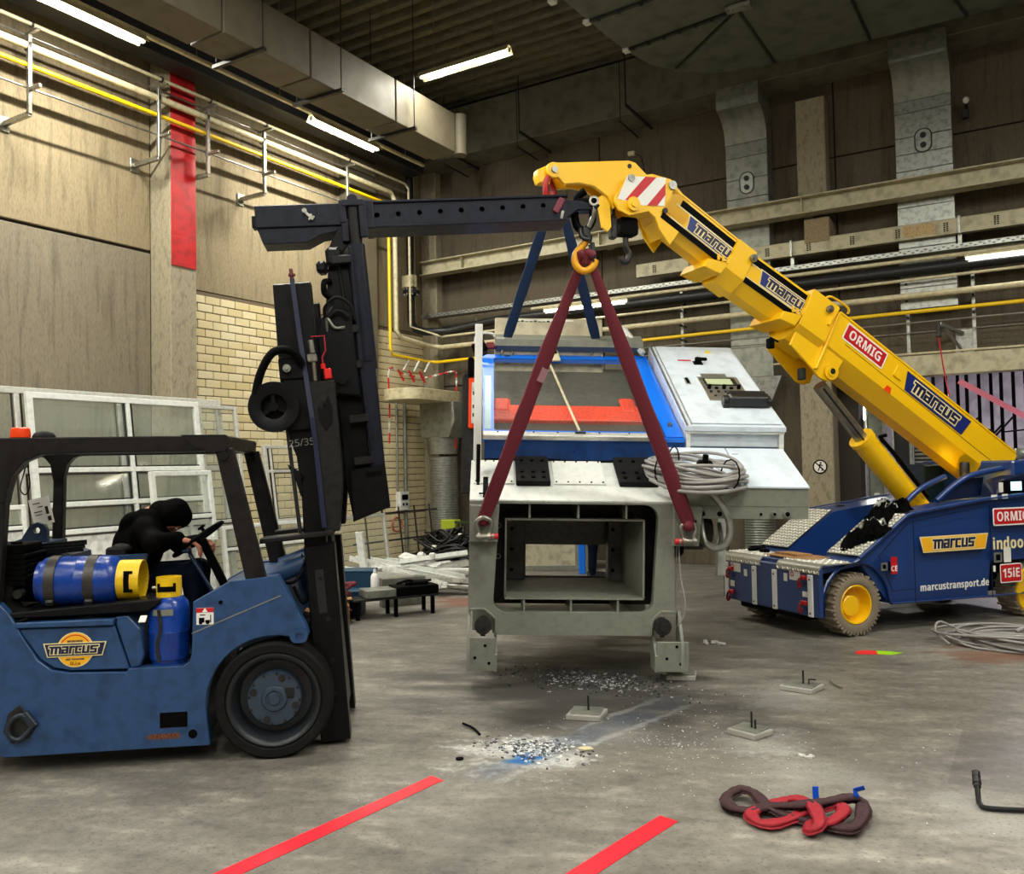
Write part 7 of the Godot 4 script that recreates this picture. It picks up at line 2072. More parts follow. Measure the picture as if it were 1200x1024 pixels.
func crane_boom(t: Node3D) -> void:
	var zc := -0.75
	var y: Material = M.crane_yellow
	# every section is an eight-cornered box along the boom's line
	var e := V(0.8485, -0.529, 0)
	var n := V(0.529, 0.8485, 0)
	var sec := func(top_a: Vector2, top_b: Vector2, h: float, w: float, ch: float) -> Sh:
		var a := V(top_a.x, top_a.y, zc)
		var b := V(top_b.x, top_b.y, zc)
		var pr := P([-w / 2, 0, w / 2, 0, w / 2, h - ch, w / 2 - ch * 0.9, h, -w / 2 + ch * 0.9, h, -w / 2, h - ch])
		var d := (b - a).normalized()
		var dn := V(d.y, -d.x, 0)
		if dn.y > 0:
			dn = -dn
		return Sh.new().prism(pr, 0.0, a.distance_to(b), Transform3D(Basis(V(0, 0, 1), dn, V(0, 0, 1).cross(dn)), a) if (V(0, 0, 1).cross(dn)).dot(d) > 0 else Transform3D(Basis(V(0, 0, -1), dn, V(0, 0, -1).cross(dn)), a), 0.006)
	put("boom_base", sec.call(Vector2(0.30, 3.19), Vector2(2.80, 1.66), 0.51, 0.42, 0.14), y, t)
	put("boom_middle", sec.call(Vector2(-0.72, 3.735), Vector2(0.40, 3.12), 0.42, 0.36, 0.11), y, t)
	put("boom_inner", sec.call(Vector2(-1.50, 4.235), Vector2(-0.60, 3.68), 0.375, 0.32, 0.10), y, t)
	# collars
	put("boom_collar", sec.call(Vector2(-0.80, 3.80), Vector2(-0.60, 3.68), 0.46, 0.43, 0.13), y, t)
	put("boom_collar", sec.call(Vector2(0.05, 3.36), Vector2(0.36, 3.185), 0.56, 0.49, 0.15), y, t)
	var lip := Sh.new()
	for q in [[-1.03, 3.53, 0.215], [-0.20, 3.06, 0.245]]:
		lip.prism(P([-0.19, -0.02, 0.0, -0.085, 0.10, 0.03, -0.13, 0.06]), -q[2], q[2], Transform3D(Basis(), V(q[0], q[1], zc)), 0.008)
		for k in 3:
			lip.box(V(q[0] - 0.02 + k * 0.05, q[1] + 0.08 - k * 0.015, zc + q[2]), V(0.026, 0.06, 0.02), Transform3D(), 0.005)
	put_each("collar_lip", lip, y, t)
	for q in [[-0.66, 3.62, 0.225], [0.22, 3.16, 0.255]]:
		put("collar_pin", Sh.new().rod(V(q[0], q[1], zc + q[2] - 0.02), V(q[0], q[1], zc + q[2] + 0.025), 0.038, 14).rod(V(q[0], q[1], zc + q[2] + 0.025), V(q[0], q[1], zc + q[2] + 0.04), 0.02, 8), M.steel, t)
	# gusset plates around the lift-cylinder eye
	var gp := Sh.new()
	for z in [zc + 0.16, zc - 0.19]:
		gp.prism(P([0.04, 3.30, 0.40, 3.10, 0.56, 2.82, 0.34, 2.53, 0.30, 2.46, 0.22, 2.44, 0.12, 2.48, -0.02, 2.62, -0.22, 2.80]), z, z + 0.03, Transform3D(), 0.006)
	gp.bar(V(0.38, 3.14, zc + 0.20), V(0.06, 2.56, zc + 0.20), 0.03, 0.06, Vector3.BACK, 0.006).bar(V(0.20, 3.0, zc + 0.24), V(0.34, 3.18, zc + 0.24), 0.03, 0.05, Vector3.BACK, 0.006)
	put_each("cylinder_gusset", gp, y, t)
	put_each("gusset_pin", Sh.new().rod(V(0.26, 2.54, zc + 0.10), V(0.26, 2.54, zc + 0.215), 0.085, 20).rod(V(0.26, 2.54, zc + 0.21), V(0.26, 2.54, zc + 0.23), 0.05, 16), y, t)
	put("pin_hub", Sh.new().rod(V(0.26, 2.54, zc + 0.225), V(0.26, 2.54, zc + 0.235), 0.03, 12), M.dark_steel, t)
	# lift cylinder
	put_each("lift_barrel", Sh.new().rod(V(0.82, 1.86, zc), V(1.62, 1.05, zc), 0.125, 24).rod(V(0.80, 1.88, zc), V(0.84, 1.84, zc), 0.135, 24), y, t)
	put("lift_rod", Sh.new().rod(V(0.28, 2.42, zc), V(0.84, 1.84, zc), 0.068, 18), M.steel, t)
	put_each("rod_guard", Sh.new().bar(V(0.34, 2.43, zc - 0.07), V(0.90, 1.87, zc - 0.07), 0.03, 0.03).bar(V(0.27, 2.38, zc + 0.075), V(0.82, 1.80, zc + 0.075), 0.015, 0.015), M.dark_steel, t)
	put("cylinder_hose", Sh.new().tube(curve(P3([0.98, 1.86, zc + 0.10, 1.12, 1.72, zc + 0.11, 1.35, 1.47, zc + 0.12, 1.56, 1.24, zc + 0.13]), 5), 0.022, 8).rod(V(0.96, 1.88, zc + 0.08), V(1.02, 1.90, zc + 0.14), 0.018, 8), M.black, t)
	# dark slide strips and plates on the inner sections
	for q in [[-1.50, 4.235, -0.60, 3.68, 0.16], [-0.72, 3.735, 0.40, 3.12, 0.18]]:
		var a := V(q[0], q[1], zc + q[4] + 0.001)
		var b := V(q[2], q[3], zc + q[4] + 0.001)
		var d := (b - a).normalized()
		var dn := V(d.y, -d.x, 0)
		var s := Sh.new()
		s.bar(a + dn * 0.06 + d * 0.14, b + dn * 0.06, 0.07, 0.005, Vector3.BACK)
		s.bar(a + dn * 0.285 + d * 0.02, b + dn * 0.285, 0.06, 0.005, Vector3.BACK)
		put_each("slide_strip", s, M.black, t)
		s = Sh.new()
		for k in [0.10, 0.25]:
			s.bar(a + dn * k + d * 0.10, b + dn * k, 0.012, 0.006, Vector3.BACK)
		put_each("strip_edging", s, M.cream, t)
	# lettering plates along the boom
	var lie := func(x: float, yy: float, z: float, ang: float) -> Transform3D: return Transform3D(Basis(Vector3.BACK, ang), V(x, yy, z))
	name_plate(t, 1.0, 0.15, M.cream, M.plate_blue, M.navy, M.cream, lie.call(-0.945, 3.685, zc + 0.165, -0.553), -0.10)
	name_plate(t, 1.06, 0.155, M.cream, M.plate_blue, M.navy, M.cream, lie.call(-0.11, 3.21, zc + 0.185, -0.503), -0.12)
	name_plate(t, 1.02, 0.20, M.plate_blue, M.plate_blue, M.navy, M.cream, lie.call(1.64, 2.215, zc + 0.212, -0.549))
	var og: Transform3D = lie.call(0.70, 2.81, zc + 0.212, -0.549)
	put("maker_plate", Sh.new().prism(rrect(-0.295, -0.095, 0.295, 0.095, 0.012), 0.0, 0.003), M.white_clean, t, og)
	put("maker_field", Sh.new().prism(rrect(-0.28, -0.08, 0.28, 0.08, 0.008), 0.002, 0.0045), M.sign_red, t, og)
	put("maker_lettering", lettering("ORMIG", 0.10, 0.003), M.white_clean, t, og.translated_local(V(0, 0, 0.005)))
	put("cover_plate", Sh.new().box(V(0.35, 0.03, 0.006), V(0.12, 0.13, 0.012), Transform3D(), 0.004), y, t, lie.call(0.82, 2.70, zc + 0.212, -0.549))
	put("hazard_sticker", Sh.new().prism(P([-0.05, -0.03, 0.05, -0.03, 0.03, 0.035, -0.03, 0.035]), 0, 0.003), M.orange, t, lie.call(0.98, 2.37, zc + 0.212, -0.549))
	put_each("top_flange", Sh.new().bar(V(0.40, 3.145, zc + 0.2), V(2.78, 1.69, zc + 0.2), 0.02, 0.03, Vector3.BACK).bar(V(-1.48, 4.24, zc + 0.15), V(-0.7, 3.755, zc + 0.15), 0.016, 0.03, Vector3.BACK), y, t)
	put("seam", Sh.new().bar(V(0.44, 2.82, zc + 0.212), V(2.5, 1.545, zc + 0.212), 0.004, 0.003, Vector3.BACK), M.dark_steel, t)
	put("foot_bracket", Sh.new().box(V(2.88, 1.68, zc + 0.1), V(0.18, 0.12, 0.2), Transform3D(), 0.01).rod(V(2.93, 1.68, zc + 0.2), V(2.93, 1.68, zc + 0.24), 0.05, 12), M.galv, t)
	put("work_lamp", Sh.new().box(V(-0.47, 2.80, zc + 0.2), V(0.07, 0.10, 0.06), Transform3D(), 0.01).rod(V(-0.45, 2.86, zc + 0.18), V(-0.30, 2.84, zc + 0.1), 0.012, 6), M.black, t)
	put("top_loop", Sh.new().tube(curve(P3([0.22, 3.27, zc + 0.18, 0.30, 3.30, zc + 0.2, 0.50, 3.20, zc + 0.2, 0.52, 3.14, zc + 0.18]), 5), 0.012, 6), y, t)
	put("side_mirror", Sh.new().box(V(-0.02, 2.52, zc + 0.1), V(0.06, 0.12, 0.08), Transform3D(), 0.01), M.dark_steel, t)
	# head: two cheek plates with sheaves, striped plates
	var hp := Sh.new()
	var cheek := P([-1.98, 4.30, -1.72, 4.36, -1.52, 4.33, -1.40, 4.21, -1.27, 4.05, -1.55, 3.70, -1.66, 3.84, -1.70, 3.95, -1.77, 4.0, -1.88, 3.97, -1.98, 3.945, -2.08, 3.985, -2.125, 4.06, -2.12, 4.12])
	for z in [zc + 0.13, zc - 0.16]:
		hp.prism(cheek, z, z + 0.03, Transform3D(), 0.005)
	put_each("head_cheek", hp, y, t)
	put("head_core", Sh.new().prism(P([-1.9, 4.25, -1.55, 4.28, -1.35, 4.08, -1.6, 3.78, -1.72, 4.0, -1.9, 4.05]), zc - 0.13, zc + 0.13), y, t)
	var f := zc + 0.161
	put("striped_plate", Sh.new().prism(P([-1.99, 4.31, -1.58, 4.335, -1.60, 4.065, -1.83, 4.05, -2.10, 4.09]), f, f + 0.004), M.white_clean, t)
	for q in [[-2.02, 4.28, -1.96, 4.31, -2.095, 4.17, -2.10, 4.10], [-1.80, 4.322, -1.68, 4.329, -1.93, 4.075, -2.02, 4.085], [-1.585, 4.28, -1.59, 4.17, -1.68, 4.06, -1.79, 4.052]]:
		put("red_stripe", Sh.new().prism(P(q), f + 0.003, f + 0.006), M.sign_red, t)
	put("head_pin", Sh.new().rod(V(-1.94, 4.05, f - 0.05), V(-1.94, 4.05, f + 0.03), 0.065, 20).rod(V(-1.94, 4.05, f + 0.03), V(-1.94, 4.05, f + 0.045), 0.035, 6), y, t)
	for q in [[-1.95, 4.295, 0.035], [-1.51, 4.27, 0.042], [-1.60, 4.02, 0.026]]:
		put("head_bolt", Sh.new().rod(V(q[0], q[1], f - 0.01), V(q[0], q[1], f + 0.018), q[2], 14), M.dark_steel if q[2] < 0.03 else M.galv, t)
	# fly jib: two bent plates
	var fl := P([-2.60, 4.195, -2.45, 4.22, -2.30, 4.205, -2.16, 4.12, -2.10, 4.02, -1.95, 4.2, -1.70, 4.33, -1.86, 4.47, -1.93, 4.485, -2.66, 4.385])
	for p in circle(-2.70, 4.315, 0.072, 8, PI * 0.5, PI * 1.5):
		fl.append(p)
	fl.append_array(P([-2.66, 4.25]))
	var fj := Sh.new()
	for z in [zc + 0.055, zc - 0.10]:
		fj.prism(fl, z, z + 0.045, Transform3D(), 0.006)
	put_each("fly_jib", fj, y, t)
	put("jib_web", Sh.new().prism(P([-2.52, 4.23, -2.0, 4.30, -1.86, 4.44, -1.95, 4.46, -2.55, 4.38]), zc - 0.06, zc + 0.06), y, t)
	put("jib_pin", Sh.new().rod(V(-2.70, 4.315, zc - 0.12), V(-2.70, 4.315, zc + 0.12), 0.03, 14), M.galv, t)
	put("jib_bolt", Sh.new().rod(V(-1.93, 4.43, zc + 0.09), V(-1.93, 4.43, zc + 0.11), 0.02, 10), M.dark_steel, t)
	var hk := put("jib_hook_block", Sh.new().prism(P([-2.83, 4.20, -2.72, 4.20, -2.70, 4.34, -2.76, 4.36, -2.84, 4.32, -2.85, 4.26]), zc - 0.05, zc + 0.05, Transform3D(), 0.01), y, t)
	put("red_shackle", Sh.new().tube(curve(P3([-2.70, 4.31, zc + 0.05, -2.77, 4.20, zc + 0.065, -2.76, 4.08, zc + 0.05, -2.70, 4.04, zc, -2.64, 4.08, zc - 0.05, -2.64, 4.2, zc - 0.065, -2.70, 4.31, zc - 0.05]), 5), 0.026, 10).rod(V(-2.70, 4.03, zc), V(-2.70, 4.13, zc), 0.05, 14), solid(Color(0.62, 0.05, 0.06), 0.45), hk)
	# guide plate and hook under the head
	put("guide_plate", Sh.new().prism(P([-2.26, 4.10, -2.13, 4.2, -2.12, 3.85, -2.16, 3.80, -2.22, 3.84]), zc + 0.05, zc + 0.075, Transform3D(), 0.004), y, t)
	put("rope_clamp", Sh.new().box(V(-2.08, 3.86, zc + 0.02), V(0.07, 0.22, 0.08), Transform3D(), 0.015).rod(V(-2.07, 3.98, zc + 0.02), V(-2.07, 4.05, zc + 0.02), 0.02, 8), M.dark_steel, t)
	put("hook_sheave", Sh.new().prism(rrect(-2.02, 3.79, -1.83, 3.96, 0.03), zc - 0.05, zc + 0.07, Transform3D(), 0.01), M.black, t)
	put("swivel_hook", Sh.new().tube(curve(P3([-1.93, 3.80, zc, -1.935, 3.70, zc, -1.90, 3.63, zc, -1.92, 3.56, zc, -1.97, 3.55, zc, -1.985, 3.60, zc]), 5), 0.028, 10), M.dark_steel, t)

# ================================================================ slings, hooks and shackles
func shackle(s: Sh, at: Vector3, basis: Basis, r: float, k: float) -> void:
	# bow shackle: bow up (+y), pin along x
	var p := PackedVector3Array()
	for q in [[-0.62, -0.9], [-0.75, -0.2], [-1.0, 0.5], [-0.75, 1.1], [0.0, 1.4], [0.75, 1.1], [1.0, 0.5], [0.75, -0.2], [0.62, -0.9]]:
		p.append(at + basis * V(q[0] * k, q[1] * k, 0))
	s.tube(curve(p, 4), r, 8)
	s.rod(at + basis * V(-k * 1.0, -k, 0), at + basis * V(k * 1.0, -k, 0), r * 1.05, 10)
	for e in [-1, 1]:
		s.rod(at + basis * V(e * k * 0.45, -k, 0), at + basis * V(e * k * 0.82, -k, 0), r * 1.9, 12)
	s.rod(at + basis * V(k, -k, 0), at + basis * V(k * 1.3, -k, 0), r * 1.5, 6)

func flat_sling(s: Sh, a: Vector3, b: Vector3, w: float, th: float, hint: Vector3, tight := 0.6) -> void:
	var p := PackedVector3Array()
	var sc := PackedFloat32Array()
	for i in 13:
		var f := i / 12.0
		p.append(a.lerp(b, f))
		sc.append(lerpf(tight, 1.0, smoothstep(0.0, 0.35, f)) * (1.0 + 0.05 * sin(f * 23.0)) * (1.0 if f < 0.93 else 0.88))
	var prof := P([-w / 2, 0, -w * 0.42, th * 0.5, -w * 0.12, th * 0.34, 0, th * 0.2, w * 0.12, th * 0.34, w * 0.42, th * 0.5, w / 2, 0, w * 0.42, -th * 0.5, 0, -th * 0.4, -w * 0.42, -th * 0.5])
	s.sweep(p, prof, false, true, hint, 1.0, sc)

func rigging() -> void:
	var cam_x := V(0.854, 0, -0.52)
	var cam_z := V(0.52, 0, 0.854)
	# hook hanging from the forklift's boom
	var at := V(-2.612, 3.05, -5.325)
	var h := thing("swivel_hook", "yellow safety hook on a black shackle hanging from the forklift's boom tip", "hook", at, 0.547)
	var s := Sh.new()
	s.tube(curve(P3([0.0, 0.46, 0.05, -0.055, 0.42, 0.04, -0.075, 0.34, 0.02, -0.06, 0.24, 0.0, -0.02, 0.20, 0.0]), 5), 0.028, 10)
	s.tube(curve(P3([0.035, 0.40, 0.03, 0.05, 0.33, 0.02, 0.045, 0.26, 0.0, 0.0, 0.20, 0.0]), 5), 0.026, 10)
	s.rod(V(-0.06, 0.39, 0.05), V(0.085, 0.39, 0.05), 0.022, 10)
	put("shackle", s, M.black, h)
	put("shackle_pin", Sh.new().lathe(P([0.02, 0, 0.034, 0.0, 0.034, 0.018, 0.02, 0.018]), 14, Transform3D(Basis(Vector3.RIGHT, PI / 2), V(0.055, 0.385, 0.06))).tube(curve(P3([0.045, 0.37, 0.045, 0.055, 0.32, 0.045, 0.045, 0.27, 0.035, 0.02, 0.22, 0.02]), 4), 0.016, 8), M.steel, h)
	put("swivel", Sh.new().rod(V(0, 0.16, 0), V(0, 0.215, 0), 0.035, 14).tube(curve(P3([-0.04, 0.21, 0.02, -0.03, 0.15, 0.03, 0.02, 0.13, 0.03]), 4), 0.014, 8).rod(V(0.01, 0.12, 0), V(0.02, 0.17, 0), 0.03, 12), M.dark_steel, h)
	put("hook", Sh.new().tube(curve(P3([0.015, 0.15, 0, -0.02, 0.10, 0, -0.07, 0.04, 0, -0.075, -0.02, 0, -0.045, -0.065, 0, 0.0, -0.075, 0, 0.045, -0.045, 0, 0.062, 0.0, 0]), 5), 0.025, 12), worn(Color(0.88, 0.62, 0.05), 0.45, 0.0, T.speck, 6.0), h)
	put("latch", Sh.new().bar(V(0.045, 0.12, 0), V(0.058, 0.0, 0), 0.03, 0.02, Vector3.BACK, 0.005).bar(V(0.02, 0.10, 0.02), V(0.05, -0.02, 0.02), 0.016, 0.01, Vector3.BACK), M.dark_steel, h)
	# red slings from the hook to the front lugs
	var la := V(-3.577, 1.262, -5.463)
	var lb := V(-2.285, 1.19, -6.290)
	var ends := [la, lb]
	var say := ["worn red lifting sling from the yellow hook to the machine's lug beside the cable-free corner", "worn red lifting sling from the yellow hook down across the grey cable coil"]
	for i in 2:
		var b: Vector3 = ends[i]
		var a := at + V(-0.02 if i == 0 else 0.015, 0.0, 0.0) + cam_x * (-0.012 if i == 0 else 0.012)
		var t := thing("round_sling", say[i], "sling", b, 0.0, "red slings on the forklift's hook")
		var hint := (b - a).normalized().cross(cam_z).normalized()
		var m := Sh.new()
		flat_sling(m, a - b, V(0, 0.0, 0), 0.105, 0.05, hint, 0.55)
		put_each("strand", m, M.sling_red, t)
		m = Sh.new()
		flat_sling(m, a - b + cam_x * 0.01 - cam_z * 0.05, V(0, 0, 0) - cam_z * 0.05 + cam_x * (0.03 if i else -0.012), 0.09, 0.05, hint, 0.55)
		put_each("strand", m, M.sling_red, t)
		put_each("eye_loop", Sh.new().tube(curve(P3([a.x - b.x - 0.03, a.y - b.y - 0.02, a.z - b.z, a.x - b.x - 0.01, a.y - b.y + 0.045, a.z - b.z + 0.02, a.x - b.x + 0.03, a.y - b.y + 0.02, a.z - b.z]), 4), 0.03, 10).ball(V(0, -0.01, 0), V(0.05, 0.05, 0.05), 12), M.sling_red, t)
		if i == 0:
			put("fray", Sh.new().bar((a - b) * 0.55 + cam_z * 0.03 + cam_x * 0.03, (a - b) * 0.60 + cam_z * 0.03 + cam_x * 0.035, 0.05, 0.01, cam_z), solid(Color(0.62, 0.45, 0.48), 0.9), t)
		var sh := thing("bow_shackle", ["steel bow shackle with red pin end on the machine's lug at the bed's empty side", "steel bow shackle with red pin end on the lug under the cable coil"][i], "shackle", b + cam_z * 0.03, 0.576, "shackles on the machine's front lugs")
		var ss := Sh.new()
		shackle(ss, V(0, -0.07, 0.02), Basis(), 0.018, 0.058)
		put("bow", ss, M.steel, sh)
		put("red_pin_end", Sh.new().rod(V(0.05, -0.128, 0.02), V(0.105, -0.128, 0.02), 0.022, 10), M.sign_red, sh)
		if i == 1:
			sh.rotation.y += PI
	# blue slings from the crane's red hook to the lid lugs
	var top := V(-3.707, 4.10, -6.96)
	var rear := [V(-4.655, 2.905, -7.60), V(-3.880, 2.870, -8.115)]
	for i in 2:
		var b: Vector3 = rear[i]
		var t := thing("webbing_sling", ["blue webbing sling from crane hook to the lid lug nearest the white post", "blue webbing sling from crane hook to the lid lug nearest the switch cabinet"][i], "sling", b, 0.0, "blue slings on the crane's hook")
		var hint := (b - top).normalized().cross(cam_z).normalized()
		var m := Sh.new()
		flat_sling(m, top - b + cam_x * (-0.03 if i == 0 else 0.03), V(0, 0.05, 0), 0.10, 0.018, hint, 0.7)
		put("webbing", m, M.sling_blue, t)
		put("eye", Sh.new().bar(V(0, 0.07, 0), V(0, 0.0, 0), 0.10, 0.03, cam_z, 0.006), M.sling_blue, t)
		var sh := thing("bow_shackle", ["dark steel shackle at the lower end of the blue sling near the white post", "dark steel shackle at the lower end of the blue sling near the cabinet"][i], "shackle", b, 0.547, "shackles on the machine's lid")
		var ss := Sh.new()
		shackle(ss, V(0, -0.06, 0.0), Basis(Vector3.BACK, PI), 0.013, 0.055)
		put("bow", ss, M.steel, sh)
		put("lug_eye", Sh.new().box(V(0, -0.16, 0), V(0.07, 0.09, 0.05), Transform3D(), 0.01), M.dark_steel, sh)
	var sp := thing("loose_shackle", "small red and white shackle lying on the machine's lid near the white post", "shackle", V(-4.83, 2.90, -7.46), 0.5)
	put("bow", Sh.new().tube(curve(P3([-0.10, 0.0, 0, -0.09, 0.09, 0, -0.02, 0.12, 0, 0.08, 0.11, 0, 0.10, 0.08, 0]), 5), 0.014, 8), M.frame_white, sp)
	put("pin", Sh.new().rod(V(-0.14, -0.01, 0), V(0.12, -0.02, 0), 0.03, 10).box(V(0.05, -0.01, 0), V(0.08, 0.07, 0.06), Transform3D(), 0.01), solid(Color(0.40, 0.06, 0.08), 0.5), sp)

# ================================================================ things on the floor
func floor_things() -> void:
	bystander()
	var tape := solid(Color(0.93, 0.10, 0.17), 0.5)
	single("floor_tape", Sh.new().prism(P([-0.05, 0.0, 0.055, 0.02, 0.045, 0.06, 0.05, 0.9, 0.05, 1.6, -0.05, 1.6, -0.05, 0.8, -0.045, 0.3]), 0.0, 0.002, Transform3D(Basis(Vector3.RIGHT, PI / 2), V(0, 0.003, 0))), tape, "long strip of red floor marking tape in front of the forklift's wheel", "floor tape", V(-2.80, 0, -3.79), -0.085)
	single("floor_tape", Sh.new().prism(P([-0.045, -0.01, 0.055, 0.0, 0.05, 0.4, 0.05, 0.9, -0.05, 0.9, -0.05, 0.3]), 0.0, 0.002, Transform3D(Basis(Vector3.RIGHT, PI / 2), V(0, 0.003, 0))), tape, "short strip of red floor marking tape at the photo's lower edge, beside the red sling", "floor tape", V(-1.54, 0, -3.86), -0.15)
	# levelling pads the machine stood on
	var pads := [[-2.60, -5.16, 0.25, 0.31, "grey levelling pad with one stud amid the dark swarf dust, before the machine"], [-1.56, -5.28, 0.22, -0.25, "grey levelling pad with a pair of studs, nearest the red sling pile"], [-1.53, -6.48, 0.26, -0.1, "grey levelling pad with a bent stud, nearest the crane's front wheel"], [-2.42, -6.43, 0.24, 0.4, "grey levelling pad just under the machine's hanging foot"]]
	for i in 4:
		var p: Array = pads[i]
		var t := thing("levelling_pad", p[4], "levelling pad", V(p[0], 0, p[1]), p[3], "levelling pads on the floor")
		var w: float = p[2]
		put("grout_block", Sh.new().prism(P([-w / 2, -w * 0.38, w * 0.4, -w * 0.44, w / 2, w * 0.36, -w * 0.42, w * 0.42]), 0.0, 0.038, Transform3D(Basis(Vector3.RIGHT, -PI / 2), Vector3.ZERO), 0.006), bumped(worn(Color(0.62, 0.61, 0.58), 0.9, 0.0, T.speck, 4.0), T.pits, 0.6), t)
		put("top_plate", Sh.new().box(V(0, 0.042, 0), V(w * 0.8, 0.008, w * 0.68), Transform3D(), 0.002), M.galv_dull, t)
		var st := Sh.new().rod(V(0.01, 0.04, 0), V(0.01, 0.14 if i != 3 else 0.05, 0), 0.007, 8)
		if i == 1:
			st.rod(V(0.04, 0.04, 0.01), V(0.04, 0.10, 0.01), 0.007, 8)
		if i == 2:
			st.tube(P3([0.05, 0.04, 0, 0.05, 0.08, 0, 0.10, 0.085, 0]), 0.006, 6)
		put("anchor_stud", st, M.dark_steel, t)
	# swarf and chips where the machine was cut free
	swarf("swarf", "dark metal swarf and chips strewn under the machine's bed", V(-2.95, 0, -6.05), 0.50, 0.24, 1500, [Color(0.02, 0.02, 0.02), Color(0.03, 0.03, 0.03), Color(0.06, 0.06, 0.06), Color(0.12, 0.12, 0.12), Color(0.4, 0.4, 0.4)], 3)
	swarf("swarf", "whitish heap of chips and flakes beside the blue stain", V(-2.60, 0, -4.42), 0.22, 0.15, 900, [Color(0.8, 0.81, 0.81), Color(0.45, 0.48, 0.5), Color(0.08, 0.08, 0.09)], 4)
	swarf("grit", "fine scattered grit over the hall floor before the machine", V(-1.9, 0, -4.9), 1.1, 0.9, 500, [Color(0.75, 0.75, 0.72), Color(0.3, 0.3, 0.3)], 5)
	single("stone_chip", Sh.new().prism(P([-0.045, -0.01, 0.0, -0.03, 0.05, -0.005, 0.03, 0.025, -0.02, 0.022]), 0, 0.012, Transform3D(Basis(Vector3.RIGHT, -PI / 2), Vector3.ZERO), 0.004), solid(Color(0.80, 0.76, 0.62), 0.8), "pale flat chip lying at the edge of the whitish flakes", "chip", V(-2.32, 0, -4.57), 0.3)
	single("rubber_disc", Sh.new().lathe(P([0.0, 0, 0.022, 0, 0.024, 0.008, 0.012, 0.012, 0, 0.012]), 14), M.black, "small black rubber disc on the floor between tape and white flakes", "disc", V(-2.866, 0.001, -4.081))
	single("hose_scrap", Sh.new().tube(curve(P3([-0.11, 0.012, -0.07, 0, 0.012, -0.02, 0.11, 0.012, 0.07]), 4), 0.008, 6), M.black, "short curved scrap of black hose on the floor beside the forklift's wheel", "hose scrap", V(-3.11, 0, -4.56))
	single("hose_scrap", Sh.new().tube(curve(P3([-0.05, 0.02, -0.08, 0, 0.012, 0, 0.06, 0.012, 0.06]), 4), 0.008, 6), M.galv_dull, "short pale bent scrap lying behind the pad with the bent stud", "hose scrap", V(-1.34, 0, -6.68))
	single("plaster_crumb", crumble(0.10, 0.03, 8), M.white, "white crumb of plaster lying on the floor between machine foot and crane", "crumb", V(-2.60, 0.0, -7.76))
	single("plaster_crumb", crumble(0.04, 0.015, 9), M.white, "small white crumb beside the pad with two studs", "crumb", V(-1.18, 0.0, -5.02))
	var sp := thing("paint_mark", "red and yellow green spray paint mark on the floor before the crane wheel", "paint mark", V(-1.26, 0, -7.98), 0.4)
	put("red_spray", Sh.new().prism(P([-0.16, -0.05, -0.06, -0.10, 0.06, -0.05, 0.05, 0.07, -0.05, 0.06, -0.17, 0.06]), 0.0, 0.002, Transform3D(Basis(Vector3.RIGHT, PI / 2), V(0, 0.003, 0))), tape, sp)
	put("yellow_spray", Sh.new().prism(P([0.02, -0.06, 0.14, -0.04, 0.22, 0.02, 0.10, 0.10, 0.0, 0.08]), 0.0, 0.002, Transform3D(Basis(Vector3.RIGHT, PI / 2), V(0, 0.0035, -0.02))), solid(Color(0.62, 0.86, 0.05), 0.5), sp)
	# heap of red sling
	var t := thing("sling_heap", "crumpled red round sling lying in loops on the floor, blue tags sticking up", "sling", V(-1.05, 0, -4.15))
	var dk := curve(P3([-0.815, 0.035, -4.051, -0.756, 0.04, -4.083, -0.745, 0.05, -4.231, -0.779, 0.06, -4.367, -0.826, 0.085, -4.322, -0.911, 0.095, -4.196, -1.011, 0.08, -4.132, -1.134, 0.05, -4.125, -1.211, 0.038, -4.053, -1.305, 0.035, -4.062, -1.358, 0.035, -4.176, -1.316, 0.05, -4.264, -1.237, 0.06, -4.228, -1.162, 0.05, -4.136, -1.057, 0.033, -4.087, -0.915, 0.03, -4.075]), 6, true)
	var rd := curve(P3([-1.192, 0.04, -4.041, -1.158, 0.03, -3.965, -1.094, 0.03, -3.960, -1.035, 0.035, -4.03, -0.983, 0.045, -4.12, -0.867, 0.07, -4.236, -0.82, 0.07, -4.182, -0.856, 0.055, -4.06, -0.925, 0.045, -4.03, -0.92, 0.03, -3.975, -0.885, 0.07, -3.99, -0.93, 0.10, -4.10, -0.98, 0.075, -4.20, -1.056, 0.055, -4.255, -1.117, 0.035, -4.23]), 6, true)
	for k in 2:
		var path := dk if k == 0 else rd
		var q := PackedVector3Array()
		var sc := PackedFloat32Array()
		for i in path.size():
			q.append((path[i] - t.position) * V(1, 0.8, 1))
			sc.append(0.78 + 0.05 * sin(i * 2.3) + 0.09 * sin(i * 0.6))
		var m := Sh.new()
		m.sweep(q, P([-0.020, 0, -0.014, 0.034, -0.002, 0.044, 0.0, 0.020, 0.012, 0.038, 0.024, 0.016, 0.014, 0.004, 0.022, -0.022, 0.004, -0.042, -0.004, -0.018, -0.016, -0.034]), true, true, Vector3.UP, 1.0, sc)
		put("dark_strand" if k == 0 else "bright_strand", m, worn(Color(0.21, 0.09, 0.11), 0.9, 0.0, T.fine, 8.0) if k == 0 else M.sling_bright, t)
	var blue := solid(Color(0.02, 0.30, 0.78), 0.5)
	put("tag", Sh.new().bar(V(0.09, 0.045, -0.12), V(0.088, 0.115, -0.125), 0.028, 0.003, V(0.5, 0, 0.85)), blue, t)
	put("tag", Sh.new().sweep(P3([0.245, 0.05, -0.18, 0.26, 0.085, -0.18, 0.255, 0.11, -0.18, 0.295, 0.125, -0.19]), P([-0.014, -0.0015, 0.014, -0.0015, 0.014, 0.0015, -0.014, 0.0015]), false, false, V(0.85, 0.3, -0.5)), blue, t)
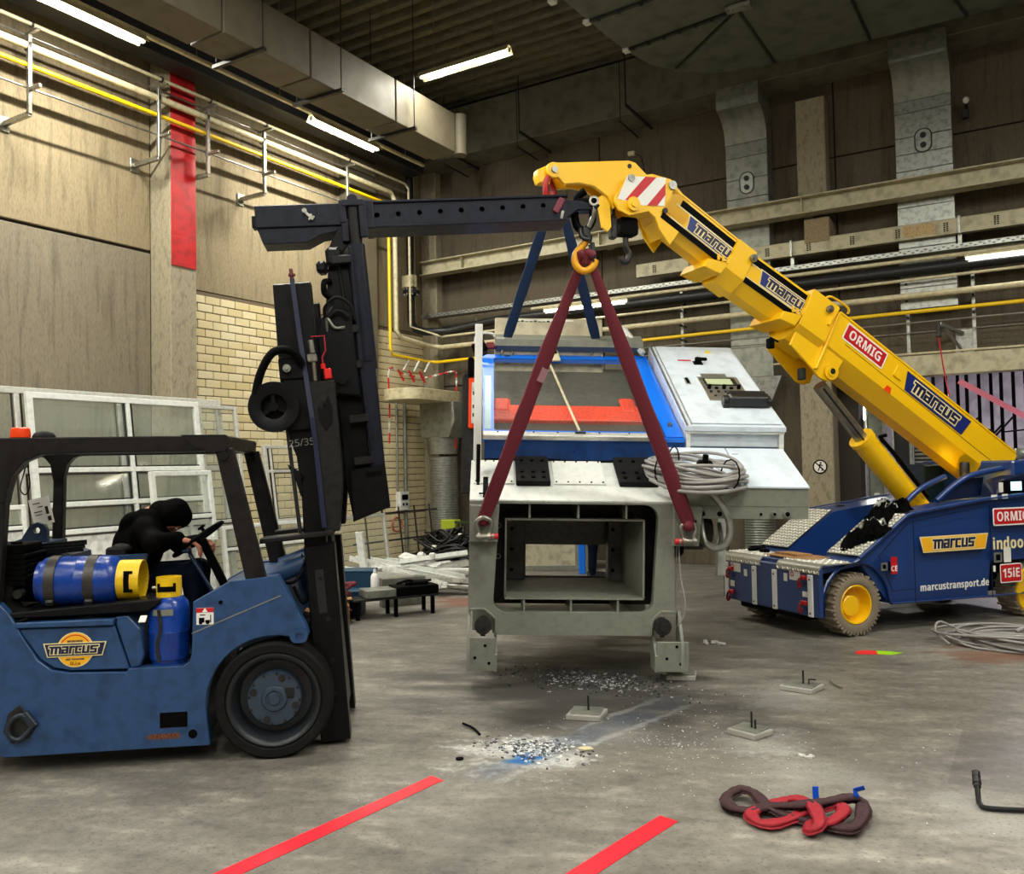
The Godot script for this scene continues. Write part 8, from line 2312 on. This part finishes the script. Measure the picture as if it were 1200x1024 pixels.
	# cable on the floor by the crane
	var c := thing("cable_coil", "loose grey cable coils on the floor beside the crane's tail wheel", "cable coil", V(-0.12, 0, -8.72))
	var r := RandomNumberGenerator.new()
	r.seed = 12
	var s := Sh.new()
	for i in 13:
		var rad := r.randf_range(0.34, 0.60)
		var o := V(r.randf_range(-0.12, 0.22), 0.012 + (i % 6) * 0.021, r.randf_range(-0.06, 0.06))
		var p := PackedVector3Array()
		var ph := r.randf() * TAU
		for j in 40:
			var a := TAU * j / 40
			p.append(o + V(cos(a) * rad * 1.15, maxf(0.0, 0.02 * sin(2 * a + ph) + 0.015), sin(a) * rad * 0.55))
		s.tube(p, 0.0115, 7, true)
	put("loops", s, M.cable_grey, c)
	put_each("raised_loop", Sh.new().tube(curve(P3([-0.62, 0.015, 0.18, -0.74, 0.10, 0.05, -0.72, 0.17, -0.05, -0.60, 0.12, -0.10, -0.35, 0.05, -0.05]), 6), 0.011, 7).tube(curve(P3([-0.15, 0.03, 0.0, 0.0, 0.14, -0.12, 0.05, 0.22, -0.25]), 5), 0.008, 6).rod(V(-0.12, 0.12, -0.1), V(-0.04, 0.16, -0.16), 0.02, 8), M.cable_grey, c)
	var pp := thing("bent_pipe", "bent steel hose end with a ribbed fitting lying near the photo's lower corner", "hose", V(-0.30, 0, -4.70))
	put("hose", Sh.new().tube(curve(P3([-0.018, 0.065, -0.09, -0.012, 0.035, -0.03, 0.0, 0.02, 0.03, 0.05, 0.016, 0.052, 0.32, 0.016, -0.06]), 6), 0.0125, 10), M.mast_grey, pp)
	put("fitting", Sh.new().rod(V(-0.018, 0.06, -0.085), V(-0.026, 0.10, -0.15), 0.017, 10).rod(V(-0.02, 0.07, -0.10), V(-0.022, 0.08, -0.115), 0.022, 6).rod(V(-0.024, 0.09, -0.135), V(-0.027, 0.105, -0.16), 0.021, 6), M.dark_steel, pp)

func crumble(w: float, h: float, seed: int) -> Sh:
	var r := RandomNumberGenerator.new()
	r.seed = seed
	var s := Sh.new()
	for i in 9:
		s.box(V(r.randf_range(-w, w), h * 0.4, r.randf_range(-w, w) * 0.5), V(r.randf_range(0.3, 0.8) * w, h * r.randf_range(0.5, 1.0), w * r.randf_range(0.2, 0.5)), Transform3D(Basis(Vector3.UP, r.randf() * 0.6), Vector3.ZERO), h * 0.15)
	return s

func swarf(called: String, label: String, at: Vector3, rx: float, rz: float, count: int, cols: Array, seed: int) -> void:
	var mm := MultiMesh.new()
	mm.transform_format = MultiMesh.TRANSFORM_3D
	mm.use_colors = true
	mm.mesh = Sh.new().prism(P([-0.5, -0.2, 0.1, -0.3, 0.5, 0.1, 0.0, 0.3]), -0.12, 0.12).mesh()
	mm.instance_count = count
	var r := RandomNumberGenerator.new()
	r.seed = seed
	for i in count:
		var a := r.randf() * TAU
		var d := absf(r.randfn(0.0, 0.75))
		var k := r.randf_range(0.006, 0.028) if called != "grit" else r.randf_range(0.004, 0.012)
		var b := Basis.from_euler(V(PI / 2 + r.randf_range(-0.6, 0.6), r.randf() * TAU, r.randf_range(-0.6, 0.6))).scaled(V(1, 1, 1) * k)
		mm.set_instance_transform(i, Transform3D(b, V(cos(a) * d * rx, k * 0.2, sin(a) * d * rz)))
		mm.set_instance_color(i, cols[r.randi() % cols.size()])
	var m := solid(Color.WHITE, 0.6, 0.2)
	m.vertex_color_use_as_albedo = true
	var o := MultiMeshInstance3D.new()
	o.name = numbered(called, self)
	o.multimesh = mm
	o.material_override = m
	o.position = at
	add_child(o)
	tag(o, label, "debris")
	o.set_meta("kind", "stuff")

# ================================================================ things stored along the walls
# a glazed frame in the plane y, z (z towards the viewer is negative going along the wall): origin at its lower near corner
func glazed(called: String, label: String, at: Vector3, w: float, h: float, lean: float, ups: Array, rails: Array, bar: float, solid_below := 0.0, m: Material = null) -> Node3D:
	var t := thing(called, label, "window frame", at, 0.0, "old window frames leaning on the long wall")
	t.rotation.z = lean
	var mm: Material = m if m else M.frame_white
	var d := 0.06
	put("frame", Sh.new().box(V(0, h / 2, -bar / 2), V(d, h, bar), Transform3D(), 0.005).box(V(0, h / 2, -w + bar / 2), V(d, h, bar), Transform3D(), 0.005).box(V(0, h - bar / 2, -w / 2), V(d - 0.004, bar, w - bar), Transform3D(), 0.005).box(V(0, bar / 2, -w / 2), V(d - 0.004, bar, w - bar), Transform3D(), 0.005), mm, t)
	var zs := [0.0]
	for u in ups:
		put("mullion", Sh.new().box(V(0.002, h / 2, -u), V(d - 0.01, h - bar * 2, bar * 0.8), Transform3D(), 0.004).box(V(0.012, h / 2, -u), V(d - 0.01, h - bar * 2, bar * 0.25)), mm, t)
		zs.append(u)
	zs.append(w)
	var ys := [0.0]
	for r in rails:
		put("transom", Sh.new().box(V(0.004, r, -w / 2), V(d - 0.008, bar * 0.8, w - bar * 2), Transform3D(), 0.004), mm, t)
		ys.append(r)
	ys.append(h)
	for i in zs.size() - 1:
		for j in ys.size() - 1:
			var z0: float = zs[i] + bar * 0.7
			var z1: float = zs[i + 1] - bar * 0.7
			var y0: float = ys[j] + bar * 0.6
			var y1: float = ys[j + 1] - bar * 0.6
			var blind := y1 <= solid_below + 0.01
			put("panel" if blind else "pane", Sh.new().box(V(0, (y0 + y1) / 2, -(z0 + z1) / 2), V(0.02 if blind else 0.006, y1 - y0, z1 - z0)), M.white if blind else M.glass, t)
			var g := Sh.new()
			for q in [[z0, y0, z1, y0], [z0, y1, z1, y1], [z0, y0, z0, y1], [z1, y0, z1, y1]]:
				g.bar(V(0.012, q[1], -q[0]), V(0.012, q[3], -q[2]), 0.012, 0.016, Vector3.RIGHT)
			put("gasket", g, M.dark_steel, t)
	return t

func stored_things() -> void:
	var l := 0.14
	glazed("window_frame", "widest pale window wall, topmost rail above all others, leaning behind the rest", V(-9.30, 0, -3.6), 4.55, 2.66, l, [1.75, 3.0], [1.72], 0.075, 0.0, M.alu)
	glazed("window_frame", "large white window element with two upper panes and a white panel below, behind the driver", V(-9.16, 0, -5.38), 2.28, 2.60, l, [1.24], [1.02, 1.33, 1.72], 0.07, 1.02)
	glazed("window_frame", "small white sash fitted before the second pane, beside the driver's head", V(-9.10, 0.78, -6.72), 0.90, 0.90, l, [], [0.32], 0.06)
	glazed("window_frame", "narrow tall pale frame beside the large white element, bricks seen through its glass", V(-9.22, 0, -7.70), 0.66, 2.58, l, [], [1.0], 0.05, 0.0, M.alu)
	glazed("window_frame", "low wide frame behind the forklift's front posts", V(-9.05, 0, -7.75), 1.65, 0.95, l, [0.85], [0.64], 0.05)
	glazed("window_frame", "frame behind the mast foot with a smaller sash inside it", V(-9.20, 0, -8.75), 1.25, 2.04, l, [0.12], [0.95, 1.66], 0.05, 0.0, M.alu)
	glazed("window_frame", "low white frame with blank panels, behind the forklift's engine", V(-8.95, 0, -4.3), 0.86, 1.36, l, [], [1.12], 0.05, 1.1)
	glazed("window_frame", "pale frame standing before the brick wall beyond the mast", V(-9.30, 0, -10.2), 1.15, 0.92, l, [], [], 0.05, 0.0, M.alu)
	# tall plank in front of the frames, steel grid by the brick wall
	single("white_strip", Sh.new().bar(V(0, 0, 0), V(-0.28, 1.05, 0.05), 0.03, 0.05, Vector3.BACK, 0.004), M.frame_white, "thin white strip leaning near the steering wheel, behind the forklift", "strip", V(-9.0, 0, -7.4))
	var g := thing("steel_grid", "rusty dark steel grid mat leaning before the brick wall", "grid", V(-9.45, 0, -10.7))
	for i in 5:
		put("upright_bar", Sh.new().rod(V(0.06, 0, -0.25 - i * 0.44), V(-0.06, 1.0, -0.25 - i * 0.44), 0.016, 8), M.dark_steel, g)
	for y in [0.44, 0.90]:
		put("cross_bar", Sh.new().rod(V(0.06 - 0.12 * y, y, 0.1), V(0.06 - 0.12 * y, y, -2.4), 0.016, 8), M.dark_steel, g)
	# heap of aluminium profiles
	var r := RandomNumberGenerator.new()
	r.seed = 41
	var n := 34
	for i in n:
		var len := r.randf_range(0.5, 1.9)
		var w := r.randf_range(0.06, 0.15)
		var h := r.randf_range(0.03, 0.08)
		var x := -7.35 + r.randf_range(-0.95, 0.95)
		var z := -9.55 + r.randf_range(-0.55, 0.55) - (x + 7.35) * 0.25
		var y := 0.03 + 0.42 * maxf(0.0, 1.0 - absf(x + 7.3) / 1.25) * r.randf_range(0.15, 1.0)
		var s := Sh.new()
		s.prism(P([-w / 2, 0, w / 2, 0, w / 2, h, w / 2 - 0.012, h, w / 2 - 0.012, 0.012, -w / 2 + 0.012, 0.012, -w / 2 + 0.012, h, -w / 2, h]) if i % 2 else rrect(-w / 2, 0, w / 2, h, 0.006, 2), -len / 2, len / 2)
		var o := single("metal_profile", s, [M.alu, M.frame_white, M.white][i % 3], "%s %s %s %s, %s" % ["short" if len < 0.95 else "long" if len > 1.5 else "medium length", ["silvery", "off-white", "white"][i % 3], "open channel" if i % 2 else "closed box profile", "on top of the metal heap" if y > 0.22 else "halfway up the metal heap" if y > 0.1 else "at the bottom of the metal heap", "nearest the blue boxes" if x < -7.8 else "nearest the machine" if x > -6.95 else "behind the tool bench"], "metal profile", V(x, y, z), 0.0, "aluminium profiles heaped by the brick wall")
		o.rotation = V(r.randf_range(-0.18, 0.18), PI / 2 + 0.3 + r.randf_range(-0.75, 0.75), r.randf_range(-0.5, 0.5))
	single("metal_profile", Sh.new().prism(P([-0.05, 0, 0.05, 0, 0.05, 0.05, 0.035, 0.05, 0.035, 0.015, -0.035, 0.015, -0.035, 0.05, -0.05, 0.05]), -0.4, 0.4), M.frame_white, "white profile standing upright at the heap's end near the mast", "metal profile", V(-8.0, 0.40, -9.15)).rotation = V(-1.35, 0.2, 0.0)
	single("plaster_block", crumble(0.16, 0.12, 3), M.white, "white crushed lump lying on top of the aluminium heap's far end", "lump", V(-6.75, 0.10, -10.0))
	single("plaster_block", crumble(0.12, 0.10, 6), M.white, "white crushed lump on the crest of the aluminium heap", "lump", V(-7.3, 0.40, -9.7))
	# heap of black cable
	var c := thing("cable_heap", "big heap of coiled black cable at the foot of the ribbed duct", "cable coil", V(-8.55, 0, -11.9))
	var s := Sh.new()
	for i in 42:
		var k := r.randf()
		var rad := lerpf(0.62, 0.25, k) * r.randf_range(0.8, 1.1)
		var o := V(r.randf_range(-0.2, 0.25), 0.02 + k * 0.55, r.randf_range(-0.2, 0.2))
		var p := PackedVector3Array()
		var ph := r.randf() * TAU
		for j in 24:
			var a := TAU * j / 24
			p.append(o + V(cos(a) * rad * 1.2, maxf(0.02 - o.y, 0.07 * sin(a * 2 + ph) + 0.04 * sin(a * 3 + ph)), sin(a) * rad * 0.8))
		s.tube(p, 0.018, 6, true)
	put("loops", s, M.cable_black, c)
	put_each("white_tag", Sh.new().box(V(0.05, 0.36, 0.42), V(0.09, 0.06, 0.05), Transform3D(), 0.01).box(V(0.42, 0.55, 0.2), V(0.07, 0.05, 0.04), Transform3D(), 0.01), M.paper, c)
	put_each("green_stake", Sh.new().box(V(-0.1, 0.42, -0.5), V(0.04, 0.6, 0.04), Transform3D(), 0.004).box(V(0.55, 0.42, -0.5), V(0.04, 0.6, 0.04), Transform3D(), 0.004).box(V(0.2, 0.70, -0.5), V(0.75, 0.04, 0.03), Transform3D(), 0.004), solid(Color(0.16, 0.20, 0.06), 0.6), c)
	single("yellow_box", Sh.new().box(V(0, 0.12, 0), V(0.30, 0.22, 0.2), Transform3D(), 0.01), solid(Color(0.62, 0.68, 0.16), 0.5), "yellow green box behind the heap of black cable", "box", V(-8.95, 0.50, -12.6))
	# low bench with tools
	var b := thing("low_bench", "low steel bench with thin black legs, laden with a tray and tools", "bench", V(-6.32, 0, -7.72), 1.02)
	put("bench_top", Sh.new().box(V(0, 0.215, 0), V(1.0, 0.025, 0.36), Transform3D(), 0.005), M.dark_steel, b)
	for x in [-0.44, 0.0, 0.44]:
		for z in [-0.14, 0.14]:
			put("leg", Sh.new().box(V(x, 0.10, z), V(0.04, 0.205, 0.04), Transform3D(), 0.004), M.black, b)
	var tr := single("tool_tray", Sh.new().box(V(0, 0.045, 0), V(0.34, 0.085, 0.30), Transform3D(), 0.006), M.galv_dull, "flat grey metal tray on the low bench", "tray")
	tr.transform = Transform3D(Basis(Vector3.UP, 1.02), V(-6.38, 0.229, -7.55))
	var tp := single("black_toolcase", Sh.new().box(V(0, 0.05, 0), V(0.50, 0.10, 0.30), Transform3D(), 0.01).rod(V(-0.1, 0.11, 0), V(0.15, 0.12, 0.06), 0.03, 8).tube(curve(P3([-0.2, 0.12, 0, -0.1, 0.16, 0.08, 0.05, 0.13, -0.05, 0.2, 0.14, 0.04]), 5), 0.014, 6), M.black, "open black tool case with hoses on the low bench, beside the grey tray", "tool case")
	tp.transform = Transform3D(Basis(Vector3.UP, 1.02), V(-6.16, 0.229, -7.92))
	var fb := single("flat_part", Sh.new().box(V(0, 0.17, 0), V(0.55, 0.34, 0.12), Transform3D(), 0.006), M.galv_dull, "long pale metal trough standing behind the low bench's tool case", "metal part")
	fb.transform = Transform3D(Basis(Vector3.UP, 1.0), V(-6.66, 0.0, -8.35))
	var bt := thing("spray_bottle", "white plastic bottle standing on the low bench before the blue boxes", "bottle", V(-6.56, 0.229, -7.72))
	put("bottle", Sh.new().lathe(P([0, 0, 0.045, 0, 0.048, 0.01, 0.048, 0.19, 0.035, 0.22, 0.018, 0.235, 0, 0.24]), 18), M.white_clean, bt)
	put("cap", Sh.new().lathe(P([0.02, 0.235, 0.02, 0.262, 0.008, 0.285, 0, 0.285]), 14), M.white, bt)
	for i in 2:
		var bx := thing("blue_box", ["teal blue tool box stacked on another behind the white bottle", "lower teal blue tool box standing beside the bench tray"][i], "tool box", [V(-6.86, 0.20, -7.78), V(-6.82, 0.0, -7.52)][i], 0.5, "teal tool boxes by the bench")
		put("case", Sh.new().box(V(0, 0.14, 0), V(0.40, 0.28, 0.26), Transform3D(), 0.012), worn(Color(0.05, 0.20, 0.30), 0.5, 0.0, T.speck, 3.0), bx)
		put("lid", Sh.new().box(V(0, 0.275, 0), V(0.41, 0.03, 0.27), Transform3D(), 0.008), worn(Color(0.06, 0.24, 0.34), 0.5, 0.0, T.speck, 3.0), bx)
	# crates with ropes and slings
	for i in 2:
		var cr := thing("wooden_crate", ["reddish wooden crate at the bench's end, filled with ropes", "pale wooden crate behind the reddish one, near the mast foot"][i], "crate", [V(-6.62, 0, -6.98), V(-6.92, 0, -7.32)][i], 0.8)
		for k in 3:
			put("plank", Sh.new().box(V(0, 0.04 + k * 0.07, 0.2), V(0.46, 0.062, 0.016), Transform3D(), 0.003), M.wood if i == 0 else M.cardboard, cr)
			put("plank", Sh.new().box(V(0, 0.04 + k * 0.07, -0.2), V(0.46, 0.062, 0.016), Transform3D(), 0.003), M.wood if i == 0 else M.cardboard, cr)
			put("plank", Sh.new().box(V(0.23, 0.04 + k * 0.07, 0), V(0.016, 0.062, 0.40), Transform3D(), 0.003), M.wood if i == 0 else M.cardboard, cr)
			put("plank", Sh.new().box(V(-0.23, 0.04 + k * 0.07, 0), V(0.016, 0.062, 0.40), Transform3D(), 0.003), M.wood if i == 0 else M.cardboard, cr)
		put("bottom_board", Sh.new().box(V(0, 0.01, 0), V(0.45, 0.018, 0.39)), M.wood, cr)
	var cols := [solid(Color(0.05, 0.20, 0.30), 0.8), M.sling_red, solid(Color(0.20, 0.07, 0.06), 0.8), solid(Color(0.03, 0.12, 0.16), 0.8)]
	var words := ["dark teal rope tangle on top of the crates", "dark red sling tangle lying in the crates beside the teal boxes", "brown rope tangle low in the reddish crate", "blackish teal rope tangle behind the crates near the mast"]
	for i in 4:
		var st := Sh.new()
		var p := PackedVector3Array()
		for j in 26:
			p.append(V(r.randf_range(-0.24, 0.24), r.randf_range(0.0, 0.16), r.randf_range(-0.20, 0.20)))
		st.tube(curve(p, 5, true), 0.024, 6, true)
		single("rope_tangle", st, cols[i], words[i], "rope", [V(-7.00, 0.34, -7.20), V(-6.75, 0.24, -7.15), V(-6.62, 0.10, -6.98), V(-7.2, 0.3, -7.45)][i])
	single("board_edge", Sh.new().box(V(0, 0, 0), V(0.9, 0.02, 0.16), Transform3D(), 0.003), M.cardboard, "pale board lying across the crates near the mast foot", "board", V(-6.8, 0.245, -6.92), 0.85)
	# behind the machine, seen through its bed
	var cb := thing("cream_cabinet", "cream panelled cabinet beyond the machine, seen through its bed", "cabinet", V(-6.95, 0, -12.2), 0.45)
	put("case", Sh.new().box(V(0, 0.75, 0), V(1.5, 1.5, 0.5), Transform3D(), 0.01), M.mach_cream, cb)
	put("base", Sh.new().box(V(0, 0.04, 0.02), V(1.52, 0.08, 0.52), Transform3D(), 0.005), M.mach_grey, cb)
	put_each("corner_post", Sh.new().box(V(0.80, 0.75, 0.15), V(0.10, 1.5, 0.3), Transform3D(), 0.006), M.mach_grey, cb)
	put_each("hinge_bolt", Sh.new().rod(V(0.72, 0.15, 0.25), V(0.72, 0.15, 0.28), 0.03, 8).rod(V(0.72, 0.3, 0.25), V(0.72, 0.3, 0.28), 0.03, 8).rod(V(0.72, 0.45, 0.25), V(0.72, 0.45, 0.28), 0.03, 8), M.white, cb)
	single("blue_post", Sh.new().box(V(0, 0.6, 0), V(0.10, 1.2, 0.12), Transform3D(), 0.01), M.mach_blue, "bright blue upright post beyond the machine, beside the standing person's legs", "post", V(-6.02, 0, -11.9), 0.4)
	single("grey_post", Sh.new().box(V(0, 0.8, 0), V(0.16, 1.6, 0.14), Transform3D(), 0.01), M.galv_dull, "grey upright post between the cream cabinet and the blue post", "post", V(-6.25, 0, -12.3), 0.4)
	var sb := thing("red_tag_stand", "dark stand with a small red handle beyond the machine", "stand", V(-6.15, 0, -12.9))
	put("stand", Sh.new().box(V(0.3, 0.5, 0), V(0.3, 1.0, 0.3), Transform3D(), 0.02), M.dark_steel, sb)
	put("handle", Sh.new().rod(V(0.25, 0.36, 0.16), V(0.32, 0.42, 0.2), 0.03, 8), M.sign_red, sb)
